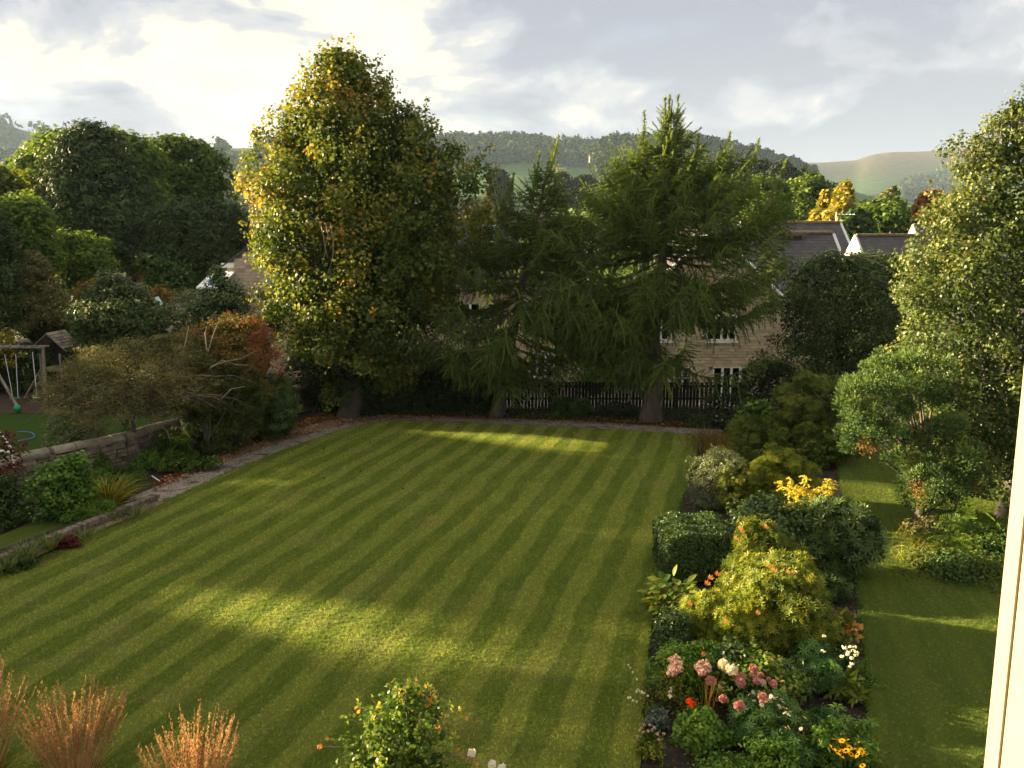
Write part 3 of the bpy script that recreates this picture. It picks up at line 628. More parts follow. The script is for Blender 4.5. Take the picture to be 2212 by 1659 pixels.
def wood(name, P, label, size=(9, 15), mat='wood_hill', leaves=26, cat='wood', lsize=3.0):
    """many distant tree crowns that read as one mass"""
    n = len(P); R = size[0] + (size[1] - size[0]) * rng.random(n); k = leaves
    ci = np.repeat(np.arange(n), k); d = unit(rng.normal(size=(n * k, 3)) + np.array([0, -.4, .5]))
    pos = P[ci] + d * (R[ci] * .55)[:, None] * (.75 + .3 * rng.random((n * k, 1))) + np.array([0, 0, 1.0]) * (R[ci] * .55)[:, None]
    tint = .55 * rng.random(n)[ci] + .35 * rng.random(n * k)
    V, Fc = scatter(ROUND, pos, unit(d + .4 * rng.normal(size=d.shape)), lsize * (.7 + .6 * rng.random(n * k)))
    o = link(name, npmesh(name, V, Fc, np.repeat(tint, 4)), None, 'stuff', leafm[mat])
    return tag(o, label, cat)
GRASSF = (.055, .095, .028); MOOR = (.15, .105, .06); MOORG = (.11, .12, .05)
h1 = hill('far_left_hill', [(-500, 250), (-100, 262), (0, 270), (60, 283), (125, 298), (200, 312), (320, 330), (480, 350)], 2600, 1300, hill_mat('hill_a', [(0, (.05, .08, .035)), (120, (.055, .085, .035)), (250, (.05, .07, .03)), (330, (.06, .07, .04))]))
h2 = hill('far_moor', [(1500, 360), (1640, 354), (1705, 353), (1780, 351), (1850, 346), (1880, 335), (1920, 329), (2000, 327), (2060, 323), (2250, 316), (2700, 300)], 3000, 1500,
          hill_mat('hill_moor', [(0, (.04, .075, .022)), (130, (.042, .075, .022)), (190, (.045, .07, .024)), (225, (.052, .050, .026)), (260, (.062, .048, .028)), (330, (.09, .062, .036))]), pw=1.5)
h3 = hill('middle_hill', [(-100, 345), (100, 335), (300, 325), (450, 320), (540, 320), (700, 317), (960, 314), (985, 309), (1040, 313), (1130, 312), (1200, 320), (1290, 324), (1420, 335), (1600, 372)], 1700, 900,
          hill_mat('hill_mid', [(0, (.07, .13, .03)), (110, (.075, .15, .03)), (170, (.05, .075, .03)), (200, (.055, .06, .03))]), pw=1.2)
h4 = hill('wooded_hill', [(1180, 450), (1230, 430), (1265, 395), (1285, 345), (1302, 314), (1350, 308), (1480, 305), (1560, 323), (1650, 343), (1710, 362), (1800, 400), (1900, 430)], 1250, 600,
          hill_mat('hill_wood', [(0, (.065, .12, .03)), (70, (.07, .13, .03)), (120, (.06, .08, .03)), (150, (.06, .07, .03))]), pw=1.2)
def U(a, b, n): return a + (b - a) * rng.random(n)
n = 1300; px = U(560, 1290, n); t = U(.76, 1.0, n); wood('hillside_wood', h3(px, t), 'dark woodland along the ridge of the middle hill, right of the big tree', (14, 24), lsize=7)
n = 900; px = U(-100, 560, n); t = U(.2, .97, n); keep = (np.sin(px * .03) + np.sin(t * 14 + px * .02)) > -.4; wood('valley_side_wood', h3(px, t)[keep], 'hazy woodland on the hillside behind the left-hand trees', (14, 24), lsize=7)
n = 1200; px = U(1278, 1760, n); t = U(.50, 1.0, n); wood('hilltop_wood', h4(px, t), 'dense wood covering the rounded hill behind the larches', (9, 16), lsize=5)
n = 500; px = U(-200, 330, n); t = U(.25, .98, n); keep = np.sin(px * .05 + t * 9) > -.2; wood('far_hill_wood', h1(px, t)[keep], 'bluish woods on the farthest hill at the left edge', (22, 40), lsize=13)
n = 420; px = U(1960, 2120, n); t = .50 + (px - 1960) / 160 * .22 * rng.random(n) + .10 * rng.random(n); wood('conifer_plantation', h2(px, t), 'dark conifer plantation on the moor slope at the right', (22, 34), lsize=12)
n = 520; px = U(930, 1330, n); t = U(.06, .34, n); wood('hill_foot_wood', h3(px, t), 'belt of dark trees at the foot of the middle hill', (14, 24), lsize=6)
n = 650; px = U(1262, 1800, n); t = U(.08, .52, n); wood('lower_hill_wood', h4(px, t), 'dark trees on the lower slope of the rounded hill', (9, 15), lsize=4)
n = 420; px = U(300, 930, n); t = U(.05, .55, n); wood('valley_slope_wood', h3(px, t), 'woodland glimpsed between the left trees and the lime', (14, 22), lsize=6)
for k_, (a_, b_, t0_, t1_) in enumerate(((1715, 1960, .50, .50), (1720, 1900, .38, .36), (1800, 1960, .44, .47))):
    n = 46; q = np.sort(rng.random(n)); px = a_ + (b_ - a_) * q; t = t0_ + (t1_ - t0_) * q + .006 * rng.normal(size=n); wood('moor_hedgerow', h2(px, t), ['line of small trees along the upper edge of the far green field', 'lower hedge line across the far green field', 'short hedge line in the far green field by the plantation'][k_], (7, 15), lsize=5)
# hedgerow trees at the foot of the hills, each a thing of its own
fd = [((1075, 372), 1, 46, 'rounded dark tree under the far field, nearest the big lime tree'), ((1215, 383), 1, 44, 'dark tree in the valley between the two larch tops'), ((1262, 388), 1, 52, 'broad dark tree below the green hillside field'), ((1330, 380), 1, 50, 'dark tree below the hill, half hidden by the larch'),
      ((1090, 392), 0, 30, 'smaller tree at the foot of the hill beside the big lime')]
for (px_, py_), q, w_, lb in fd:
    Yd = 420; half = w_ / 2
    tree('hedgerow_tree', lb, (px_, 470), [(py_ - 4, px_ - 6, px_ + 6), (py_ + 8, px_ - half * .8, px_ + half * .8), (py_ + 28, px_ - half, px_ + half), (py_ + 62, px_ - half * .8, px_ + half * .8)], 'wood_hill', ROUND, 1.6, 90, 24, 3.0, Y=Yd, zb=-20, tr=.6, nl=0, group='far hedgerow trees', lump=.15)
def farmhouse(px, py, Y, w, h, lb):
    c = A(px, py, Y); rt = root('farmhouse', c, lb, 'farmhouse'); b = MB(); b.box(c + [0, 0, h / 2 - 3], (w, 7, h + 6)); b.build('wall', M_['house_stone'], rt)
    b = MB(); x0, x1 = c[0] - w / 2 - .4, c[0] + w / 2 + .4; y0, y1 = c[1] - 4, c[1] + 4; z0, z1 = c[2] + h, c[2] + h + 3
    b.add([(x0, y0, z0), (x1, y0, z0), (x1, y1, z0), (x0, y1, z0), (x0, c[1], z1), (x1, c[1], z1)], [(0, 1, 5, 4), (2, 3, 4, 5), (0, 4, 3), (1, 2, 5), (0, 3, 2, 1)]); b.build('roof', M_['slate'], rt)
    for q in range(3):
        f = MB(); f.box((c[0] + (q - 1) * w * .3, c[1] - 3.55, c[2] + h * .55), (1.4, .12, 1.6)); f.build('window', M_['glass'], rt)
    f = MB(); f.box((c[0] - w * .3, c[1], z1), (1.2, 1.2, 2.6)); f.build('chimney', M_['house_stone'], rt)
farmhouse(1292, 347, 1180, 24, 6, 'long pale stone farmhouse high on the green hillside')
farmhouse(1212, 372, 1000, 11, 5, 'small dark farm building at the corner of the hillside field')

# ------------------------------------------------------------------ trees beyond the houses, right side
def vt(px, top, w, Y, mat, lb, zb=-6, bottom=520, nc=130, k=46, size=.42, shape='round', name='valley_tree', **kw):
    h = bottom - top; hw = w / 2
    if shape == 'round': rows = [(top, px - hw * .25, px + hw * .25), (top + h * .12, px - hw * .7, px + hw * .7), (top + h * .35, px - hw, px + hw), (top + h * .75, px - hw * .9, px + hw * .9), (bottom, px - hw * .6, px + hw * .6)]
    elif shape == 'birch': rows = [(top, px + hw * .25, px + hw * .45), (top + h * .15, px - hw * .15, px + hw * .7), (top + h * .45, px - hw * .65, px + hw * .8), (top + h * .8, px - hw, px + hw * .9), (bottom, px - hw * .8, px + hw * .8)]
    else: rows = [(top, px - 1.5, px + 1.5), (top + h * .3, px - hw * .4, px + hw * .4), (top + h * .7, px - hw * .8, px + hw * .8), (bottom, px - hw, px + hw)]
    return tree(name, lb, (px, bottom), rows, mat, ROUND, size, nc, k, w / 2212 * 1.2 * Y * .16, Y=Y, zb=zb, tr=.35, nl=3, group=None, **kw)
vt(1650, 388, 110, 115, 'mid', 'sunlit yellow-green tree behind the right edge of the larch')
vt(1752, 378, 120, 120, 'far', 'rounded leafy tree left of the golden birches', bottom=525)
vt(1690, 352, 60, 300, 'wood_hill', 'near-black round tree on the skyline right of the wooded hill', zb=-14, bottom=440, size=1.0)
vt(1640, 350, 90, 310, 'wood_hill', 'dark broad tree on the skyline behind the larch tip', zb=-14, bottom=440, size=1.0)
vt(1735, 368, 26, 190, 'yew', 'pointed spruce standing above the leafy trees', shape='cone', bottom=430, nc=60, k=40, size=.7, zb=-9, name='spruce')
vt(1757, 378, 18, 190, 'yew', 'smaller spruce just right of the pointed one', shape='cone', bottom=430, nc=50, k=36, size=.7, zb=-9, name='spruce')
vt(1775, 418, 66, 92, 'gold', 'golden birch, the left one of the pair behind the roofs', shape='birch', bottom=545, name='birch_tree', squash=1.2, droop=.5, nc=150)
vt(1812, 398, 76, 90, 'gold', 'golden birch leaning right, the taller of the pair behind the roofs', shape='birch', bottom=545, name='birch_tree', squash=1.2, droop=.5, nc=170)
vt(1905, 440, 130, 88, 'mid', 'dark green bushy tree right behind the roof ridge', bottom=560, nc=200)
vt(1925, 412, 50, 96, 'silver', 'pale grey-green tree top above the dark bushy tree', bottom=500, nc=70)
vt(2010, 416, 80, 95, 'rust', 'rust-brown tree beside the tall right-hand tree', bottom=560)
vt(1850, 455, 70, 84, 'dark', 'dark green tree filling the gap left of the bushy tree', bottom=550, nc=90)
n = 260; P = np.stack([U(62, 190, n), U(165, 330, n), np.full(n, 0.)], 1); P[:, 2] = gz(P[:, 0], P[:, 1]) + 10 + U(0, 3, n)
wood('valley_wood', P, 'mixed green woodland filling the valley floor behind the houses', (9, 14), 'far', 130, lsize=1.25)
n = 150; P = np.stack([U(-130, 55, n), U(170, 330, n), np.full(n, 0.)], 1); P[:, 2] = gz(P[:, 0], P[:, 1]) + U(0, 3, n)
wood('valley_bottom_wood', P, 'low woodland in the valley behind the lime tree', (8, 12), 'far', 70, lsize=1.8)

# ------------------------------------------------------------------ houses
def courses(face, u, w, h, mat_p, parent, rects=(), clip=None, course=.17, lens=(.28, .55), t=.06, nobj=0, near=None, name='stone'):
    """stone courses proud of a wall face; u unit vector along the face (outward normal is to the right of u)"""
    u = np.array(u, float); nrm = np.array([u[1], -u[0], 0.0]); bs = []; z = 0.0; row = 0
    while z < h - .02:
        hh = course * (.85 + .3 * rng.random()); hh = min(hh, h - z); x = -rng.random() * .3
        while x < w:
            l = lens[0] + (lens[1] - lens[0]) * rng.random(); a, b = max(x, 0), min(x + l, w)
            cx, cz = (a + b) / 2, z + hh / 2
            ok = b - a > .06 and not any(r[0] < cx < r[2] and r[1] < cz < r[3] for r in rects)
            if ok and clip is not None: ok = clip(cx, cz + hh / 2) and clip(a, cz + hh / 2) and clip(b, cz + hh / 2)
            if ok: bs.append((cx, cz, b - a - .012, hh - .014, t * (.8 + .5 * rng.random())))
            x += l
        z += hh; row += 1
    face = np.array(face, float)
    if nobj and near is not None: bs.sort(key=lambda q: (q[0] - near[0]) ** 2 + (q[1] - near[1]) ** 2)
    big = MB()
    for i, (cx, cz, bw, bh, bt) in enumerate(bs):
        c = face + u * cx + nrm * (bt / 2 - .01) + np.array([0, 0, cz])
        if i < nobj: b = MB(); b.box(c, (bw, bt, bh), u); b.build(name, mat_p, parent)
        else: big.box(c, (bw, bt, bh), u)
    if big.v: big.build('stone_courses', mat_p, parent, 'stuff')
def window(parent, face, u, x0, z0, w, h, nl, sill=True, bar=True, depth=.10):
    """white casement window set in a wall opening"""
    u = np.array(u, float); nrm = np.array([u[1], -u[0], 0.0]); face = np.array(face, float)
    P = lambda x, z, d: face + u * x + nrm * d + np.array([0, 0, z])
    f = MB(); fw = .07
    f.box(P(x0 + w / 2, z0 + fw / 2, .0), (w, .09, fw), u); f.box(P(x0 + w / 2, z0 + h - fw / 2, .0), (w, .09, fw), u)
    for i in range(nl + 1):
        f.box(P(x0 + fw / 2 + (w - fw) * i / nl, z0 + h / 2, .0), (fw * (1 if i in (0, nl) else 1.9), .09, h - 2 * fw), u)
    if bar: f.box(P(x0 + w / 2, z0 + h * .55, .005), (w - 2 * fw, .03, .03), u)
    wo = f.build('window', M_['white'], parent)
    for i in range(nl):
        a = x0 + (w - fw) * i / nl + fw * 1.4; b = x0 + (w - fw) * (i + 1) / nl - fw * .4
        g = MB(); g.box(P((a + b) / 2, z0 + h / 2, -.03), (b - a + .02, .02, h - fw * 2), u); o = g.build('pane', M_['glass'], wo)
    if sill: s = MB(); s.box(P(x0 + w / 2, z0 - .07, .08), (w + .2, .2, .12), u); s.build('sill', M_['white'], wo)
    return wo
def slates(parent, e0, e1, r0, r1, name='roof', row=.26, wid=.34):
    """slated slope between eave e0-e1 and ridge r0-r1"""
    e0, e1, r0, r1 = (np.array(v, float) for v in (e0, e1, r0, r1)); up = (r0 - e0); Ls = np.linalg.norm(up); n = int(Ls / row)
    nr = unit(np.cross(e1 - e0, up)); nr = nr if nr[2] > 0 else -nr; b = MB()
    bb = MB(); bb.add([e0 - nr * .09, e1 - nr * .09, r1 - nr * .09, r0 - nr * .09, e0, e1, r1, r0], [(3, 2, 1, 0), (4, 5, 6, 7), (0, 1, 5, 4), (1, 2, 6, 5), (2, 3, 7, 6), (3, 0, 4, 7)])
    ro = bb.build(name, M_['slate'], parent)
    for i in range(n):
        a0 = e0 + (r0 - e0) * i / n; a1 = e1 + (r1 - e1) * i / n; b0 = e0 + (r0 - e0) * (i + 1.15) / n; b1 = e1 + (r1 - e1) * (i + 1.15) / n
        m = max(1, int(np.linalg.norm(a1 - a0) / wid)); off = .5 * (i % 2)
        for j in range(-1, m + 1):
            s0 = max(0, (j + off + .02) / m); s1 = min(1, (j + 1 + off - .02) / m)
            if s1 - s0 < .2 / m: continue
            q = rng.random() * .012; lo = nr * (.018 + q); hi = nr * (.006)
            c = [a0 + (a1 - a0) * s0 + lo, a0 + (a1 - a0) * s1 + lo, b0 + (b1 - b0) * s1 + hi, b0 + (b1 - b0) * s0 + hi]
            d = [v - nr * .012 for v in c]; b.add(d + c, [(4, 5, 6, 7), (0, 1, 5, 4), (1, 2, 6, 5), (3, 0, 4, 7)])
    b.build('slate_courses', M_['slate'], ro, 'stuff'); return ro
def ridge_line(parent, a, b):
    a, b = np.array(a, float), np.array(b, float); L_ = np.linalg.norm(b - a); n = max(2, int(L_ / .45)); u = (b - a) / L_
    for i in range(n):
        m = MB(); m.tube([a + u * (L_ * (i + .02) / n), a + u * (L_ * (i + .98) / n)], [.13, .12], 7); m.build('ridge_tile', M_['ridge'], parent)
def verge(parent, a, b, th=.16):
    a, b = np.array(a, float), np.array(b, float); m = MB(); m.tube([a, b], [th * .6, th * .6], 4); m.build('verge_board', M_['white'], parent)
ZG = -1.62
# house with its gable towards the garden (behind the right larch)
def gable_house():
    Y = 46.0; xl, xr = A(1392, 700, Y)[0], A(1672, 700, Y)[0]; w = xr - xl; ze = 4.9; za = 8.0
    rt = root('stone_house', ((xl + xr) / 2, Y + 4, ZG), 'tan stone house with white windows seen through the right-hand larch', 'house')
    b = MB(); D = 9
    b.add([(xl, Y, ZG), (xr, Y, ZG), (xr, Y, ze), ((xl + xr) / 2, Y, za), (xl, Y, ze), (xl, Y + D, ZG), (xr, Y + D, ZG), (xr, Y + D, ze), ((xl + xr) / 2, Y + D, za), (xl, Y + D, ze)],
          [(0, 1, 2, 3, 4), (9, 8, 7, 6, 5), (0, 4, 9, 5), (1, 6, 7, 2), (0, 5, 6, 1)]); b.build('wall', M_['house_mortar'], rt)
    w0 = A(1526, 735, Y); w1 = A(1592, 680, Y)
    rx0 = w0[0] - xl; rz0 = w0[2] - ZG; ww = w1[0] - w0[0]; wh = w1[2] - w0[2]
    d0 = A(1540, 792, Y); d1 = A(1620, 792, Y); dx = d0[0] - xl; dw = d1[0] - d0[0]; dh = d0[2] - ZG
    d3 = A(1455, 800, Y)[0] - xl
    rects = [(rx0, rz0, rx0 + ww, rz0 + wh), (dx, 0, dx + dw, dh), (rx0 - 3.1, rz0, rx0 - 1.9, rz0 + wh), (d3, 1.0, d3 + 1.0, dh)]
    clip = lambda x, z: z + ZG < ze + (za - ze) * (1 - abs(x / w - .5) * 2) + .02
    courses((xl, Y, ZG), (1, 0, 0), w, za - ZG, M_['house_stone'], rt, rects, clip, .17, (.3, .6), .1, 230, (rx0 + 1, rz0))
    f = (xl, Y - .02, ZG); window(rt, f, (1, 0, 0), rx0, rz0, ww, wh, 4); window(rt, f, (1, 0, 0), rx0 - 3.1, rz0, 1.2, wh, 2)
    window(rt, f, (1, 0, 0), dx, .1, dw, dh - .1, 4, False, False); window(rt, f, (1, 0, 0), d3, 1.0, 1.0, dh - 1.0, 2, False)
    m = (xl + xr) / 2
    slates(rt, (xl - .3, Y - .25, ze - .3), (xl - .3, Y + D, ze - .3), (m, Y - .25, za + .1), (m, Y + D, za + .1)); slates(rt, (xr + .3, Y - .25, ze - .3), (xr + .3, Y + D, ze - .3), (m, Y - .25, za + .1), (m, Y + D, za + .1))
    verge(rt, (xl - .35, Y - .28, ze - .35), (m, Y - .28, za + .12)); verge(rt, (xr + .35, Y - .28, ze - .35), (m, Y - .28, za + .12)); ridge_line(rt, (m, Y, za + .16), (m, Y + D, za + .16))
gable_house()
def long_house(name, lb, pxl, pxr, Yf, ze, Yr, zr, left_gable=None, wins=(), verges=True, nobj=0, D=None):
    xl, xr = A(pxl, 520, Yr)[0], A(pxr, 520, Yr)[0]; D = D or (Yr - Yf) * 2; w = xr - xl
    rt = root(name, ((xl + xr) / 2, Yr, ZG - 1), lb, 'house'); zg = float(gz(0, Yr)) - .2
    b = MB(); b.add([(xl, Yf, zg), (xr, Yf, zg), (xr, Yf, ze), (xl, Yf, ze), (xl, Yr, zr), (xr, Yr, zr), (xl, Yf + D, zg), (xr, Yf + D, zg), (xr, Yf + D, ze), (xl, Yf + D, ze)],
          [(0, 1, 2, 3), (6, 9, 8, 7), (0, 3, 4, 9, 6), (1, 7, 8, 5, 2), (0, 6, 7, 1)]); b.build('wall', M_['house_mortar'], rt)
    rects = [(x, z, x + a, z + h) for x, z, a, h, n_ in wins]
    courses((xl, Yf, zg), (1, 0, 0), w, ze - zg, M_['house_stone'], rt, rects, None, .2, (.35, .7), .1, nobj, (w / 2, 4))
    for x, z, a, h, n_ in wins: window(rt, (xl, Yf - .02, zg), (1, 0, 0), x, z, a, h, n_)
    slates(rt, (xl - .15, Yf - .35, ze - .3), (xr + .25, Yf - .35, ze - .3), (xl - .15, Yr, zr + .08), (xr + .25, Yr, zr + .08), row=.3)
    slates(rt, (xl - .15, Yf + D + .35, ze - .3), (xr + .25, Yf + D + .35, ze - .3), (xl - .15, Yr, zr + .08), (xr + .25, Yr, zr + .08), row=.3)
    ridge_line(rt, (xl - .1, Yr, zr + .18), (xr + .2, Yr, zr + .18))
    if verges: verge(rt, (xr + .3, Yf - .4, ze - .3), (xr + .3, Yr, zr + .1)); verge(rt, (xr + .3, Yf + D + .4, ze - .3), (xr + .3, Yr, zr + .1))
    if left_gable:
        g = MB(); e = .02; g.add([(xl - e, Yf, zg), (xl - e, Yf, ze), (xl - e, Yr, zr + .12), (xl - e, Yf + D, ze), (xl - e, Yf + D, zg), (xl - .22, Yf - .1, zg), (xl - .22, Yf - .1, ze), (xl - .22, Yr, zr + .25), (xl - .22, Yf + D + .1, ze), (xl - .22, Yf + D + .1, zg)],
               [(5, 9, 8, 7, 6), (0, 1, 2, 3, 4), (1, 6, 7, 2), (2, 7, 8, 3), (0, 5, 6, 1), (3, 8, 9, 4)]); g.build('gable_wall', M_['cream_render'], rt)
    return rt, xl, xr
rt, xl, xr = long_house('stone_house', 'stone house with slate roof and white dormer between the lime and the left larch', 925, 1250, 50.2, 5.0, 54.2, 8.8, wins=[(2.2, 4.4, 1.2, 1.3, 2), (6, 4.4, 1.8, 1.3, 3), (2.2, 1.4, 1.4, 1.4, 2), (6.2, 1.3, 1.6, 1.4, 3)], nobj=40)
def dormer():
    Y = 50.6; p = A(1026, 520, Y); x0 = A(1014, 520, Y)[0]; x1 = x0 + 1.5; z0, z1 = A(1014, 524, Y)[2], A(1014, 490, Y)[2]
    b = MB(); b.box(((x0 + x1) / 2, Y + 1.2, (z0 + z1) / 2), (x1 - x0, 2.4, z1 - z0)); b.build('dormer', M_['slate'], rt)
    window(rt, (x0, Y - .06, z0), (1, 0, 0), .02, .02, x1 - x0 - .04, z1 - z0 - .04, 2, False, False)
    b = MB(); b.box(((x0 + x1) / 2, Y + 1.1, z1 + .06), (x1 - x0 + .3, 2.8, .12)); b.build('dormer_roof', M_['white'], rt)
dormer()
long_house('slate_roofed_house', 'house with plain slate roof just right of the larch, nearer of two', 1560, 1790, 49.5, 4.2, 54, 7.85)
long_house('slate_roofed_house', 'house with slate roof and white verge, behind the nearer slate roof', 1600, 1806, 61, 5.0, 66, 8.75)
long_house('slate_roofed_house', 'house with slate roof and sunlit cream gable left of the tall tree', 1852, 2240, 56, 4.4, 60, 7.75, True, verges=False)
long_house('slate_roofed_house', 'most distant house, only its small bright gable peak shows over the ridge', 1974, 2300, 72, 5.4, 75, 8.75, True, verges=False)
def aerial():
    p = A(1805, 487, 66); rt2 = root('tv_aerial', p, 'small television aerial on the ridge end behind the slate roof', 'aerial')
    b = MB(); b.tube([p + [0, 0, -.4], p + [0, 0, 1.0]], [.03, .03], 5); b.build('pole', M_['white'], rt2)
    b = MB(); b.tube([p + [0, 0, .85], p + [1.4, 0, .80]], [.025, .025], 4)
    for i in range(5): b.tube([p + [.2 + i * .28, -.2, .84], p + [.2 + i * .28, .2, .84]], [.012, .012], 3)
    b.build('boom', M_['white'], rt2)
aerial()
def roof_vent():
    c = A(1709, 506, 53.6); rt2 = root('ridge_vent', c, 'low stone ridge vent on the nearer slate roof', 'vent'); b = MB(); b.box(c, (1.9, .35, .18)); b.build('cap', M_['ridge'], rt2)
    for s in (-.7, 0, .7): b = MB(); b.box(c + [s, 0, -.16], (.15, .25, .16)); b.build('support', M_['ridge'], rt2)
roof_vent()
def left_house():
    Y = 56.0; a = A(490, 566, Y); xl = a[0]; ze = a[2]; half = 4.4; za = ze + half * .70; m = xl + half; xr = xl + 2 * half; D = 9; zg = ZG
    rt = root('stone_house', (m, Y + 4, zg), 'stone house with its gable half hidden behind the left edge of the lime tree', 'house')
    b = MB(); b.add([(xl, Y, zg), (xr, Y, zg), (xr, Y, ze), (m, Y, za), (xl, Y, ze), (xl, Y + D, zg), (xr, Y + D, zg), (xr, Y + D, ze), (m, Y + D, za), (xl, Y + D, ze)],
          [(0, 1, 2, 3, 4), (9, 8, 7, 6, 5), (0, 4, 9, 5), (1, 6, 7, 2), (0, 5, 6, 1)]); b.build('wall', M_['house_mortar'], rt)
    clip = lambda x, z: z + zg < ze + (za - ze) * (1 - abs(x / (2 * half) - .5) * 2) + .02
    courses((xl, Y, zg), (1, 0, 0), 2 * half, za - zg, M_['house_stone'], rt, [(3.4, 5, 4.6, 6.4)], clip, .22, (.4, .8), .06, 150, (1.2, 6.5))
    window(rt, (xl, Y - .02, zg), (1, 0, 0), 3.4, 5, 1.2, 1.4, 2)
    slates(rt, (xl - .3, Y - .2, ze - .25), (xl - .3, Y + D, ze - .25), (m, Y - .2, za + .08), (m, Y + D, za + .08)); slates(rt, (xr + .3, Y - .2, ze - .25), (xr + .3, Y + D, ze - .25), (m, Y - .2, za + .08), (m, Y + D, za + .08))
    b = MB(); b.box((xl + .1, Y - .06, ze - .22), (.8, .25, .3)); b.build('eave_bracket', M_['white'], rt)
    # lean-to on the left with conservatory
    p0 = A(472, 628, Y - .5); p1 = A(491, 603, Y - .5)
    b = MB(); b.add([(p0[0], Y - .4, zg), (xl - .01, Y - .4, zg), (xl - .01, Y - .4, p1[2]), (p0[0], Y - .4, p0[2]), (p0[0], Y + 5, zg), (xl - .01, Y + 5, zg), (xl - .01, Y + 5, p1[2]), (p0[0], Y + 5, p0[2])], [(0, 1, 2, 3), (7, 6, 5, 4), (3, 2, 6, 7), (0, 3, 7, 4)]); b.build('lean_to', M_['house_stone'], rt)
    c0, c1 = A(434, 640, Y - 3), A(470, 640, Y - 3)
    cr = root('conservatory', ((c0[0] + c1[0]) / 2, Y - 1.5, zg), 'small white conservatory with a blue roof panel beside the left stone house', 'conservatory')
    zt = A(434, 624, Y - 3)[2]; w = c1[0] - c0[0]
    b = MB()
    for i in range(5): b.box((c0[0] + w * i / 4, Y - 3, (zt + zg) / 2), (.09, .09, zt - zg))
    b.box(((c0[0] + c1[0]) / 2, Y - 3, zt), (w + .2, .14, .16)); b.box(((c0[0] + c1[0]) / 2, Y - 3, zg + .5), (w, .14, 1.0)); b.box((c0[0], Y - 1.5, zt), (.14, 3, .16)); b.build('frame', M_['white'], cr)
    b = MB(); b.box(((c0[0] + c1[0]) / 2, Y - 2.96, (zt + zg) / 2 + .5), (w, .03, zt - zg - 1)); b.build('glazing', M_['glass'], cr)
    b = MB(); e = .1; b.add([(c0[0] - .2, Y - 3.2, zt + .1), (c1[0] + .2, Y - 3.2, zt + .1), (c1[0] + .2, Y, zt + 1.0), (c0[0] - .2, Y, zt + 1.0), (c0[0] - .2, Y - 3.2, zt + .0), (c1[0] + .2, Y - 3.2, zt), (c1[0] + .2, Y, zt + .9), (c0[0] - .2, Y, zt + .9)], [(0, 1, 2, 3), (7, 6, 5, 4), (0, 4, 5, 1), (1, 5, 6, 2), (0, 3, 7, 4)]); b.build('roof', M_['white'], cr)
    q = A(466, 612, Y - 2.6); b = MB(); b.box(q, (.9, .06, .5), (1, .1, 0), (0.2, .3, 1)); b.build('blue_panel', M_['blue'], cr)
left_house()
def brick_house():
    Y = 84.0; x0, x1 = A(236, 600, Y)[0], A(340, 600, Y)[0]; zg = float(gz(0, Y)) - .3; zt = 4.6
    rt = root('brick_house', ((x0 + x1) / 2, Y + 4, zg), 'red brick house with white bay windows glimpsed under the big left trees', 'house')
    b = MB(); b.box(((x0 + x1) / 2, Y + 4, (zg + zt) / 2), (x1 - x0, 8, zt - zg)); b.build('wall', M_['redbrick'], rt)
    slates(rt, (x0 - .3, Y - .3, zt), (x1 + .3, Y - .3, zt), (x0 - .3, Y + 4, zt + 2.5), (x1 + .3, Y + 4, zt + 2.5)); w = x1 - x0
    for i in range(4):
        window(rt, (x0, Y - .06, zg), (1, 0, 0), .3 + i * w / 4, A(0, 604, Y)[2] - zg, w / 4 - .9, 1.6, 2, True, False)
    b = MB(); b.box(((x0 + x1) / 2 - 1, Y - .7, A(0, 601, Y)[2] - .4), (w * .6, 1.2, .25)); b.build('bay_roof', M_['white'], rt)
brick_house()

# ------------------------------------------------------------------ board fence behind the larches
def fence():
    Y0 = 38.6; x0, x1 = A(640, 830, Y0)[0], A(1600, 830, Y0)[0]; zb, zt = -.7, A(1100, 824, Y0)[2]
    rt = root('board_fence', ((x0 + x1) / 2, Y0, zb), 'dark board fence with narrow light gaps behind the larch trunks', 'fence')
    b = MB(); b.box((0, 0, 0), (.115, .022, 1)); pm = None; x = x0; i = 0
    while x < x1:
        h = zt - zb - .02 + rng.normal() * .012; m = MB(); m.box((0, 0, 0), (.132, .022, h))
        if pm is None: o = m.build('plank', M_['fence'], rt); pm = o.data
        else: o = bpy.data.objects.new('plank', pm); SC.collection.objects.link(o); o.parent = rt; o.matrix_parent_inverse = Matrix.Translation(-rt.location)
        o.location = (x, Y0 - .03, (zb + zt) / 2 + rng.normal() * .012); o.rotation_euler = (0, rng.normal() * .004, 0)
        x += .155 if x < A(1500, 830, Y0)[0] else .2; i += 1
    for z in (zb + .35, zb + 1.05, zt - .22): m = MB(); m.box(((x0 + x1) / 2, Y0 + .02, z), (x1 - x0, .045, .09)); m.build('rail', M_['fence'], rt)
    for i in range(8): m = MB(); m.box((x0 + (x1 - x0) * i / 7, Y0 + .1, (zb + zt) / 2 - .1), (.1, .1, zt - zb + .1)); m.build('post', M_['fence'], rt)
fence()
sheet('driveway', [(-26, 41.5), (26, 41.5), (26, 49), (-26, 49)], -1.0, rough_mat('pale_paving', flat3((.30, .27, .23), .15), 1, 6, .9, .3))

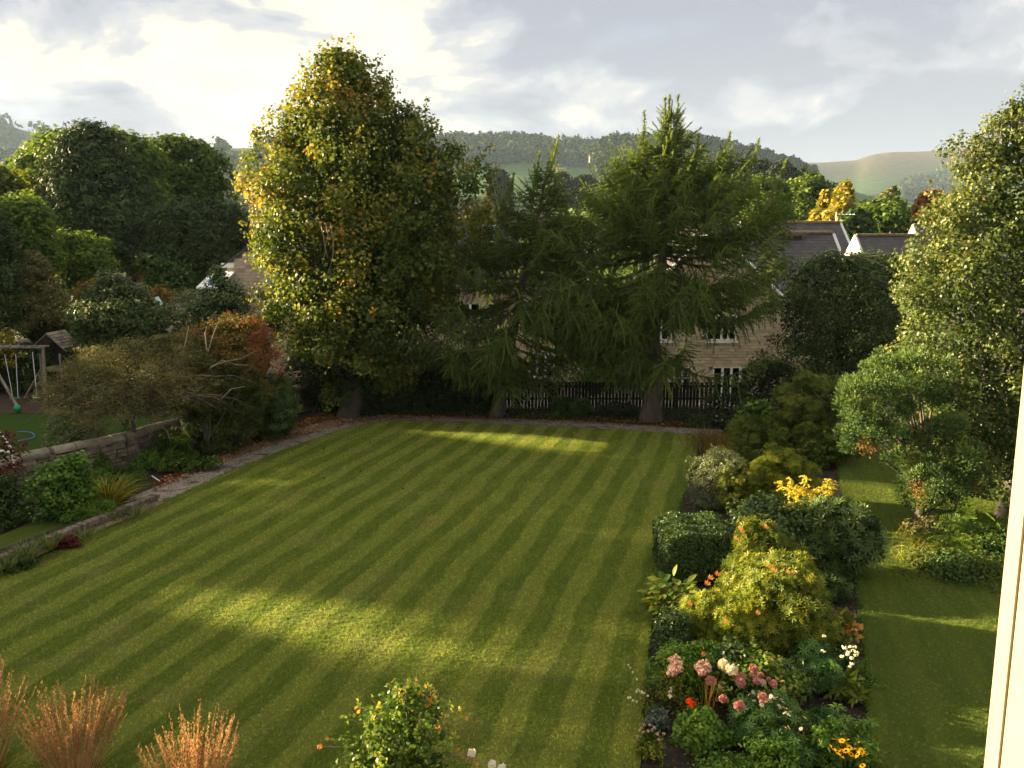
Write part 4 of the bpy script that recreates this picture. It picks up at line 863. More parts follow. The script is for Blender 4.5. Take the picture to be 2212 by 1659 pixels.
# ------------------------------------------------------------------ garden stone wall on the left
def stone_wall(pts, h, lb, zb=-.15, wid=.34, cop=.85, nmax=260, seedd=0):
    pts = [np.array(p[:2]) for p in pts]; c0 = sum(pts) / len(pts)
    rt = root('stone_wall', (c0[0], c0[1], zb), lb, 'wall'); core = MB(); ns = 0; rest = MB()
    for a, b in zip(pts[:-1], pts[1:]):
        L_ = np.linalg.norm(b - a); u = np.array([*(b - a) / L_, 0]); nrm = np.array([u[1], -u[0], 0]); mid = (a + b) / 2
        core.box((mid[0], mid[1], (zb + h - .16) / 2), (L_ + .05, wid - .1, h - .16 - zb), u)
        z = zb
        while z < h - .2:
            hh = min(.09 + .11 * rng.random(), h - .17 - z)
            if hh < .05: break
            x = 0
            while x < L_:
                l = .16 + .34 * rng.random(); t = wid / 2 + .01 + .04 * rng.random()
                l = min(l, L_ - x + .02)
                c = np.array([*a, 0]) + u * (x + l / 2) + nrm * (t - .09) + np.array([0, 0, z + hh / 2])
                m = MB() if ns < nmax else rest
                # rough block with uneven corners
                V0 = len(m.v); m.box(c, (l - .02, .18, hh - .018), u)
                for q in range(V0, V0 + 8): m.v[q] = tuple(np.array(m.v[q]) + rng.normal(size=3) * .008)
                if ns < nmax: m.build('stone', M_['stone'], rt)
                ns += 1; x += l
            z += hh
        x = 0
        while x < L_ - .2:
            l = min(cop * (.8 + .4 * rng.random()), L_ - x); cc = []
            s0 = np.array([*a, h - .17]) + u * (x + .012); s1 = np.array([*a, h - .17]) + u * (x + l - .012); m = MB(); k = 8
            dz = rng.normal() * .01; V = []
            for s in (s0, s1):
                V += [s - nrm * .23 + [0, 0, dz], ] + [s + nrm * (.23 * -math.cos(math.pi * (q + .5) / k)) + np.array([0, 0, .05 + .16 * math.sin(math.pi * (q + .5) / k) + dz]) for q in range(k)] + [s + nrm * .23 + [0, 0, dz]]
            nn = k + 2; m.add(V, [tuple(range(nn)), tuple(range(2 * nn - 1, nn - 1, -1))] + [(i, nn + i, nn + (i + 1) % nn, (i + 1) % nn) for i in range(nn)])
            m.build('coping_stone', M_['coping'], rt); x += l
    core.build('wall_core', M_['mortar'], rt)
    if rest.v: rest.build('small_stones', M_['stone'], rt, 'stuff')
wp = [G(40, 985, 1.02), G(110, 970, 1.05), G(178, 954, 1.08), G(264, 937, 1.1), G(430, 893, 1.1), G(640, 836, 1.1)]
wp = [np.array([-15.9, 21.0, 0])] + wp
stone_wall(wp[:5], 1.08, 'old stone boundary wall with rounded coping behind the left border', nmax=290)
stone_wall([wp[4], wp[5], G(700, 818, 1.1)], 1.12, 'far end of the stone wall in shade beside the lime tree', nmax=120)

# ------------------------------------------------------------------ raised planter edging
def edging():
    a = G(-60, 1262, 0)[:2]; b = G(342, 1094, 0)[:2]; a, b = np.array(a), np.array(b); L_ = np.linalg.norm(b - a); u = np.array([*(b - a) / L_, 0]); nrm = np.array([u[1], -u[0], 0])
    rt = root('brick_edging_wall', (*((a + b) / 2), 0), 'low brick edging wall of the raised bed at the left of the lawn', 'garden wall')
    o3 = np.array([*a, 0.0])
    x = 0; i = 0
    while x < L_:
        l = .10; m = MB(); m.box(o3 + u * (x + l / 2) - nrm * .11 + np.array([0, 0, .29 + rng.normal() * .006]), (l - .014, .23, .105), u)
        for q in range(8): m.v[q] = tuple(np.array(m.v[q]) + rng.normal(size=3) * .005)
        m.build('brick', M_['brick'], rt); x += l; i += 1
    x = 0
    while x < L_:
        l = .2 + .22 * rng.random(); m = MB(); m.box(o3 + u * (x + l / 2) - nrm * .09 + np.array([0, 0, .08]), (l - .02, .16, .135), u)
        for q in range(8): m.v[q] = tuple(np.array(m.v[q]) + rng.normal(size=3) * .007)
        m.build('stone', M_['edge_stone'], rt); x += l
    m = MB(); m.box(o3 + u * L_ / 2 - nrm * .12 + np.array([0, 0, .11]), (L_, .13, .24), u); m.build('mortar_bed', M_['mortar'], rt)
    x = 0
    while x < L_:
        l = .22; m = MB(); m.box(o3 + u * (x + l / 2) - nrm * .10 + np.array([0, 0, .195]), (l - .012, .18, .07), u); m.build('brick', M_['brick'], rt); x += l
    # soil inside
    q = [a + u[:2] * 0 - nrm[:2] * .2, b - nrm[:2] * .2, b - nrm[:2] * 1.1, a - nrm[:2] * 1.2]; return u, nrm, a, b
EU, EN, EA, EB = edging()
sheet('planter_soil', [tuple(EA - EN[:2] * .2), tuple(EB - EN[:2] * .2), tuple(EB - EN[:2] * .75), tuple(EA - EN[:2] * 1.0)], .16, M_['soil'], .2)
sheet('planter_grass_strip', gp((-60, 1225), (60, 1175), (130, 1150), (250, 1105), (200, 1090), (60, 1130), (-60, 1180)), -.02, M_['lawn_side'])

# ------------------------------------------------------------------ the lime tree
lime_rows = [(108, 722, 732), (130, 698, 762), (160, 668, 810), (200, 638, 850), (250, 598, 900), (290, 570, 938), (330, 552, 985), (370, 538, 1040), (410, 530, 1055), (450, 528, 1055), (500, 532, 1045), (560, 544, 1025), (620, 556, 995), (680, 570, 975), (740, 590, 945), (790, 640, 905), (835, 690, 850)]
def lime():
    b = G(757, 897); Y0 = b[1]; pr = profile(lime_rows, Y0, .6)
    rt = root('lime_tree', (b[0], Y0, 0), 'big rounded lime tree turning yellow and orange at the corner of the lawn', 'tree')
    pos, nr, ti, bg, c = crown_leaves(pr, Y0, .82, 560, 150, .74, shell=.40, squash=.85, droop=.55, up=.35, lump=.10, front=.35, core=.22)
    # more yellow towards the top and the outside
    ti = ti + .16 * np.clip((pos[:, 2] - 5) / 9, -.6, 1) - .03 - .05 * np.clip((pos[:, 0] + 7) / 4, -1, 1)
    # hanging skirts with dark bays between them
    foliage('crown', rt, leafm['lime'], ROUND, .15, pos, nr, np.clip(ti, 0, 1), bg, cut=gap_cut(LIT[2:3]))
    trunk(rt, (b[0], Y0, 0), (b[0] + .2, Y0, 12.5), .46, M_['bark'], flare=1.35)
    hi = c[c[:, 2] > 3.5]; limbs(rt, (b[0], Y0, 0), hi[rng.choice(len(hi), 26, replace=False)], M_['bark'], .11, .3)
    # bare hanging twigs seen on the crown
    for px_, py_, l in ((690, 478, 1.6), (700, 480, 1.3), (712, 482, 1.9), (1003 - 8, 460, 1.3)):
        p = A(px_ + 2, py_, Y0 - 4.3 if px_ < 900 else Y0 - 2.0); pts = np.array([p, p + [.12, -.1, -.35 * l], p + [.15 * rng.normal(), -.1, -.7 * l], p + [.3 * rng.normal(), 0, -l]])
        V, Fq = tube_np(pts, np.array([.022, .018, .013, .006]), 4); link('twig', npmesh('twig', V, Fq), rt, None, M_['twig'])
    # shoots sticking out of the outline
    ns = 120; idx = rng.choice(len(c), ns, replace=False); P0 = c[idx]; out = unit(P0 - np.array([b[0], Y0, 7.0])) + np.array([0, 0, .9])
    t = rng.random((ns, 22)); pp = P0[:, None] + unit(out)[:, None] * (t * .9 + .25)[..., None] * 1.1 + rng.normal(size=(ns, 22, 3)) * .09
    pp = pp.reshape(-1, 3); foliage('shoots', rt, leafm['lime'], ROUND, .15, pp, unit(rng.normal(size=pp.shape)), .30 + .6 * rng.random(len(pp)), np.ones(len(pp)), cut=gap_cut(LIT[2:3], .4))
    return rt
lime()

# ------------------------------------------------------------------ larches
NEEDLE = (np.array([c for i in range(4) for c in ((-.17 * math.cos(i * 1.571), 0, -.17 * math.sin(i * 1.571)), (.17 * math.cos(i * 1.571), 0, .17 * math.sin(i * 1.571)),
          (.45 * math.sin(i * 1.571 + .4), .95, .45 * math.cos(i * 1.571 + .4)))], float), np.array([[3 * i, 3 * i + 1, 3 * i + 2] for i in range(4)]))
BOUGH = {}
def bough_proto(L_, kind):
    """one larch bough along +x: bark tube mesh and needle mesh, shared by many branches"""
    m = 12; s = np.linspace(0, 1, m); ph = rng.random() * 6
    if kind == 'low': z = L_ * (-.02 * s - .16 * np.sin(math.pi * s) + .20 * s ** 3)
    elif kind == 'mid': z = L_ * (.04 * s - .07 * np.sin(math.pi * s) + .26 * s ** 3)
    else: z = L_ * (.30 * s + .22 * s ** 2)
    y = L_ * .05 * np.sin(s * 4 + ph) * s; pts = np.stack([L_ * s, y, z], 1); d = np.array([1.0, 0, 0])
    V, Fq = tube_np(pts, (.010 + .007 * L_) * (1 - .88 * s), 4); mb = npmesh('branch', V, Fq, smooth=True); mb.materials.append(M_['larch_bark'])
    SP = []; SD = []; ST = []
    def strand(p0, dd, l, sag, tone):
        k = max(3, int(l / .05)); q = (np.arange(k) + .5) / k
        SP.append(p0 + dd * (l * q)[:, None] + np.array([0, 0, -1.0]) * (sag * l * q ** 2)[:, None]); SD.append(unit(dd + np.array([0, 0, -2.0]) * (sag * q)[:, None])); ST.append(np.full(k, tone))
    nbr = int(L_ * 17); lowk = {'low': 1.0, 'mid': .55, 'high': .1}[kind]
    for j in range(nbr):
        q = .08 + .92 * ((j + rng.random()) / nbr) ** .85; pb = np.array([np.interp(q, s, pts[:, c]) for c in range(3)]); sgn = 1 if j % 2 else -1; r = rng.random()
        wide = min(1, L_ / 2.2 + .15) * (1.15 - .75 * q) * (.35 + .9 * min(1, q * 2.5)); tone = .55 * rng.random()
        if r < .58: dd = unit(np.array([.75 + .3 * rng.random(), sgn * (.65 + .5 * rng.random()), .10 * rng.normal() + .06])); strand(pb, dd, (.35 + .85 * rng.random()) * wide, .12 + .35 * lowk * rng.random(), tone)
        elif r < .58 + .26 * lowk + .05: dd = unit(np.array([.3, sgn * .35, -.6]) + rng.normal(size=3) * .2); strand(pb, dd, (.3 + .75 * rng.random()) * (.4 + .6 * lowk) * min(1, L_ / 2 + .2), .3, tone)
        else: dd = unit(np.array([.5, sgn * .4 * rng.random(), .55 + .3 * rng.random()]) + rng.normal(size=3) * .14); strand(pb, dd, (.18 + .42 * rng.random()) * min(1, L_ / 1.5), 0, tone + .25)
    strand(pts[-3], unit(pts[-1] - pts[-3]), .55, -.12, .6)
    P = np.concatenate(SP); D = np.concatenate(SD); T = np.concatenate(ST); n_ = len(P)
    V, Fc = scatter(NEEDLE, P + rng.normal(size=P.shape) * .008, unit(rng.normal(size=P.shape)), .095 * (.8 + .5 * rng.random(n_)), D)
    mn = npmesh('needles', V, Fc, np.repeat(np.clip(T + .25 * rng.random(n_), 0, 1), len(NEEDLE[0]))); mn.materials.append(leafm['larch']); return mb, mn
for kind_ in ('low', 'mid', 'high'):
    for L__ in (.6, 1.1, 1.8, 2.6, 3.6, 4.8):
        for v_ in range(2): BOUGH.setdefault((kind_, L__), []).append(bough_proto(L__, kind_))
def larch(label, base, top, rows, nb, trunk_r, leaders=(), z0=1.6, name='larch_tree', bare=(), right_gap=None):
    b = G(*base); Y0 = b[1]; pr = profile(rows, Y0, .8); tp = A(*top, Y0)
    rt = root(name, (b[0], Y0, 0), label, 'tree'); H = tp[2]; inv = Matrix.Translation(-rt.location)
    trunk(rt, (b[0], Y0, 0), tp, trunk_r, M_['larch_bark'], flare=1.5, n=12)
    def put(p0, th, L_, kind, pitch=0.0, roll=0.0):
        Ls = (.6, 1.1, 1.8, 2.6, 3.6, 4.8); k = min(Ls, key=lambda v: abs(math.log(v / max(L_, .3)))); mb, mn = BOUGH[(kind, k)][rng.integers(2)]
        o = bpy.data.objects.new('branch', mb); SC.collection.objects.link(o); o.parent = rt; o.matrix_parent_inverse = inv; o.location = tuple(p0)
        o.rotation_mode = 'ZYX' if False else 'XYZ'; o.rotation_euler = (roll, -pitch, th); q = L_ / k; o.scale = (q, min(1.15, .5 + .5 * q), min(1.15, .5 + .5 * q))
        n = bpy.data.objects.new('needles', mn); SC.collection.objects.link(n); n.parent = o; n['kind'] = 'stuff'
    for i in range(nb):
        f = (i + .5) / nb; z = z0 + (H - .45 - z0) * f ** .95; th = i * 2.39996 + rng.normal() * .35
        if rng.random() < .22: th = -abs(th % math.pi)
        if rng.random() < .35: th = (0 if math.cos(th) > 0 else math.pi) + rng.normal() * .45
        cx = np.interp(z, pr[:, 0], pr[:, 1]); zt = z + (.5 if f > .45 else -.1); rx = np.interp(zt, pr[:, 0], pr[:, 2]); cxt = np.interp(zt, pr[:, 0], pr[:, 1]); tx = b[0] + (tp[0] - b[0]) * (z / H)
        side = math.cos(th); reach = abs(cxt + math.copysign(rx, side) - tx); L_ = reach * abs(side) + rx * .85 * (1 - abs(side)); L_ *= .80 + .36 * rng.random(); L_ = max(L_, .35)
        if any(zb0 < z < zb1 and rng.random() < pr_ for zb0, zb1, pr_ in bare): continue
        kind = 'low' if f < .42 else ('mid' if f < .74 else 'high')
        if right_gap and right_gap[0] < z < right_gap[1] and math.cos(th) > .25 and rng.random() < right_gap[2]: continue
        if kind == 'low' and z < 3: L_ = min(L_, 2.6)
        if kind == 'high': z -= .35 * L_
        put((tx, Y0, z), th, min(L_, 5.2), kind, (-.10 if kind == 'low' else 0.0) + rng.normal() * .09, rng.normal() * .15)
    for (lx, ly, bx, by) in leaders:
        p1 = A(lx, ly, Y0 - .3); p0 = A(bx, by, Y0 - .1); sg = np.linspace(0, 1, 8)[:, None]
        V, Fq = tube_np(p0 + (p1 - p0) * sg, .045 * (1 - .85 * sg[:, 0]), 4); link('leader', npmesh('leader', V, Fq), rt, None, M_['twig'])
        L_ = np.linalg.norm(p1 - p0); n = int(L_ * 4); k = 30; q = rng.random(int(L_ * 75))
        P = p0 + (p1 - p0) * (q[:, None]); put_ = unit(rng.normal(size=P.shape)); V, Fc = scatter(NEEDLE, P, put_, .11, unit(rng.normal(size=P.shape) + [0, 0, 1.2])); link('needles', npmesh('needles', V, Fc, np.full(len(V), .75)), rt, 'stuff', leafm['larch'])
        for jj in range(n):
            q = (jj / n) ** 1.1 * .8; put(p0 + (p1 - p0) * q, rng.random() * 6.28, (.12 + .42 * (1 - q)) * min(1, L_ / 2.2), 'high', .3)
larch('tall larch with upright leading shoots, right of the middle of the back path', (1405, 907), (1452, 215),
      [(230, 1438, 1466), (300, 1400, 1500), (345, 1340, 1560), (400, 1290, 1620), (450, 1262, 1668), (500, 1225, 1690), (550, 1190, 1712), (620, 1170, 1725), (700, 1200, 1712), (770, 1230, 1650), (830, 1290, 1560)], 270, .36,
      [(1447, 205, 1440, 420), (1466, 206, 1450, 400), (1437, 212, 1436, 380), (1392, 240, 1386, 440), (1510, 290, 1490, 440), (1578, 285, 1545, 430), (1640, 300, 1600, 450), (1700, 345, 1650, 460)], z0=2.3, right_gap=(1.5, 5.0, .8), bare=((2.6, 5.0, .5),))
larch('smaller larch with drooping branches, between the lime tree and the tall larch', (1072, 897), (1185, 345),
      [(350, 1175, 1200), (400, 1120, 1215), (450, 1080, 1235), (500, 1050, 1262), (560, 1000, 1300), (620, 930, 1330), (680, 880, 1340), (740, 890, 1330), (800, 960, 1300), (850, 1010, 1230)], 215, .26,
      [(1208, 293, 1180, 400), (1166, 330, 1150, 440), (1056, 362, 1075, 470), (1110, 372, 1100, 480)], z0=1.8, bare=((2.2, 4.6, .45), (6, 9, .25)))

# ------------------------------------------------------------------ right side: yew, juniper, tall round-leaved tree
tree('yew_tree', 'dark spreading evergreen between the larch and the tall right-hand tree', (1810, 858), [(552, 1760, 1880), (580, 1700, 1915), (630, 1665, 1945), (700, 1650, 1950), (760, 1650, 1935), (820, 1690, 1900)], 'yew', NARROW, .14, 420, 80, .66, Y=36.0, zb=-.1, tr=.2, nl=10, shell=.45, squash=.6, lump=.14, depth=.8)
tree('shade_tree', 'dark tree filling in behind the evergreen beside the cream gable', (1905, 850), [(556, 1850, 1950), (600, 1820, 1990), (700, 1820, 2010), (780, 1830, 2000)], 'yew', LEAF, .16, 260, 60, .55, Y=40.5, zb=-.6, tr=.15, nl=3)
def dead_branch():
    rt = root('bare_branch', A(1850, 560, 35.5), 'bare grey branch arching over the top of the dark evergreen', 'branch')
    for pts in ([(1780, 545), (1800, 540), (1840, 550), (1890, 565), (1935, 590)], [(1818, 548), (1850, 570), (1890, 600)], [(1870, 555), (1900, 552), (1918, 540)], [(1860, 590), (1900, 605), (1950, 630)]):
        P = np.array([A(x, y, 35.2 - .2 * i) for i, (x, y) in enumerate(pts)]); V, Fq = tube_np(P, np.linspace(.04, .012, len(P)), 4); link('twig', npmesh('twig', V, Fq), rt, None, M_['twig'])
dead_branch()
def tall_right():
    b = np.array([13.6, 22.6, 0]); Y0 = 22.6
    rows = [(222, 2178, 2215), (260, 2140, 2260), (310, 2065, 2300), (360, 2040, 2330), (430, 2015, 2360), (500, 1985, 2380), (560, 1955, 2390), (640, 1935, 2400), (720, 1930, 2400), (800, 1940, 2400), (880, 1965, 2400), (940, 2000, 2390), (1010, 2085, 2380), (1080, 2120, 2370)]
    pr = profile(rows, Y0, .5); rt = root('round_leaved_tree', b, 'tall glossy round-leaved tree filling the right edge', 'tree')
    pos, nr, ti, bg, c = crown_leaves(pr, Y0, .75, 520, 110, .45, shell=.4, squash=.95, droop=.1, up=.25, lump=.12, front=.4, core=.25)
    foliage('crown', rt, leafm['alder'], ROUND, .088, pos, nr, ti, bg)
    trunk(rt, b, (14.5, Y0, 9.5), .18, M_['bark_grey']); limbs(rt, b, c[rng.choice(len(c), 18, replace=False)], M_['bark_grey'], .05, .2)
    # upright leafy shoots along the top and left outline
    for (x0_, y0_, x1_, y1_) in ((2160, 300, 2168, 232), (2185, 290, 2186, 215), (2200, 280, 2208, 232), (2128, 330, 2132, 270), (2075, 345, 2072, 290), (2098, 350, 2102, 292), (2060, 380, 2050, 318), (2150, 300, 2148, 250), (2020, 440, 2010, 390), (1975, 600, 1962, 560), (2115, 340, 2118, 300), (2090, 345, 2086, 320)):
        p0 = A(x0_, y0_, Y0 - .5); p1 = A(x1_, y1_, Y0 - .5); V, Fq = tube_np(np.array([p0, (p0 + p1) / 2, p1]), [.012, .008, .003], 4); link('shoot', npmesh('shoot', V, Fq), rt, None, M_['twig'])
        m = 34; s = rng.random(m)[:, None]; pp = p0 - (p1 - p0) * .8 + (p1 - p0) * 1.8 * s + rng.normal(size=(m, 3)) * .07 * (1.3 - s)
        V, Fc = scatter(ROUND, pp, unit(rng.normal(size=(m, 3)) + [0, -.3, .4]), .085); link('shoot_leaves', npmesh('shoot_leaves', V, Fc, np.repeat(.5 + .5 * rng.random(m), 4)), rt, 'stuff', leafm['alder'])
tall_right()
def juniper():
    b = G(1985, 1142); Y0 = b[1]; rt = root('juniper_tree', b, 'bright green juniper with layered pads of foliage and a bare trunk', 'tree')
    pads = [(1925, 800, 70, 45), (1865, 850, 48, 40), (1960, 860, 70, 40), (1870, 905, 52, 38), (1930, 905, 60, 38), (1852, 945, 42, 26), (1905, 945, 50, 30), (2010, 900, 55, 40), (2050, 930, 45, 36), (1985, 985, 34, 26), (2030, 1000, 50, 26), (2075, 985, 40, 30),
            (2000, 1035, 34, 26), (1975, 1062, 26, 24), (2050, 1050, 42, 26), (2040, 1080, 34, 24), (1905, 815, 55, 38), (1985, 800, 60, 50), (1840, 885, 26, 26)]
    P = []; Nn = []; T = []
    pads += [(1960, 1000, 40, 30), (2000, 965, 50, 34), (2060, 1010, 50, 36), (2090, 1040, 40, 34), (1972, 1048, 34, 26), (2020, 1078, 44, 24), (2100, 960, 50, 40), (1880, 840, 50, 34), (1835, 915, 30, 30), (1950, 840, 60, 40), (1990, 845, 50, 44), (1960, 925, 55, 30), (1890, 875, 55, 34)]
    for (x, y, rx, ry) in pads:
        c = A(x, y, Y0 + rng.normal() * .7 - .2); sx = rx * .82 / F_ * Y0; sz = ry * .66 / F_ * Y0; nc = int(9 * sx * sz / .25 + 8)
        d = unit(rng.normal(size=(nc, 3)) + [0, -.3, .35]); cc = c + d * np.array([sx, sx * .9, sz]) * (.85 + .4 * rng.random((nc, 1)))
        k = 110; ci = np.repeat(np.arange(nc), k); dd = unit(rng.normal(size=(nc * k, 3)) + d[ci] * .8); rf = rng.random(nc * k) ** .5; P.append(cc[ci] + dd * .22 * rf[:, None]); Nn.append(dd)
        T.append(np.clip(-.12 + .42 * rng.random(nc)[ci] + .2 * rng.random(nc * k) + .62 * rf * (dd[:, 2] > -.15), 0, 1))  # shade in the recesses and under clumps put into the leaf colour
    P = np.concatenate(P); Nn = np.concatenate(Nn); T = np.concatenate(T)
    V, Fc = scatter(NARROW, P, unit(rng.normal(size=P.shape)), .095, unit(Nn + np.array([0, 0, .35]) + .3 * rng.normal(size=P.shape)))
    link('crown', npmesh('crown', V, Fc, np.repeat(T, 4)), rt, 'stuff', leafm['juniper'])
    V, Fc = scatter(NARROW, *(lambda q: (q, unit(rng.normal(size=q.shape))))(np.concatenate([A(x, y, Y0 - .4) + rng.normal(size=(90, 3)) * [.12, .12, .1] for x, y in ((1975, 1000), (1990, 1012), (1965, 990), (1862, 958), (1880, 965), (1975, 1050), (2120, 1060), (2105, 1045), (1990, 1075))])), .07)
    link('dead_sprays', npmesh('dead_sprays', V, Fc, np.full(len(V), .8)), rt, 'stuff', leafm['rust'])
    trunk(rt, b, (b[0] + .1, Y0, 3.6), .15, M_['larch_bark']); tg = np.array([A(x, y, Y0) for x, y, _, _ in pads]); limbs(rt, b, tg, M_['larch_bark'], .05, .5)
juniper()
bush('azalea_bush', 'large yellow-green azalea below the dark evergreen', 'bush', (1755, 965), [(812, 1730, 1790), (835, 1690, 1850), (880, 1665, 1870), (930, 1660, 1850), (980, 1675, 1830), (1005, 1700, 1815)], 'azalea', ROSETTE, .10, 200, 30, .30, shell=.4, squash=.6, Y=29.5)
bush('broadleaf_bush', 'low dark bush with broad yellowing leaves under the azalea', 'bush', (1775, 1000), [(930, 1730, 1830), (965, 1700, 1838), (1005, 1715, 1828)], 'azalea', ROUND, .11, 60, 34, .25)
bush('laurel_bush', 'leafy bright laurel shoot in front of the dark evergreen', 'bush', (1625, 928), [(866, 1615, 1635), (885, 1600, 1660), (910, 1598, 1672), (935, 1600, 1668)], 'perennial', LEAF, .17, 26, 22, .28, Y=31.5)
bush('olive_bush', 'rounded olive-green bush at the back of the flower bed', 'bush', (1640, 965), [(902, 1610, 1650), (925, 1580, 1690), (960, 1570, 1700), (985, 1590, 1690)], 'azalea', ROSETTE, .075, 110, 22, .25, Y=28.5)
for i, (bx_, lb) in enumerate(((1545, 'brown-green weeds at the far right corner of the lawn'),)):
    rt = root('weed_clump', G(bx_, 962), lb, 'weeds'); n = 900; a = G(1560, 985)[:2]; P = np.stack([a[0] + rng.normal(size=n) * .35, a[1] + .8 + rng.normal(size=n) * 1.0, np.full(n, -.02)], 1)
    V, Fc, kk = strands(P, rng.normal(size=(n, 3)) * .25 + [0, 0, 1], .35 + .5 * rng.random(n), .012, .15); link('blades', npmesh('blades', V, Fc, np.repeat(rng.random(n), kk)), rt, 'stuff', leafm['bronze'])
bush('silver_bush', 'silvery grey bush at the lawn edge, farthest back in the bed', 'bush', (1530, 1090), [(975, 1530, 1570), (995, 1502, 1610), (1030, 1490, 1618), (1070, 1490, 1600), (1105, 1500, 1575)], 'silver', NARROW, .07, 170, 46, .2)
bush('green_bush', 'small green bush with a red shoot tip growing against the silvery bush', 'bush', (1570, 1100), [(1000, 1560, 1605), (1030, 1545, 1630), (1070, 1545, 1625), (1110, 1550, 1610)], 'pieris_g', ROSETTE, .065, 70, 24, .18)
bush('pieris_bush', 'yellow-green pieris bush behind the goldenrod', 'bush', (1655, 1085), [(975, 1655, 1700), (1000, 1625, 1745), (1040, 1605, 1765), (1080, 1598, 1740), (1110, 1605, 1700)], 'pieris', ROSETTE, .085, 170, 26, .22)
bush('laurel_bush', 'dark green laurel bush in the middle of the bed, behind the clipped box', 'bush', (1660, 1225), [(1082, 1620, 1680), (1110, 1580, 1730), (1160, 1570, 1752), (1210, 1575, 1750), (1260, 1600, 1735)], 'laurel', LEAF, .09, 220, 40, .28, shell=.4, lump=.2)
bush('rhododendron_bush', 'dark rhododendron with pale upright leaves overhanging the side lawn', 'bush', (1800, 1235), [(1095, 1760, 1850), (1120, 1738, 1880), (1160, 1730, 1885), (1210, 1735, 1860), (1250, 1750, 1840)], 'laurel', ROSETTE, .15, 130, 20, .32, shell=.5, lump=.22)
def box_hedge():
    # clipped block: leaves on the faces of a rounded box
    c = G(1508, 1250); Y0 = c[1] + .45; rt = root('clipped_box_bush', (c[0], Y0, 0), 'square clipped box bush at the right edge of the lawn', 'bush')
    hx, hy, hz = .84, .80, 1.18; n = 26000; u = rng.random((n, 3)) * 2 - 1; f = rng.integers(0, 5, n)
    ax = np.array([0, 0, 1, 1, 2])[f]; sg = np.array([1, -1, 1, -1, 1])[f]; u[np.arange(n), ax] = sg
    s = np.abs(u) ** 7; k_ = (s.sum(1)) ** (1 / 7); u = u / k_[:, None]
    nr = unit(np.sign(u) * np.abs(u) ** 6); lum = 1 + .03 * np.sin(u[:, 0] * 7 + u[:, 2] * 5) + .02 * np.sin(u[:, 1] * 11)
    P = np.array([c[0], Y0, 0]) + np.stack([u[:, 0] * hx * lum, u[:, 1] * hy * lum, (u[:, 2] + 1) / 2 * hz * lum], 1) - nr * .12 * rng.random((n, 1)) ** 2 + rng.normal(size=(n, 3)) * .012
    V, Fc = scatter(ROUND, P, unit(nr + .9 * rng.normal(size=P.shape)), .05); V[:, 2] = np.maximum(V[:, 2], .01)
    link('foliage', npmesh('foliage', V, Fc, np.repeat(np.clip(.2 + .6 * rng.random(n) + .15 * nr[:, 2], 0, 1), 4)), rt, 'stuff', leafm['box'])
    b = MB(); b.box((c[0], Y0, hz * .45), (hx * 1.6, hy * 1.6, hz * .84)); b.build('twig_mass', leafm['ivy'], rt)
box_hedge()
def tips(rt, pts, mat, size, n=1, Y=None, name='shoot_tip', zoff=0):
    for (x, y, Yd) in pts:
        p = A(x, y, Yd); V, Fc = scatter(ROSETTE, np.array([p, p + [0, 0, .02]]), np.array([[0, -.4, 1.0], [.3, -.5, .8]]), size * .6); link(name, npmesh(name, V, Fc, np.repeat(rng.random(2), len(ROSETTE[0]))), rt, None, leafm[mat])
b1, _, _ = bush('pieris_bush', 'tall conical pieris bush with red shoot tips, right of the clipped box', 'bush', (1625, 1330), [(1128, 1612, 1640), (1155, 1595, 1680), (1200, 1575, 1735), (1250, 1560, 1750), (1310, 1550, 1740), (1350, 1570, 1720)], 'pieris_g', ROSETTE, .09, 210, 24, .24, lump=.2, shell=.45)
tips(b1, [(1599, 1143, 14.9), (1603, 1150, 14.8), (1590, 1165, 14.8), (1673, 1233, 14.2), (1660, 1225, 14.2), (1655, 1140, 15.2)], 'redtip', .10)
b2, _, _ = bush('pieris_bush', 'big yellow-green pieris mound in the middle of the bed', 'bush', (1690, 1400), [(1210, 1690, 1740), (1240, 1610, 1765), (1290, 1590, 1780), (1340, 1590, 1786), (1390, 1610, 1770), (1430, 1640, 1740)], 'pieris_g', ROSETTE, .082, 300, 26, .25, shell=.45, lump=.2)
tips(b2, [(1713, 1238, 14.1), (1670, 1232, 14.2), (1702, 1237, 14.2)], 'redtip', .08)
b3, _, _ = bush('pieris_bush', 'bright yellow pieris at the front of the mound, lit by the sun', 'bush', (1605, 1415), [(1300, 1560, 1640), (1330, 1542, 1665), (1370, 1545, 1668), (1410, 1560, 1660), (1440, 1580, 1650)], 'pieris', ROSETTE, .068, 150, 24, .2, lump=.2, shell=.45)
tips(b3, [(1637, 1326, 12.9), (1569, 1345, 12.8)], 'redtip', .085)
b4, _, _ = bush('pieris_bush', 'upright narrow pieris with yellow-green shoots beside the lawn edge', 'bush', (1510, 1400), [(1285, 1505, 1545), (1315, 1480, 1560), (1360, 1470, 1560), (1410, 1470, 1540), (1435, 1480, 1530)], 'pieris', ROSETTE, .072, 130, 22, .2, lump=.2, shell=.5)
tips(b4, [(1490, 1306, 13.2), (1519, 1415, 12.6)], 'redtip', .085)
tips(b4, [(1535, 1250, 14.0), (1550, 1242, 14.2), (1528, 1262, 14.0)], 'redtip', .11)
bush('small_leaved_bush', 'small dark-leaved bush at the lawn edge beneath the broad-leaved plant', 'bush', (1440, 1415), [(1320, 1425, 1480), (1350, 1412, 1490), (1400, 1412, 1480), (1430, 1425, 1470)], 'laurel', LEAF, .04, 120, 40, .15)
bush('euphorbia_clump', 'low green leafy clump on the bare soil right of the pieris mound', 'plant', (1790, 1290), [(1245, 1775, 1810), (1265, 1755, 1830), (1300, 1760, 1825)], 'laurel', ROSETTE, .09, 34, 16, .15, nl=3)
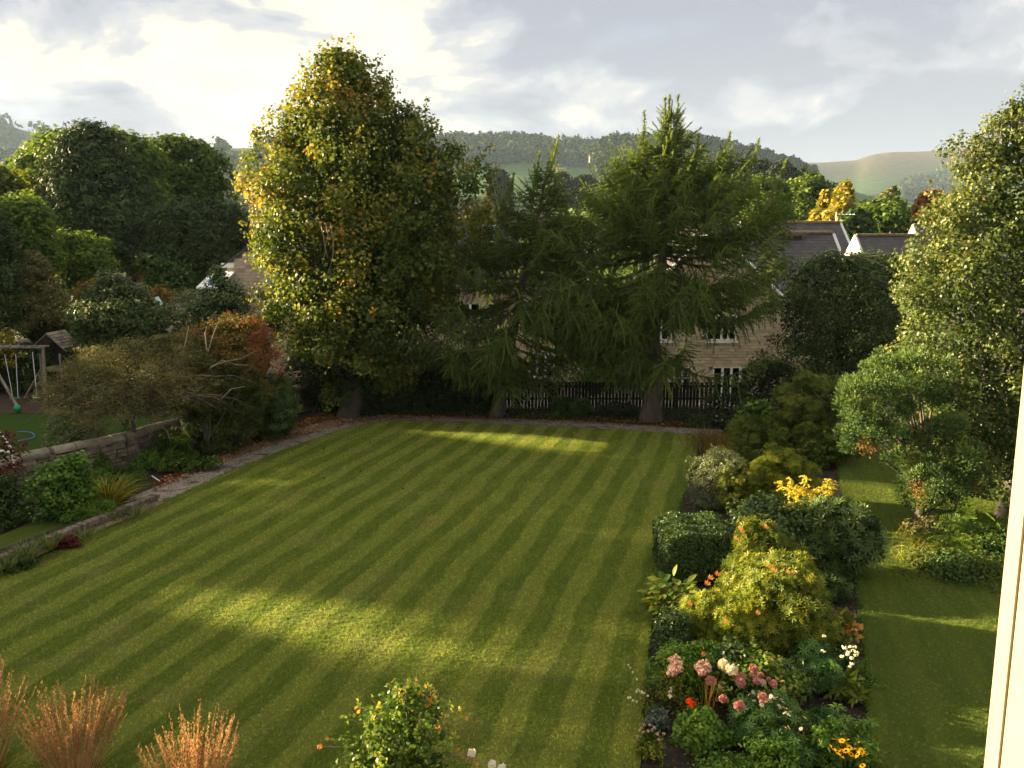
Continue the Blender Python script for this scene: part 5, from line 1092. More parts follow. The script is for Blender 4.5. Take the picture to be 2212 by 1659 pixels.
# broad-leaved plant with orange tips, each leaf its own part
def leafplant(name, label, cat, c, n, size, mats, spread, zr, base_z=0.0, tilt=.7, wf=.22, pname='leaf', seg=4, bend=.35, stems=True):
    rt = root(name, (c[0], c[1], base_z), label, cat); ms = []
    for v in range(5):
        V = []; Fq = []; w = wf * (.8 + .4 * rng.random()); bd = bend * (.6 + .8 * rng.random())
        for i in range(seg + 1):
            t = i / seg; ww = w * math.sin(math.pi * (t * .93 + .05)) ** .8; h = -bd * t * t; V += [(-ww, t, h + .12 * ww), (0, t, h - .15 * ww), (ww, t, h + .12 * ww)]
            if i: a = 3 * i - 3; Fq += [[a, a + 1, a + 4, a + 3], [a + 1, a + 2, a + 5, a + 4]]
        me = npmesh('leaf', np.array(V) * size, np.array(Fq), np.repeat(rng.random(), len(V)), True); me.materials.append(leafm[mats[v % len(mats)]]); ms.append(me)
    for i in range(n):
        th = rng.random() * 6.283; q = rng.random() ** .5; o = bpy.data.objects.new(pname, ms[rng.integers(5)]); SC.collection.objects.link(o); o.parent = rt; o.matrix_parent_inverse = Matrix.Translation(-rt.location)
        z = zr[0] + (zr[1] - zr[0]) * rng.random() * (1.1 - .5 * q); o.location = (c[0] + spread * q * math.cos(th), c[1] + spread * q * math.sin(th), base_z + z)
        o.rotation_euler = (tilt * (1 - q * .7) * rng.random() + .15, rng.normal() * .3, th - math.pi / 2 + rng.normal() * .6); s = .7 + .6 * rng.random(); o.scale = (s, s, s)
    if stems: limbs(rt, (c[0], c[1], base_z - .03), [np.array([c[0] + spread * .6 * rng.normal() * .6, c[1] + spread * .5 * rng.normal() * .6, base_z + zr[1] * .85]) for _ in range(7)], leafm['perennial'], .012, 0.0, 'stem', 4)
    return rt
leafplant('broad_leaved_plant', 'plant with large pale orange-tinged leaves below the clipped box', 'plant', G(1455, 1352)[:2] + [0, .2], 230, .21, ['orange_tip', 'pieris_g', 'perennial', 'pieris', 'pieris_g'], .52, (.25, 1.0), -.05, 1.0, wf=.27)
def goldenrod():
    c = G(1735, 1150); rt = root('goldenrod', (c[0], c[1], 0), 'clump of tall goldenrod with yellow plumes', 'flowers'); P = []; D = []; LP = []; LN = []
    heads = [(1690, 1040), (1706, 1032), (1718, 1050), (1740, 1028), (1738, 1058), (1752, 1060), (1768, 1052), (1778, 1040), (1795, 1036), (1790, 1052), (1705, 1055), (1725, 1062), (1772, 1078), (1700, 1085), (1760, 1070), (1745, 1044)]
    for (x, y) in heads:
        Yh = c[1] + rng.normal() * .3 - .1; tp = A(x, y, Yh); bt = np.array([c[0] + (tp[0] - c[0]) * .55, Yh + .1, 0]); s = np.linspace(0, 1, 7)[:, None]; pts = bt + (tp - bt) * s
        V, Fq = tube_np(pts, np.linspace(.012, .005, 7), 4); link('stem', npmesh('stem', V, Fq), rt, None, leafm['perennial'])
        m = 26; q = .1 + .72 * rng.random(m); LP.append(bt + (tp - bt) * q[:, None]); a = rng.random(m) * 6.28; LN.append(np.stack([np.cos(a), np.sin(a), .25 * np.ones(m)], 1))
        hp = []
        for _ in range(13):
            a = rng.random() * 6.28; l = .08 + .13 * rng.random(); r = np.linspace(0, 1, 14)[:, None]; st = tp - [0, 0, .24 * rng.random()]
            hp.append(st + np.array([math.cos(a), math.sin(a), .55]) * l * r + np.array([0, 0, -.10]) * r ** 2 + rng.normal(size=(14, 3)) * .008)
        hp = np.concatenate(hp); V, Fc = scatter(FLORET, hp, unit(rng.normal(size=hp.shape)), .02); link('flower_plume', npmesh('flower_plume', V, Fc, np.repeat(rng.random(len(hp)), len(FLORET[0]))), rt, None, leafm['goldenrod'])
    LP = np.concatenate(LP); LN = np.concatenate(LN); V, Fc = scatter(NARROW, LP, unit(rng.normal(size=LP.shape) * .3 + [0, 0, 1]), .15, LN); link('leaves', npmesh('leaves', V, Fc, np.repeat(.3 + .7 * rng.random(len(LP)), 4)), rt, 'stuff', leafm['pieris_g'])
goldenrod()

# ------------------------------------------------------------------ the flower bed, near part
def c7(x, y, z): return G(x / 2.4706 + 1316.7, y / 2.4706 + 1206.9, z)
def perennial(name, label, c, r, h, mat, tmpl, size, nc, k, R=.12, cat='plant', stems=3, **kw):
    kw.setdefault('lump', .28); kw.setdefault('shell', .5); R *= 1.15
    pr = np.array([(.02, c[0], r * .8), (h * .5, c[0], r), (h * .85, c[0], r * .7), (h, c[0], r * .3)]); rt = root(name, (c[0], c[1], -.05), label, cat)
    pos, nr, ti, bg, cc = crown_leaves(pr, c[1], 1.0, nc, k, R, **kw); foliage('foliage', rt, leafm[mat], tmpl, size, pos, nr, ti, bg, zmin=-.03)
    if stems: limbs(rt, (c[0], c[1], -.06), cc[rng.choice(len(cc), stems)], leafm['perennial'], .01, 0.05, 'stem', 3)
    return rt
def ball(rt, p, r, mat, fl=.022, n=60, name='flower_head', flat=.8, stem_from=None):
    d = unit(rng.normal(size=(n, 3)) + [0, -.1, .35]); P = np.array(p) + d * r * np.array([1, 1, flat]) * (.8 + .25 * rng.random((n, 1)))
    V, Fc = scatter(FLORET, P, unit(d + .4 * rng.normal(size=d.shape)), fl); link(name, npmesh(name, V, Fc, np.repeat(rng.random(n), len(FLORET[0]))), rt, None, leafm[mat])
    if stem_from is not None:
        q = np.array(stem_from); s = np.linspace(0, 1, 5)[:, None]; V, Fq = tube_np(q + (np.array(p) - q) * s + np.array([0, 0, .05]) * np.sin(s * 3.14), [.009, .008, .007, .006, .005], 4); link('stem', npmesh('stem', V, Fq), rt, None, leafm['perennial'])
def phlox(label, cpx, heads, r, mat='pink'):
    c = c7(*cpx, 0); rt = perennial('phlox', label, c, .38, .8, 'perennial', NARROW, .07, 70, 40, .14, 'flowers')
    for x, y in heads: p = c7(x, y, .98); ball(rt, p, r, mat, .019, 46, stem_from=(c[0], c[1], 0))
phlox('tall plant with a big pale pink flower cluster nearest the lawn edge', (350, 700), [(335, 540), (345, 560), (360, 575), (330, 585), (345, 600), (370, 560), (325, 610), (355, 530), (375, 590)], .065)
phlox('tall plant with pink flower clusters, second from the lawn edge', (500, 690), [(470, 575), (490, 560), (510, 555), (520, 575), (500, 590), (495, 610), (525, 590), (480, 590)], .06)
rt = perennial('hydrangea', 'bush with two round cream flower heads', c7(640, 690, 0), .4, .75, 'laurel', LEAF, .08, 60, 30, .15, 'flowers')
for x, y in ((610, 567), (652, 594)): ball(rt, c7(x, y, .98), .095, 'cream_petal', .03, 90, stem_from=c7(640, 690, 0))
rt = perennial('dahlia', 'leafy bush carrying about a dozen deep pink round blooms', c7(760, 740, 0), .62, .75, 'rose', LEAF, .075, 110, 34, .16, 'flowers')
for x, y, s in ((540, 650, 1.2), (700, 660, 1.1), (678, 632, .9), (707, 620, .7), (768, 585, 1.0), (765, 625, .8), (790, 652, .9), (817, 660, .75), (808, 622, .7), (848, 642, .55), (874, 666, .9), (608, 748, .95), (818, 740, 1.0), (692, 783, 1.1), (590, 690, .45), (812, 765, .5)):
    ball(rt, c7(x, y, .85), .060 * s, 'deep_pink' if s != .75 else 'pink', .03 * s + .004, 56, name='bloom', stem_from=c7(x * .5 + 370, y * .5 + 400, 0))
def daisies(name, label, c, pts, size, petal, core_mat, z, foliage_kw, n=9, w=.17):
    rt = perennial(name, label, c, **foliage_kw); t = petals(n, w, .05, 1.0, .12); me = None
    for x, y in pts:
        p = c7(x, y, z + .12 * rng.random()); o = None
        if me is None: me = npmesh('flower', t[0] * size, t[1], np.repeat(rng.random(n), 4)); me.materials.append(leafm[petal]); mc = MB(); mc.tube([(0, 0, -.002), (0, 0, size * .22)], [size * .28, size * .18], 7); core0 = None
        o = bpy.data.objects.new('flower', me); SC.collection.objects.link(o); o.parent = rt; o.matrix_parent_inverse = Matrix.Translation(-rt.location); o.location = tuple(p); o.rotation_euler = (.5 + rng.normal() * .3, rng.normal() * .3 - .2, rng.random() * 6)
        s = .8 + .4 * rng.random(); o.scale = (s, s, s)
        if core0 is None: core0 = mc.build('flower_centre', core_mat, None); cm = core0.data; k = core0
        else: k = bpy.data.objects.new('flower_centre', cm); SC.collection.objects.link(k)
        k.parent = o
        b0 = np.array([c[0] * .4 + p[0] * .6, c[1] * .4 + p[1] * .6, -.03]); V, Fq = tube_np(np.array([b0, (b0 + p) / 2 + [0, 0, .05], p - [0, 0, .01]]), [.005, .004, .003], 3); link('stem', npmesh('stem', V, Fq), rt, None, leafm['perennial'])
    return rt
M_['centre_yellow'] = rough_mat('daisy_centre', flat3((.55, .33, .03), .2), 8); M_['centre_brown'] = rough_mat('dark_centre', flat3((.03, .015, .01), .2), 8)
daisies('white_daisies', 'clump of small white daisies between the pink blooms and the soil', c7(870, 800, 0), [(745, 725), (765, 712), (800, 706), (803, 718), (770, 758), (812, 780), (835, 765), (860, 735), (880, 750), (865, 765), (915, 750), (925, 765), (905, 785), (925, 793), (910, 800), (935, 822), (955, 832), (1043, 850), (957, 900), (940, 902), (1021, 908), (890, 740), (850, 750), (945, 800), (872, 735), (962, 818)],
        .042, 'white_petal', M_['centre_yellow'], .72, dict(r=.40, h=.5, mat='pieris_g', tmpl=NARROW, size=.06, nc=60, k=26, cat='flowers'))
daisies('black_eyed_daisies', 'clump of orange-yellow daisies with dark centres near the bottom right', c7(1275, 1060, 0), [(1243, 936), (1205, 965), (1240, 972), (1262, 968), (1225, 990), (1255, 985), (1322, 985), (1280, 1008), (1302, 1015), (1237, 1025), (1262, 1025), (1212, 1030), (1237, 1052), (1290, 1045), (1345, 1028), (1325, 1045), (1362, 1050), (1350, 1105), (1190, 1010), (1338, 1036)],
        .062, 'yellow_petal', M_['centre_brown'], .62, dict(r=.32, h=.45, mat='perennial', tmpl=NARROW, size=.09, nc=70, k=30, cat='flowers'), n=11, w=.17)
rt = perennial('white_umbel_plant', 'thin plant with scattered flat white flower heads by the side lawn', c7(1265, 600, 0), .3, .5, 'perennial', NARROW, .05, 30, 24, .14, 'flowers')
for x, y in ((1258, 478), (1285, 470), (1300, 490), (1270, 510), (1308, 472), (1292, 530), (1275, 498), (1315, 515), (1250, 470), (1320, 500), (1240, 520), (1140, 493), (1145, 412), (1295, 560), (1280, 575)):
    ball(rt, c7(x, y, .8), .035, 'white_petal', .015, 16, flat=.3, stem_from=c7(1265, 600, 0))
rt = root('crocosmia', c7(520, 870, 0), 'upright bronze sword leaves with a red flower spray', 'plant')
sw = [(510, 800, 560, 650), (500, 860, 505, 690), (520, 850, 575, 640), (530, 860, 540, 700), (545, 880, 560, 720), (510, 840, 600, 625), (540, 850, 620, 625), (550, 870, 590, 700), (495, 850, 530, 700), (535, 885, 545, 740), (480, 850, 470, 760), (470, 850, 445, 770), (490, 860, 480, 745)]
for i, (a_, b_, c_, d_) in enumerate(sw):
    p0 = c7(a_, b_, 0); p1 = c7(c_, d_, .95 - (i > 9) * .4); p1[1] = p0[1] + (p1[1] - p0[1]) * .5 ; V, Fc, kk = strands(np.array([p0]), np.array([p1 - p0]), np.linalg.norm(p1 - p0), .022, .06, 4); link('leaf', npmesh('leaf', V, Fc, np.full(len(V), .2 + .7 * (i < 10) * rng.random() + .1)), rt, None, leafm['bronzed_sword'])
for x, y in ((418, 762), (428, 770), (440, 768), (448, 775), (436, 780), (425, 755)): ball(rt, c7(x, y, .6), .028, 'red_petal', .024, 14)
perennial('geranium_mound', 'fresh green leafy mound at the front of the bed', c7(470, 985, 0), .36, .5, 'perennial', ROUND, .062, 130, 40, .12, core=.3)
perennial('fescue_tuft', 'small blue-grey grass tuft near the lawn edge', c7(265, 890, 0), .13, .2, 'fescue', NARROW, .09, 22, 24, .07, squash=1.2)
perennial('lupin_clump', 'blue-green lupin foliage in front of the white daisies', c7(820, 950, 0), .5, .6, 'lupin', PALM, .095, 80, 14, .16)
perennial('lupin_clump', 'lower lupin foliage spreading to the right over the soil', c7(930, 1060, 0), .36, .36, 'lupin', PALM, .095, 34, 10, .16)
perennial('lupin_clump', 'lupin foliage behind, just right of the pieris mound', c7(1075, 590, 0), .36, .5, 'lupin', PALM, .10, 40, 10, .16)
perennial('lupin_clump', 'dark lupin foliage between the two bare soil patches', c7(1130, 690, 0), .34, .4, 'lupin', PALM, .09, 36, 12, .14)
perennial('small_palmate_plant', 'small round feathery green plant on bare soil', c7(1130, 905, 0), .26, .26, 'lupin', PALM, .07, 40, 12, .1)
perennial('hellebore', 'dark hellebore leaves right of the pink blooms', c7(960, 700, 0), .42, .45, 'laurel', PALM, .13, 34, 9, .14)
perennial('yellowing_plant', 'thin yellowish wiry plant below the daisies', c7(1000, 1010, 0), .22, .45, 'pieris_g', NARROW, .05, 30, 30, .12)
perennial('low_green_plant', 'low speckled foliage at the bottom edge of the bed', c7(620, 1150, 0), .36, .2, 'perennial', LEAF, .06, 70, 26, .12)
perennial('leafy_perennial', 'green leafy clump at the bottom edge left of the orange daisies', c7(860, 1140, 0), .4, .5, 'perennial', NARROW, .09, 50, 26, .14)
perennial('leafy_perennial', 'narrow-leaved green plant just left of the orange daisies', c7(1165, 1095, 0), .24, .6, 'perennial', NARROW, .09, 36, 26, .13)
perennial('spent_flower_clump', 'thin stems with faded mauve flower heads at the lawn edge', c7(215, 1040, 0), .22, .3, 'pieris_g', NARROW, .08, 26, 18, .1)
rt = root('seed_head_stems', c7(220, 1040, 0), 'faded mauve seed heads on stiff stems above the narrow leaves', 'flowers')
for x, y in ((160, 915), (170, 905), (185, 885), (215, 888), (240, 900), (178, 925), (205, 920), (255, 935), (225, 915), (262, 965), (290, 935), (150, 950)): ball(rt, c7(x, y, .5), .022, 'pink', .012, 14, stem_from=c7(225 + rng.normal() * 20, 1050, 0))
rt = perennial('gaura', 'wispy plant leaning over the lawn edge with tiny white flowers', c7(300, 790, 0), .42, .55, 'pieris_g', NARROW, .05, 50, 34, .16, 'flowers')
for x0_, y0_, x1_, y1_ in ((215, 740, 95, 565), (240, 750, 140, 700), (230, 800, 90, 740), (300, 780, 330, 690), (320, 770, 325, 730), (250, 760, 170, 710)):
    p0, p1 = c7(x0_, y0_, .3), c7(x1_, y1_, .7); s = np.linspace(0, 1, 6)[:, None]; V, Fq = tube_np(p0 + (p1 - p0) * s + np.array([0, 0, .06]) * np.sin(3.14 * s), np.linspace(.005, .002, 6), 3); link('stem', npmesh('stem', V, Fq), rt, None, leafm['bronze'])
    for q in (.6, .75, .88, .97): ball(rt, p0 + (p1 - p0) * q + rng.normal(size=3) * .01, .016, 'white_petal', .014, 7, name='flower')
leafplant('fatsia', 'sparse plant with pale hand-shaped leaves at the edge of the side lawn', 'plant', c7(1290, 880, 0)[:2], 1, .01, ['perennial'], .1, (.1, .2))
rtf = [o for o in SC.objects if o.name.startswith('fatsia')][0]
for o in list(rtf.children): bpy.data.objects.remove(o)
fp0 = c7(1300, 960, 0)
for (x, y, z_) in ((1215, 790, .55), (1265, 850, .5), (1350, 880, .45), (1400, 870, .5), (1330, 930, .3), (1290, 950, .2), (1250, 880, .4), (1310, 900, .35)):
    p = c7(x, y, z_); t = petals(7, .17, .15, 1.0, .05, -.2)
    for q in range(7):
        a = q * 2 * math.pi / 7 + rng.random() * .3; tv = np.array([(0, 0, 0), (.15, .5, .06), (0, 1, -.08), (-.15, .5, .06)]) * .16
        ca, sa = math.cos(a), math.sin(a); V = np.stack([tv[:, 0] * ca - tv[:, 1] * sa, tv[:, 0] * sa + tv[:, 1] * ca, tv[:, 2]], 1) + p; link('leaf', npmesh('leaf', V, np.array([[0, 1, 2, 3]]), np.full(4, .4 + .4 * rng.random())), rtf, None, leafm['perennial'])
    V, Fq = tube_np(np.array([fp0, (fp0 + p) / 2 + [0, 0, .06], p]), [.012, .009, .006], 4); link('stem', npmesh('stem', V, Fq), rtf, None, leafm['perennial'])
rt = perennial('reddening_plant', 'upright plant with orange-tinged leaves above the white umbels', c7(1235, 440, 0), .25, .6, 'orange_tip', LEAF, .12, 22, 14, .14)
perennial('strappy_plant', 'spiky low green plant by the edge of the bare soil', c7(1265, 730, 0), .28, .28, 'pieris_g', NARROW, .16, 22, 16, .06, squash=.8)
perennial('small_weed_clump', 'sparse low weeds on soil beside the side lawn edge', c7(1345, 660, 0), .4, .1, 'perennial', LEAF, .04, 40, 12, .1)
for cx_, cy_, n_, sp_, h_ in ((2040, 1215, 900, 1.0, .5), (2110, 1230, 700, .8, .6), (2000, 1170, 400, .5, .6)):
    c_ = G(cx_, cy_); P_ = np.stack([c_[0] + rng.normal(size=n_) * sp_ * .6, c_[1] + rng.normal(size=n_) * .45, np.zeros(n_)], 1); r_ = root('long_grass', c_, {2040: 'tuft of long rough grass at the edge of the side lawn', 2110: 'taller rough grass among the weeds near the window frame', 2000: 'rough grass arching around the juniper trunk'}[cx_], 'grass')
    V_, F__, k_ = strands(P_, rng.normal(size=(n_, 3)) * .35 + [0, 0, 1], h_ * (.4 + .8 * rng.random(n_)), .006, .45, 4); link('blades', npmesh('blades', V_, F__, np.repeat(rng.random(n_), k_)), r_, 'stuff', leafm['daylily'])
# fallen petals and debris on the soil
def litter(name, label, P, size, mat, tmpl=LEAF):
    V, Fc = scatter(tmpl, P, unit(rng.normal(size=P.shape) * .35 + [0, 0, 1]), size * (.6 + .8 * rng.random(len(P)))); o = link(name, npmesh(name, V, Fc, np.repeat(rng.random(len(P)), len(tmpl[0]))), None, 'stuff', mat); tag(o, label, 'leaves')
def fill(poly, n, z, dens=None):
    poly = np.array(poly); lo, hi = poly.min(0), poly.max(0); out = []
    p = lo + (hi - lo) * rng.random((n * 4, 2)); p = p[inpoly(p[:, 0], p[:, 1], poly)][:n]; return np.concatenate([p, np.full((len(p), 1), z)], 1)
litter('bed_debris', 'small dry leaves and petals scattered on the bed soil', fill(BED, 5000, -.045), .03, leafm['bronze'])
litter('bed_seedlings', 'tiny green seedlings scattered over the bed soil', fill(BED, 5000, -.035), .035, leafm['perennial'])
PLEAF = leaf_mat('fallen_leaf', [(0, (.06, .022, .010)), (.5, (.19, .055, .022)), (.85, (.34, .13, .04)), (1, (.50, .33, .12))], .1, .7, .2, .3, 1)
strip = gp((330, 1040), (480, 972), (600, 925), (700, 890), (820, 872), (1000, 880), (1250, 893), (1480, 912), (1480, 925), (1250, 912), (1000, 903), (850, 905), (740, 918), (620, 950), (480, 1000), (330, 1060))
litter('fallen_leaves', 'drift of rusty fallen leaves along the outer edge of the gravel path', fill(strip, 15000, -.015), .075, PLEAF)
litter('scattered_leaves', 'single dry leaves scattered on the far end of the lawn', fill(gp((600, 985), (860, 912), (1200, 925), (1350, 960), (1250, 1040), (900, 1060), (700, 1050)), 420, .012), .085, PLEAF)
litter('stray_leaves', 'a few pale leaves lying on the near lawn', fill(LAWN, 130, .012), .05, PLEAF)
nn = 26000; pp = fill([tuple(p) for p in PATH], 3500, -.02); litter('path_weeds', 'small weeds and grass growing through the gravel path', pp, .05, leafm['dark'])
def grass_fringe(name, label, line, n, h, mat, off=.03):
    line = np.array(line); seg = np.linalg.norm(np.diff(line, axis=0), axis=1); cum = np.concatenate([[0], np.cumsum(seg)]); s = rng.random(n) * cum[-1]
    P = np.stack([np.interp(s, cum, line[:, 0]), np.interp(s, cum, line[:, 1]), np.full(n, -.02)], 1); P[:, :2] += rng.normal(size=(n, 2)) * off
    V, Fc, kk = strands(P, rng.normal(size=(n, 3)) * .45 + [0, 0, 1], h * (.5 + rng.random(n)), .006, .3, 2); o = link(name, npmesh(name, V, Fc, np.repeat(rng.random(n), kk)), None, 'stuff', leafm[mat]); tag(o, label, 'grass')
grass_fringe('lawn_edge_grass', 'longer grass blades along the edges of the lawn', LAWN[2:3] + lawn_edge_left + lawn_edge_back + lawn_edge_right, 9000, .09, 'hedge')
grass_fringe('side_lawn_edge_grass', 'longer grass blades along the bed side of the side lawn', BED_R, 5000, .08, 'hedge')

# ------------------------------------------------------------------ ground plants, right border and back
perennial('fern_patch', 'fern fronds and weeds under the juniper', G(2080, 1180), 1.1, .55, 'mid', FROND, .45, 50, 5, .3, shell=.9, lump=.3)
perennial('weed_patch', 'low tangled weeds at the edge of the side lawn below the juniper', G(2060, 1230), 1.2, .26, 'dark', LEAF, .07, 110, 30, .34, cat='weeds', shell=.95, lump=.4)
perennial('weed_patch', 'taller tangled weeds against the window frame side', G(2170, 1200), 1.0, .5, 'dark', LEAF, .08, 90, 30, .36, cat='weeds', shell=.95, lump=.4)
perennial('bramble_patch', 'brownish brambles around the foot of the juniper trunk', G(2010, 1160), .6, .4, 'olive', LEAF, .07, 90, 36, .2, cat='weeds')
perennial('reddish_patch', 'small patch of reddish stems among the weeds by the juniper', G(2150, 1190), .35, .35, 'rust', NARROW, .09, 40, 18, .15, cat='weeds')
bush('shade_bush', 'dark bush behind the juniper pads', 'bush', (2100, 1120), [(860, 1990, 2300), (950, 1990, 2300), (1040, 2010, 2300), (1120, 2080, 2300)], 'dark', LEAF, .1, 240, 44, .45, Y=25.5)
bush('shade_bush', 'low dark bush in front of the fence at its right end', 'bush', (1570, 925), [(850, 1530, 1620), (880, 1500, 1665), (925, 1510, 1660)], 'ivy', LEAF, .08, 110, 40, .3, Y=34.6)
bush('shade_bush', 'dark bush filling the corner between the fence and the azalea', 'bush', (1650, 900), [(780, 1620, 1700), (820, 1600, 1720), (900, 1600, 1700)], 'ivy', LEAF, .1, 150, 40, .4, Y=36)
bush('shade_bush', 'shaded green bush against the fence left of the larch trunk', 'bush', (1235, 905), [(862, 1205, 1270), (880, 1188, 1285), (905, 1190, 1285)], 'dark', ROSETTE, .1, 60, 26, .25, Y=36.6)
bush('shade_bush', 'dark low bush against the fence just left of the tall larch', 'bush', (1340, 908), [(872, 1300, 1370), (890, 1285, 1385), (908, 1290, 1380)], 'ivy', LEAF, .07, 60, 40, .22, Y=36.9)
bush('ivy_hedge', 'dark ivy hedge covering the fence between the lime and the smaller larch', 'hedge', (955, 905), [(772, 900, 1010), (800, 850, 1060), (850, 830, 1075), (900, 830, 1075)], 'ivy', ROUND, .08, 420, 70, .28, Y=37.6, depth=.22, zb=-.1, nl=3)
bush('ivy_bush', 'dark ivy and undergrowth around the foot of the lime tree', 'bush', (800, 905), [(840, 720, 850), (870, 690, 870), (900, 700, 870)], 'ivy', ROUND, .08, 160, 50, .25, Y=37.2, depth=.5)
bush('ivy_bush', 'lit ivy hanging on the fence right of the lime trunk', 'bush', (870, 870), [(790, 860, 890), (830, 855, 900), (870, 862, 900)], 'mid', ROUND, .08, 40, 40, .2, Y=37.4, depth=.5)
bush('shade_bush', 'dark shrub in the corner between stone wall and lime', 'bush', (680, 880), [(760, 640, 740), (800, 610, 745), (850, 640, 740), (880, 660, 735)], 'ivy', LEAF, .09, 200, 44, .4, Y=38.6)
bush('understorey_bush', 'yellowish-green bush beyond the fence between the larches', 'bush', (1290, 850), [(770, 1260, 1330), (800, 1240, 1345), (850, 1240, 1340)], 'mid', LEAF, .12, 80, 36, .4, Y=41.5, zb=-1)
bush('understorey_bush', 'bright green leafy bush seen under the smaller larch', 'bush', (1120, 850), [(782, 1105, 1140), (795, 1095, 1150), (840, 1100, 1150)], 'hedge', LEAF, .12, 40, 30, .3, Y=40.5, zb=-1)
rt = root('ground_ivy', (0, 36.5, 0), 'low dark ground cover along the back border', 'plants'); P = fill([PATH_OUT[7], PATH_OUT[8], PATH_OUT[9], PATH_OUT[10], (12, 37.8), (-7, 37.8)], 9000, 0); P[:, 2] = -.04 + .22 * rng.random(len(P)) * np.clip((P[:, 1] - 35.6) / 1.5, .1, 1)
V, Fc = scatter(ROUND, P, unit(rng.normal(size=P.shape) + [0, -.2, .8]), .09); link('foliage', npmesh('foliage', V, Fc, np.repeat(rng.random(len(P)), 4)), rt, 'stuff', leafm['ivy']); rt['label'] = 'low dark ground cover along the foot of the fence'

# ------------------------------------------------------------------ left border
bush('hawthorn_tree', 'small grey twiggy tree with a leaning trunk in front of the stone wall', 'tree', (300, 1002), [(728, 330, 400), (750, 200, 440), (785, 130, 460), (825, 90, 465), (865, 80, 460), (893, 140, 420)], 'olive', LEAF, .055, 560, 66, .32, cut=gap_cut(LIT[1:2]), depth=.7, shell=.5, squash=.6, nl=0, Y=28.4)
rt = [o for o in SC.objects if o.name.startswith('hawthorn_tree')][0]
b0 = G(300, 1002); V, Fq = tube_np(np.array([b0 - [0, 0, .1], A(293, 960, 28.4), A(286, 915, 28.4), A(290, 860, 28.4), A(275, 800, 28.4)]), [.13, .10, .09, .07, .04], 8); link('trunk', npmesh('trunk', V, Fq, smooth=True), rt, None, M_['bark_grey'])
for i in range(120):
    a = A(288 + rng.normal() * 25, 860 + rng.normal() * 20, 28.4 + rng.normal() * .4); th = rng.random() * 6.28; L_ = 1 + 2.2 * rng.random(); m = 7; s = np.linspace(0, 1, m)[:, None]
    d = np.array([math.cos(th) * 1.1, math.sin(th) * .8, .25 + .5 * rng.random()]); pts = a + d * L_ * s + np.array([0, 0, -.55]) * L_ * s ** 2 + np.cumsum(rng.normal(size=(m, 3)) * .07, 0)
    pts[:, 2] = np.maximum(pts[:, 2], .3); V, Fq = tube_np(pts, np.linspace(.022, .004, m), 3); link('twig', npmesh('twig', V, Fq), rt, None, M_['twig'])
# bare curved shoots
for pts in ([(205 + 295, 0)],): pass
rt = root('bare_shoots', A(400, 800, 28.2), 'pale bare shoots rising above the twiggy tree and reddening maple', 'branch')
for pts in ([(447, 758), (443, 720), (450, 690), (468, 672)], [(450, 758), (460, 725), (470, 700)], [(395, 762), (402, 735), (408, 705)], [(455, 792), (490, 780), (520, 775), (560, 755)], [(455, 795), (480, 778), (510, 788), (540, 790)], [(330, 830), (350, 800), (365, 780), (395, 770)], [(200, 770), (240, 765), (280, 770)], [(480, 860), (500, 840), (530, 835)]):
    Pn = np.array([A(x, y, 27.6 + .1 * i) for i, (x, y) in enumerate(pts)]); V, Fq = tube_np(Pn, np.linspace(.022, .007, len(Pn)), 4); link('twig', npmesh('twig', V, Fq), rt, None, M_['twig'])
rtm, prm, cm_ = bush('maple_bush', 'large shrub turning orange and dark red beside the path', 'bush', (450, 985), [(690, 470, 560), (715, 400, 590), (760, 375, 608), (820, 372, 600), (880, 385, 560), (930, 395, 540), (965, 405, 530), (985, 420, 510)], 'maple', LEAF, .09, 400, 70, .36, shell=.4, Y=30.2, nl=0, depth=.85, tintf=lambda p, t: np.clip(.42 * t + .30 * np.clip((p[:, 2] - 1.8) / 2.2, 0, 1) + .42 * np.clip((p[:, 0] + 9.3) / 1.2, 0, 1) * np.clip((p[:, 2] - 1.6) / 1.5, 0, 1), 0, 1))
limbs(rtm, G(450, 985), cm_[rng.choice(len(cm_), 16, replace=False)], M_['bark_grey'], .045, .02, 'stem', 5)
bush('glossy_bush', 'dark glossy bush with paler fronds beside the far path', 'bush', (585, 945), [(815, 545, 600), (840, 530, 625), (880, 520, 640), (915, 525, 640), (945, 545, 620)], 'laurel', PALM, .19, 180, 14, .3, Y=32.4)
bush('fern_clump', 'fern at the foot of the stone wall', 'fern', (370, 998), [(940, 350, 395), (965, 335, 420), (998, 350, 410)], 'mid', FROND, .45, 30, 4, .15, nl=0)
bush('wall_shrub', 'dark green undergrowth between the wall and the path', 'bush', (400, 1010), [(990, 350, 470), (1005, 330, 480), (1020, 330, 470)], 'mid', LEAF, .08, 90, 26, .14, depth=.4, Y=27.6, nl=2)
bush('wall_shrub', 'low dark undergrowth left of the leaning trunk', 'bush', (250, 1040), [(1015, 210, 310), (1028, 190, 330), (1040, 190, 320)], 'mid', LEAF, .07, 70, 26, .12, depth=.5, nl=2)
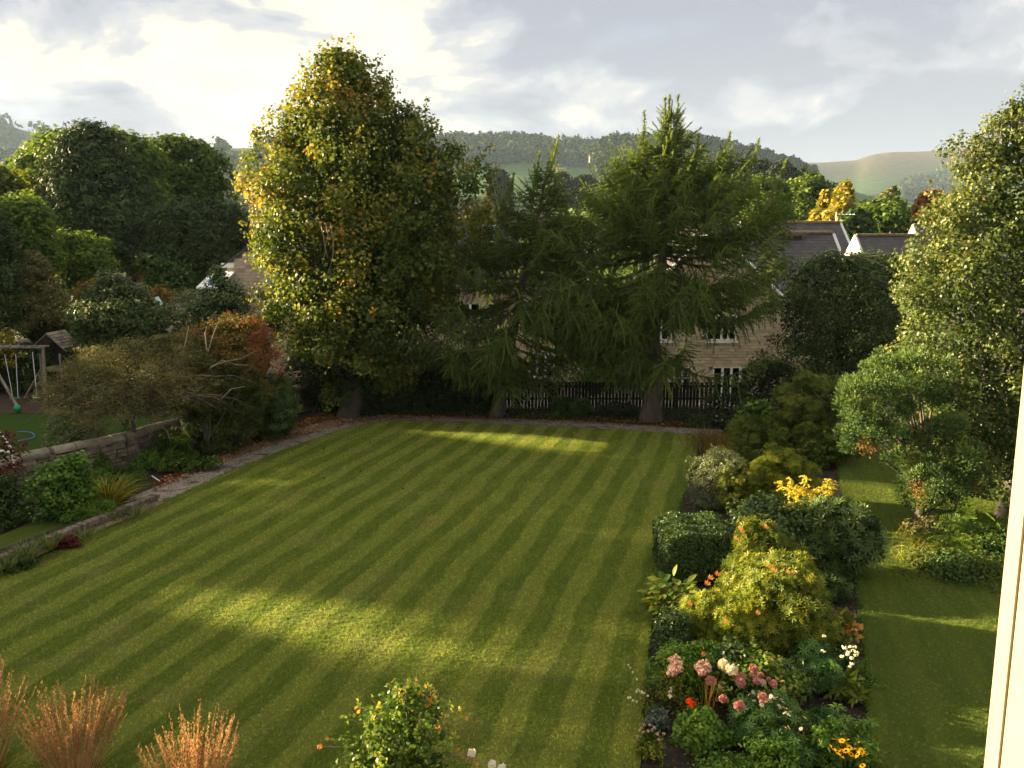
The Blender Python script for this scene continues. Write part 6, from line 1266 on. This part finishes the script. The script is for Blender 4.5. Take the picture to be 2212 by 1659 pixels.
for x_, y_, r_, h_, m_, t_, lb_ in ((215, 1018, .45, .55, 'mid', LEAF, 'low mixed greenery at the foot of the wall beside the daylily'), (318, 1008, .5, .5, 'perennial', LEAF, 'low greenery at the foot of the leaning trunk'), (75, 1045, .5, .7, 'mid', LEAF, 'greenery against the wall behind the serrated-leaved plant'), (395, 1000, .5, .6, 'mid', FROND, 'ferny growth under the reddening shrub'), (255, 1060, .5, .35, 'mid', LEAF, 'low leafy ground plants between daylily and path'), (480, 972, .5, .5, 'dark', LEAF, 'low dark plants by the path under the reddening shrub'), (165, 1120, .5, .3, 'perennial', LEAF, 'low leafy growth in front of the serrated-leaved plant')):
    perennial('border_plant', lb_, G(x_, y_), r_, h_, m_, t_, .32 if t_ is FROND else .075, 70 if t_ is not FROND else 26, 26 if t_ is not FROND else 4, .18)
bush('climber', 'light green climber on the wall beside the leaning trunk', 'climber', (272, 1000), [(905, 266, 280), (940, 262, 284), (980, 262, 286), (1005, 258, 292)], 'hedge', LEAF, .075, 34, 20, .14, Y=28.6, nl=2)
bush('leafy_bush', 'bushy green plant with serrated leaves in front of the stone wall', 'bush', (125, 1115), [(985, 150, 180), (1003, 105, 200), (1030, 75, 210), (1070, 68, 210), (1100, 80, 200), (1115, 100, 185)], 'perennial', LEAF, .10, 190, 22, .26, up=.9, shell=.6, lump=.2)
bush('leafy_bush', 'darker foliage at the left edge below the red-leaved plant', 'bush', (15, 1130), [(1030, -30, 40), (1070, -50, 60), (1120, -50, 65), (1160, -40, 50)], 'dark', LEAF, .07, 130, 36, .2)
bush('red_leaved_plant', 'red-leaved plant hanging into the frame at the left edge', 'plant', (-5, 1060), [(935, -10, 30), (960, -30, 50), (1000, -40, 45), (1040, -40, 20)], 'redleaf', LEAF, .07, 40, 24, .2, Y=22.6)
def tuft(name, label, base, n, h, spread, mat, cat='plant', lean=.9, w=.016, bend=.55, zb=0.0, seg=4, pile=1.0):
    c = G(*base, zb); rt = root(name, c, label, cat); th = rng.random(n) * 6.283; q = rng.random(n) ** .6
    P = np.stack([c[0] + spread * .35 * q * np.cos(th), c[1] + spread * .35 * q * np.sin(th), np.full(n, zb)], 1); D = np.stack([np.cos(th) * q * lean, np.sin(th) * q * lean, np.ones(n)], 1) + rng.normal(size=(n, 3)) * .12
    V, Fc, kk = strands(P, D, h * (.6 + .6 * rng.random(n)), w, bend, seg); link('blades', npmesh('blades', V, Fc, np.repeat(rng.random(n), kk)), rt, 'stuff', leafm[mat]); return rt
tuft('daylily', 'arching yellowing daylily clump beside the gravel path', (232, 1092), 420, 1.35, .9, 'daylily', w=.016, bend=.42, lean=.85)
bush('round_grey_bush', 'low rounded grey-green bush at the end of the raised bed', 'bush', (212, 1128), [(1080, 195, 235), (1095, 175, 255), (1115, 170, 258), (1132, 180, 250)], 'hedge', NARROW, .05, 130, 46, .14)
for x, y, n_, h_, lb in ((60, 1205, 160, .55, 'pale strappy leaves in the raised bed, third from the left end'), (105, 1185, 160, .55, 'taller pale iris leaves in the middle of the raised bed'), (15, 1225, 120, .45, 'short grey strappy clump at the left end of the raised bed'), (290, 1112, 50, .5, 'small iris at the right end of the raised bed'), (185, 1160, 60, .4, 'small upright tuft between the iris and the round bush')):
    tuft('iris_clump', lb, (x, y), n_, h_, .5, 'iris', zb=.16, bend=.3, lean=.6, w=.012)
perennial('low_red_plant', 'low dark red plant in the raised bed', G(150, 1168, .16), .3, .25, 'redleaf', LEAF, .05, 40, 24, .1)
perennial('low_dark_plant', 'low dark foliage at the left end of the raised bed', G(40, 1215, .16), .35, .3, 'dark', LEAF, .05, 50, 24, .1)
rt = root('white_stick', G(336, 1033), 'white plastic stick lying by the gravel path', 'stick'); a_, b_ = G(328, 1028, .12), G(345, 1039, .03); V, Fq = tube_np(np.array([a_, a_ * .7 + b_ * .3, a_ * .4 + b_ * .6, b_]), [.02, .02, .02, .02], 6); link('stick', npmesh('stick', V, Fq), rt, None, M_['white'])

# ------------------------------------------------------------------ neighbour's garden: swing frame, play hut, birds
def swing():
    c = G(60, 868); rt = root('swing_frame', (c[0], 40.3, 0), 'wooden swing frame with a ladder-like top beam', 'swing'); Y = 40.3
    def T(pts, r, nm, mat='wood', n=6): m = MB(); m.tube(pts, [r] * len(pts), n); return m.build(nm, M_[mat], rt, smooth=False)
    z1 = 2.55; xl = A(-130, 760, 39)[0]; xr = A(99, 742, Y)[0]
    for dy in (-.30, .30): T([(xl, Y + dy, z1), (xr, Y + dy, z1)], .05, 'beam')
    n = 12
    for i in range(n): x = xl + (xr - xl) * (i + .5) / n; T([(x, Y - .28, z1), (x, Y + .28, z1)], .028, 'rung')
    T([(xr - .15, Y, z1), (G(99, 863)[0], Y, -.1)], .075, 'post'); T([(A(0, 800, Y)[0] - .5, Y - .3, z1), (G(20, 884)[0], 38.6, -.1)], .07, 'post'); T([(A(0, 800, Y)[0] - .5, Y + .3, z1), (G(-30, 850)[0], 41.8, -.1)], .07, 'post')
    for x0_, x1_ in ((10, 28), (34, 39)): T([A(x0_, 765, Y), A(x1_, 859, 39.2)], .012, 'chain', 'white', 4)
    m = MB(); p = A(33, 860, 39.2); m.box(p, (.45, .2, .05)); m.build('swing_seat', M_['green_plastic'], rt)
    T([A(70, 760, Y), A(80, 855, Y)], .022, 'rope', 'white', 5)
    p = A(80, 857, Y); m = MB(); m.tube([p + [0, 0, -.07], p + [0, 0, -.04], p + [0, 0, .04], p + [0, 0, .07]], [.15, .19, .19, .12], 14); m.build('disc_seat', M_['white'], rt)
    p = G(38, 882, .17); bl = root('green_ball', p, 'green ball under the swing', 'ball'); m = MB(); k = 8; m.tube([p + [0, 0, .17 * math.sin((i / (k - 1) - .5) * 3.14159)] for i in range(k)], [.17 * math.cos((i / (k - 1) - .5) * 3.1) + .002 for i in range(k)], 12); o = m.build('ball_shell', M_['green_plastic'], bl, smooth=True)
    bl.location.z = p[2]
swing()
def hut():
    Y = 41.0; rt = root('play_hut', (A(125, 800, Y)[0], Y, 0), 'wooden play hut on posts with a shingled roof, behind the twiggy tree', 'hut')
    a, b_, c, d = A(99, 720, Y), A(140, 712, Y + 1.2), A(172, 748, Y + 1.0), A(136, 753, Y - .3)
    m = MB(); nr = np.array([0, 0, -.05]); m.add([a, b_, c, d, a + nr, b_ + nr, c + nr, d + nr], [(0, 1, 2, 3), (7, 6, 5, 4), (0, 4, 5, 1), (1, 5, 6, 2), (2, 6, 7, 3), (3, 7, 4, 0)]); ro = m.build('roof', M_['wood'], rt)
    for i in range(6):
        for j in range(5):
            s0, s1 = i / 6, (i + 1.1) / 6; t0, t1 = j / 5 + .01, (j + 1) / 5 - .01; q = lambda s, t: (a * (1 - t) + b_ * t) * (1 - s) + (d * (1 - t) + c * t) * s
            m = MB(); e = np.array([0, 0, .03]); V = [q(s0, t0) + e * .3, q(s0, t1) + e * .3, q(min(1, s1), t1) + e * 1.4, q(min(1, s1), t0) + e * 1.4]; m.add(V + [v - [0, 0, .03] for v in V], [(0, 1, 2, 3), (7, 6, 5, 4), (0, 4, 5, 1), (1, 5, 6, 2), (2, 6, 7, 3), (3, 7, 4, 0)]); m.build('shingle', M_['wood'], ro)
    # far slope, gable and walls
    e_ = a + (a - d) * np.array([1, 1, -1]) ; e_[2] = d[2]; f_ = b_ + (b_ - c) * np.array([1, 1, -1]); f_[2] = c[2]
    m = MB(); m.add([a, b_, f_, e_, a + nr, b_ + nr, f_ + nr, e_ + nr], [(0, 3, 2, 1), (4, 5, 6, 7), (0, 1, 5, 4), (1, 2, 6, 5), (2, 3, 7, 6), (3, 0, 4, 7)]); m.build('roof_slope', M_['wood'], rt)
    zp = A(110, 797, Y)[2]; x0, x1 = A(100, 800, Y)[0], A(142, 800, Y)[0]
    m = MB(); m.box(((x0 + x1) / 2, Y + .3, zp), (x1 - x0 + .2, 1.5, .1)); m.build('platform', M_['wood'], rt)
    m = MB(); m.add([(x0, Y + .8, zp), (x1, Y + .8, zp), (x1, Y + .8, d[2]), (x0, Y + .8, a[2] - .1)], [(0, 1, 2, 3)]); m.v += []; m.build('back_panel', M_['fence'], rt)
    for x in (x0, x1):
        for y in (Y - .4, Y + 1.0): m = MB(); m.box((x, y, zp / 2 + .35), (.09, .09, zp + .9)); m.build('post', M_['wood'], rt)
    for s in (-.25, .25): m = MB(); m.tube([(x0 - .9 + s * .2, Y - .2 + s, 0), (x0 - .05, Y - .2 + s, zp)], [.04, .04], 5); m.build('ladder_rail', M_['wood'], rt)
    for i in range(5): q = (i + .8) / 5.6; m = MB(); m.tube([(x0 - .9 + .85 * q, Y - .45, zp * q), (x0 - .9 + .85 * q, Y + .05, zp * q)], [.03, .03], 5); m.build('ladder_rung', M_['wood'], rt)
hut()
pig = rough_mat('pigeon_feather', flat3((.17, .17, .18), .3), 12, 3, .8, .1)
def pigeon(px, py, lb, flip=1):
    p = A(px, py, 40.3); rt = root('pigeon', p - [0, 0, .12], lb, 'pigeon', 'pigeons on the swing beam'); k = 10; s = np.linspace(0, 1, k)
    ax = np.stack([flip * (s - .45) * .46, 0 * s, .10 * np.sin(s * 3) + .16 * np.clip(s - .68, 0, 1) * 2.2 - .03], 1) + p
    r = np.array([.012, .03, .055, .085, .10, .10, .078, .045, .045, .012]); V, Fq = tube_np(ax, r * 1.25, 8); link('body', npmesh('body', V, Fq, smooth=True), rt, None, pig)
    for q in (-.03, .03): m = MB(); m.tube([p + [0, q, -.03], p + [.01, q, -.16]], [.009, .007], 4); m.build('leg', M_['bark'], rt)
    m = MB(); e = ax[-1]; m.tube([e, e + [flip * .04, 0, -.01]], [.01, .002], 4); m.build('beak', M_['bark'], rt)
pigeon(46, 741, 'grey pigeon on the swing beam, the left one of two'); pigeon(58, 739, 'grey pigeon on the swing beam, the right one of two', -1)
rt = root('blue_hose', G(62, 938), 'blue hose lying in a curve on the neighbouring lawn', 'hose'); pts = [G(x, y, .02) for x, y in ((38, 933), (50, 932), (62, 933), (71, 936), (75, 941), (71, 946), (60, 949), (48, 951), (38, 953))]; V, Fq = tube_np(np.array(pts), [.022] * len(pts), 5); link('hose', npmesh('hose', V, Fq), rt, None, M_['blue'])
rt = root('bent_white_pole', A(10, 970, 24.5), 'bent white pole rising behind the wall at the left edge', 'pole'); pts = [A(x, y, 24.5) for x, y in ((-10, 925), (3, 940), (18, 958), (26, 975), (30, 995), (31, 1010))]; V, Fq = tube_np(np.array(pts), [.035] * len(pts), 6); link('pole', npmesh('pole', V, Fq), rt, None, M_['white'])
V, Fq = tube_np(np.array([A(-10, 972, 24.4), A(10, 975, 24.4), A(25, 977, 24.4)]), [.035] * 3, 6); link('cross_piece', npmesh('cross_piece', V, Fq), rt, None, M_['white'])
bush('pear_bush', 'silvery green willow-leaved shrub just beyond the stone wall', 'bush', (150, 968), [(880, 125, 175), (910, 105, 220), (945, 95, 235), (968, 110, 230)], 'silver', NARROW, .10, 130, 34, .28, Y=29.6)
bush('dark_hedge', 'dark hedge behind the swing frame', 'hedge', (40, 868), [(745, -80, 260), (790, -80, 262), (840, -80, 262), (868, -80, 260)], 'dark', LEAF, .11, 420, 50, .4, Y=43, depth=.25, nl=2)
hd, _, _ = bush('clipped_hedge', 'clipped hedge with a bright sunlit top behind the play hut', 'hedge', (150, 735), [(668, 80, 225), (676, 60, 245), (700, 50, 250), (760, 50, 250)], 'hedge', LEAF, .12, 520, 50, .4, Y=49, depth=.4, zb=-.8, nl=2, up=.8)
bush('yellow_bush', 'yellow-leaved bush at the left edge behind the swing', 'bush', (20, 800), [(715, 0, 20), (728, -40, 40), (745, -50, 52), (790, -50, 50)], 'gold', LEAF, .11, 60, 30, .35, Y=42.0)
tree('whitebeam_tree', 'silvery green leafy tree above the play hut', (235, 840), [(592, 218, 232), (615, 205, 290), (645, 190, 345), (680, 150, 372), (715, 168, 380), (760, 182, 385), (800, 190, 380)], leaf_mat('whitebeam_leaf', [(0, (.022, .042, .016)), (.5, (.060, .090, .034)), (.85, (.13, .16, .08)), (1, (.30, .33, .22))], .3, .35, .5, .5, .8), ROUND, .13, 300, 60, .5, Y=41.5, tr=.14)
tree('holly_tree', 'dark glossy holly with a pointed top in front of the left stone house', (475, 800), [(582, 466, 474), (605, 455, 490), (640, 440, 540), (670, 400, 560), (710, 395, 580), (760, 400, 580)], 'laurel', LEAF, .13, 220, 60, .5, Y=42.5, tr=.14)
bush('round_pale_bush', 'rounded pale green bush in front of the left stone house', 'bush', (410, 672), [(626, 395, 425), (640, 372, 445), (672, 370, 445)], 'silver', NARROW, .14, 90, 34, .5, Y=52, zb=-1, nl=2)
bush('brown_bush', 'brownish bush left of the silvery tree', 'bush', (200, 668), [(614, 170, 215), (635, 165, 260), (670, 165, 265)], 'bronze', LEAF, .16, 90, 34, .5, Y=54, zb=-1.5, nl=2)
bush('brown_bush', 'small olive-brown bush right of the silvery tree top', 'bush', (350, 655), [(620, 340, 360), (640, 325, 375), (660, 325, 370)], 'bronze', LEAF, .16, 50, 34, .4, Y=54, zb=-1.5, nl=2)
def panel(name, label, cat, pxs, Y, z0, z1, mat, n=12):
    a, b_ = A(pxs[0], 660, Y)[0], A(pxs[1], 660, Y)[0]; rt = root(name, ((a + b_) / 2, Y, z0), label, cat); w = (b_ - a) / n
    for i in range(n): m = MB(); m.box((a + w * (i + .5), Y, (z0 + z1) / 2 + rng.normal() * .02), (w * .9, .03, z1 - z0)); m.build('plank', M_[mat], rt)
    for z in (z0 + .3, z1 - .25): m = MB(); m.box(((a + b_) / 2, Y + .05, z), (b_ - a, .04, .08)); m.build('rail', M_[mat], rt)
panel('wooden_fence', 'weathered board fence panel left of the holly', 'fence', (372, 460), 50, A(0, 700, 50)[2], A(0, 655, 50)[2], 'wood', 20)
def block(name, label, cat, p0, p1, Y, dep, mat, pn='block'):
    a, b_ = A(*p0, Y), A(*p1, Y); zb = float(gz(0, Y)); rt = root(name, ((a[0] + b_[0]) / 2, Y, zb), label, cat); n = max(2, int(abs(b_[0] - a[0]) / .5))
    for i in range(n):
        x = a[0] + (b_[0] - a[0]) * (i + .5) / n
        for r in range(3): zt = a[2] - r * .28; m = MB(); m.box((x, Y, zt - .14), (abs(b_[0] - a[0]) / n - .02, dep, .26)); m.build(pn, M_[mat], rt)
    m = MB(); m.box(((a[0] + b_[0]) / 2, Y, (a[2] - .84 + zb) / 2), (abs(b_[0] - a[0]), dep * .9, a[2] - .84 - zb)); m.build('wall_base', M_[mat], rt)
block('low_garden_wall', 'sunlit pale stone wall between the hedge and the silvery tree', 'wall', (183, 674), (232, 674), 50, .4, 'house_stone', 'stone')
block('timber_raised_bed', 'sunlit pale timber raised bed beyond the silvery tree', 'raised bed', (328, 667), (405, 667), 47, .9, 'palewood', 'board')
rt = root('blue_sheet', A(342, 650, 48.5), 'pale blue-green tilted sheet beyond the silvery tree', 'sheet'); m = MB(); a_, b_, c_, d_ = A(332, 643, 49.5), A(342, 640, 49.5), A(352, 655, 48), A(343, 662, 48); e = np.array([0, 0, -.04]); m.add([a_, b_, c_, d_, a_ + e, b_ + e, c_ + e, d_ + e], [(0, 1, 2, 3), (7, 6, 5, 4), (0, 4, 5, 1), (1, 5, 6, 2), (2, 6, 7, 3), (3, 7, 4, 0)]); m.build('panel', M_['cyan'], rt)
m = MB(); m.tube([A(342, 652, 48.7), A(342, 652, 48.7) * [1, 1, 0] + [0, 0, -1.4]], [.03, .03], 5); m.build('leg', M_['white'], rt)

# ------------------------------------------------------------------ left background trees
tree('big_tree', 'broad dark conifer-like tree, tallest of the left background group', (215, 640), [(277, 180, 205), (295, 160, 240), (340, 130, 262), (400, 105, 290), (460, 92, 315), (520, 88, 335), (570, 110, 335)], 'yew', NARROW, .42, 460, 80, 1.3, Y=70, zb=-1.5, tr=.5, nl=12, squash=.6, bark='bark', lump=.12)
tree('big_tree', 'leafy tree with sunlit upper left edge behind the tallest one', (150, 640), [(300, 128, 168), (312, 85, 215), (340, 60, 300), (400, 40, 330), (460, 30, 330), (540, 40, 330)], 'mid', ROUND, .42, 360, 70, 1.6, Y=80, zb=-2, tr=.5, lump=.12)
tree('big_tree', 'dark leafy crown at the right shoulder of the left group', (290, 640), [(292, 235, 262), (310, 220, 310), (350, 220, 338), (420, 225, 350), (500, 230, 350)], 'mid', ROUND, .40, 220, 70, 1.4, Y=76, zb=-2, tr=.5, lump=.12)
tree('big_tree', 'airy light green tree right of the dark left group', (425, 640), [(304, 345, 395), (315, 325, 440), (345, 322, 480), (400, 325, 500), (440, 330, 500), (470, 350, 490)], 'far', ROUND, .36, 190, 64, 1.2, Y=84, zb=-2, tr=.4, nl=12, shell=.5, lump=.16, core=.1)
tree('cypress_tree', 'wall of dark cypress below the airy tree', (430, 660), [(440, 395, 470), (455, 335, 530), (500, 325, 560), (560, 320, 560), (620, 325, 540)], 'yew', NARROW, .34, 460, 70, .9, Y=68, zb=-2, tr=.3, squash=.8, depth=.5)
tree('dark_tree', 'dark rounded tree at the left edge with an orange-tinged top', (10, 640), [(365, -40, 10), (380, -80, 45), (430, -80, 62), (500, -80, 70), (580, -80, 70)], 'azalea', ROUND, .34, 200, 64, 1.1, Y=72, zb=-1.5, tr=.3)
tree('dark_tree', 'dark low tree under the tallest left tree', (170, 640), [(512, 120, 195), (530, 90, 225), (570, 85, 240), (620, 95, 240)], 'mid', LEAF, .26, 170, 60, .9, Y=62, zb=-1.5, tr=.2, nl=4)
tree('dark_tree', 'shaded grey-green tree at the foot of the left group', (60, 640), [(430, 20, 60), (450, 0, 100), (520, -10, 120), (580, 0, 130)], 'mid', LEAF, .26, 150, 60, .9, Y=58, zb=-1.5, tr=.2, nl=4)
tree('spruce_tree', 'spruce with drooping boughs and bare branches near the left edge', (90, 740), [(545, 60, 75), (580, 45, 110), (620, 40, 135), (660, 30, 150), (700, 20, 150)], 'olive', NARROW, .17, 200, 70, .5, Y=47, zb=-.8, tr=.16, nl=14, squash=.45, droop=.4)
tree('yew_tree', 'very dark tall evergreen at the left edge behind the swing', (5, 760), [(470, -30, 0), (500, -60, 25), (560, -80, 40), (640, -80, 55), (720, -80, 60)], 'yew', NARROW, .17, 330, 70, .5, Y=46, zb=-.5, tr=.2, nl=4)
tree('dark_tree', 'dark foliage filling in right of the brick house', (330, 660), [(560, 300, 350), (590, 335, 420), (630, 330, 440)], 'dark', LEAF, .26, 90, 60, .8, Y=63, zb=-1.5, tr=.2, nl=3)

# ------------------------------------------------------------------ ornamental grasses and rose in the house border
def reed(label, base_px, topz, w, n, h):
    c = G(*base_px, topz); c = np.array([c[0], c[1], 0.0]); rt = root('feather_grass', c, label, 'ornamental grass', 'feather grasses by the house')
    th = rng.random(n) * 6.283; q = rng.random(n) ** .7; P = np.stack([c[0] + .16 * q * np.cos(th), c[1] + .16 * q * np.sin(th), np.zeros(n)], 1)
    D = unit(np.stack([np.cos(th) * q * w + .05, np.sin(th) * q * w, np.ones(n)], 1) + rng.normal(size=(n, 3)) * .035); L_ = h * (.78 + .30 * rng.random(n)); SP = []; TT = []
    V, Fc, kk = strands(P, D, L_, .0035, .05, 4); link('stems', npmesh('stems', V, Fc, np.repeat(.4 + .5 * rng.random(n), kk)), rt, 'stuff', leafm['reed'])
    m = 46; s = .52 + .48 * rng.random((n, m)); pp = P[:, None] + D[:, None] * (L_[:, None] * s)[..., None] - np.array([0, 0, 1.0]) * (.05 * L_[:, None] * s * s)[..., None] + unit(np.stack([D[:, 0], D[:, 1], 0 * D[:, 0]], 1))[:, None] * (.02 * L_[:, None] * s * s)[..., None]
    pp = pp + rng.normal(size=pp.shape) * .006; pp = pp.reshape(-1, 3); dd = np.repeat(D, m, 0) + .28 * rng.normal(size=(n * m, 3)); V, Fc = scatter(NARROW, pp, unit(rng.normal(size=pp.shape)), .034 * (.6 + .7 * rng.random(len(pp))), dd)
    link('plumes', npmesh('plumes', V, Fc, np.repeat(np.clip(np.repeat(rng.random(n), m) * .6 + .4 * rng.random(n * m), 0, 1), 4)), rt, 'stuff', leafm['reed'])
    nb = 260; th = rng.random(nb) * 6.28; P = np.stack([c[0] + .14 * np.cos(th), c[1] + .14 * np.sin(th), np.zeros(nb)], 1); V, Fc, kk = strands(P, np.stack([np.cos(th) * .4, np.sin(th) * .4, np.ones(nb)], 1) + rng.normal(size=(nb, 3)) * .15, h * .5 * (.6 + .7 * rng.random(nb)), .006, .4, 4)
    link('blades', npmesh('blades', V, Fc, np.repeat(rng.random(nb), kk)), rt, 'stuff', leafm['reed_g'])
reed('orange-brown feather grass at the bottom left, the larger clump', (150, 1530), 1.25, .42, 190, 1.50)
reed('orange-brown feather grass at the bottom, right-hand clump', (405, 1600), 1.25, .36, 150, 1.48)
reed('feather grass at the left edge, only the tips in view', (-55, 1500), 1.35, .4, 120, 1.6)
def rose():
    c = G(880, 1560, 1.3); c = np.array([c[0], c[1], 0]); Y0 = c[1]; rt = root('rose_bush', c, 'tall rose bush with glossy leaves at the bottom centre', 'rose bush')
    pr = profile([(1490, 860, 910), (1520, 800, 960), (1560, 750, 985), (1610, 730, 990), (1680, 740, 980), (1760, 800, 950)], Y0, .5)
    pos, nr, ti, bg, cc = crown_leaves(pr, Y0, .9, 120, 22, .14, shell=.6, up=.4, core=.5, squash=1.1)
    foliage('foliage', rt, leafm['rose'], LEAF, .062, pos, nr, ti, bg)
    # arching shoots with larger leaves
    for (x, y) in ((875, 1468), (920, 1478), (938, 1480), (945, 1490), (905, 1500), (860, 1480), (800, 1505), (1000, 1520), (995, 1560), (985, 1590), (700, 1600), (740, 1550), (1010, 1545), (965, 1555), (770, 1520), (1040, 1640), (1060, 1655)):
        tp = A(x, y, Y0 + rng.normal() * .15); bt = np.array([c[0] + rng.normal() * .1, Y0, .8]); s = np.linspace(0, 1, 8)[:, None]; pts = bt + (tp - bt) * s + np.array([0, 0, .10]) * np.sin(3.14 * s)
        V, Fq = tube_np(pts, np.linspace(.008, .003, 8), 4); link('stem', npmesh('stem', V, Fq), rt, None, M_['twig'])
        m = 12; q = .62 + .38 * rng.random(m)[:, None]; P = bt + (tp - bt) * q + np.array([0, 0, .10]) * np.sin(3.14 * q) + rng.normal(size=(m, 3)) * .022
        for i in range(m):
            V, Fc = scatter(LEAF, P[i:i + 1], unit(rng.normal(size=(1, 3)) + [0, -.4, .6]), .07); link('leaf', npmesh('leaf', V, Fc, np.full(4, .55 + .45 * rng.random())), rt, None, leafm['rose'])
    for (x, y) in ((1019, 1627), (1063, 1650), (1085, 1658), (690, 1612)):
        p = A(x, y, Y0 - .1); ball(rt, p, .035, 'white_petal' if x > 800 else 'redtip', .045 if x > 800 else .02, 12, 'bloom')
        V, Fq = tube_np(np.array([[c[0], Y0, .7], (np.array([c[0], Y0, .9]) + p) / 2, p]), [.007, .005, .004], 4); link('stem', npmesh('stem', V, Fq), rt, None, M_['twig'])
rose()

# ------------------------------------------------------------------ our own house: open window frame and the wall below it
def our_window():
    a = .556; yf = .9; zt, zb_ = 9.2, 6.55
    rt = root('window_frame', (a + .1, yf, zb_), 'cream window frame at the right edge, close to the viewer', 'window frame')
    m = MB(); m.box((a + .16, yf - .055, (zt + zb_) / 2), (.30, .11, zt - zb_)); o = m.build('jamb', M_['upvc'], rt)
    m = MB(); m.box((a + .157, yf + .014, (zt + zb_) / 2), (.300, .026, zt - zb_)); m.build('outer_trim', M_['upvc'], rt)
    m = MB(); m.box((a + .17, yf - .15, (zt + zb_) / 2), (.30, .075, zt - zb_)); m.build('inner_trim', M_['upvc'], rt)
    m = MB(); m.box((-.6, yf - .03, zb_ - .04), (2.62, .22, .08)); m.build('sill', M_['upvc'], rt)
    rt2 = root('house_wall', (0, yf, -.1), 'stone wall of the house below the window', 'wall'); m = MB(); m.box((0, yf - .05, 3.2), (9, .3, 6.6)); m.build('wall_face', M_['house_stone'], rt2)
our_window()

# ------------------------------------------------------------------ trees in the neighbouring gardens to the left (outside the picture) that shade the lawn
def lit_cut(pos):  # unseen crowns cut open to shape where sun reaches lawn, bed and plants
    big = np.zeros(len(pos), bool)
    for dx in (-.16, .16):
        for dy in (-.2, .2):
            q = pos + np.array([dx * .3, dy, dx]); x, y = shadow_xy(q); k = np.zeros(len(pos), bool)
            for w in LIT + [LITB]: k |= inpoly(x, y, w)
            big |= k
    x, y = shadow_xy(pos)
    for w in DARK: big &= ~inpoly(x, y, w)
    big &= ~(inpoly(x, y, THIN) & (rng.random(len(pos)) < .35))
    x9, y9 = shadow_xy(pos, .9); big |= inpoly(x9, y9, BEDLIT)
    x2, y2 = shadow_xy(pos, 3.0); big |= inpoly(x2, y2, [(3.6, 21), (17, 19), (17, 25.5), (3.6, 26.5)])
    x3, y3 = shadow_xy(pos, 1.3)
    for cx, cy, r in ((-1.4, 10.3, 1.7), (-6.1, 10.8, 1.0), (-4.2, 10.2, 1.0)): big |= (x3 - cx) ** 2 + (y3 - cy) ** 2 < r * r
    return ~big
off = [(-43, 20, 12.5, 4.6), (-46, 28, 13.2, 4.6), (-44, 36, 12.8, 4.6), (-47, 44, 13.8, 4.8), (-46, 52, 13.4, 4.6), (-50, 60, 15.0, 5.0), (-44, 12, 12.0, 4.6), (-42, 4, 12.0, 4.6), (-52, 33, 13.4, 5.0), (-54, 49, 14.5, 5.0)]
for i, (x, y, h, r) in enumerate(off):
    h += 1.3
    lb = ['garden tree beyond the left edge, nearest the house', 'garden tree beyond the left edge, second from the house', 'garden tree beyond the left edge, beside the swing', 'garden tree beyond the left edge, behind the swing', 'garden tree beyond the left edge, near the clipped hedge', 'tallest garden tree beyond the left edge', 'low garden tree level with the feather grass', 'low garden tree level with the house', 'outer garden tree behind the second one', 'outer garden tree behind the clipped hedge'][i]
    rt = root('garden_tree', (x, y, -.1), lb, 'tree', 'trees beyond the left edge'); pr = np.array([(.6, x, r * .8), (h * .3, x, r), (h * .65, x, r * .95), (h * .88, x, r * .65), (h, x, r * .2)])
    pos, nr, ti, bg, c = crown_leaves(pr, y, 1.0, 130, 44, .95, core=.6, lump=.08); foliage('crown', rt, leafm['mid'], ROUND, .44, pos, nr, ti, bg, cut=lit_cut)
    trunk(rt, (x, y, -.1), (x, y, h * .7), .25, M_['bark'])

# ------------------------------------------------------------------ air
def haze():
    m = bpy.data.materials.new('air'); m.use_nodes = True; nt = m.node_tree
    for n in list(nt.nodes): nt.nodes.remove(n)
    v = nt.nodes.new('ShaderNodeVolumePrincipled'); v.inputs['Color'].default_value = (.60, .80, 1, 1); v.inputs['Density'].default_value = .000065; v.inputs['Anisotropy'].default_value = 0.0
    o = nt.nodes.new('ShaderNodeOutputMaterial'); nt.links.new(v.outputs[0], o.inputs['Volume'])
    b = MB(); b.box((0, 1900, 170), (9800, 4700, 392)); ob = b.build('haze', m, None, 'stuff')
    tag(ob, 'thin pale haze in the air over the valley', 'haze')
haze()
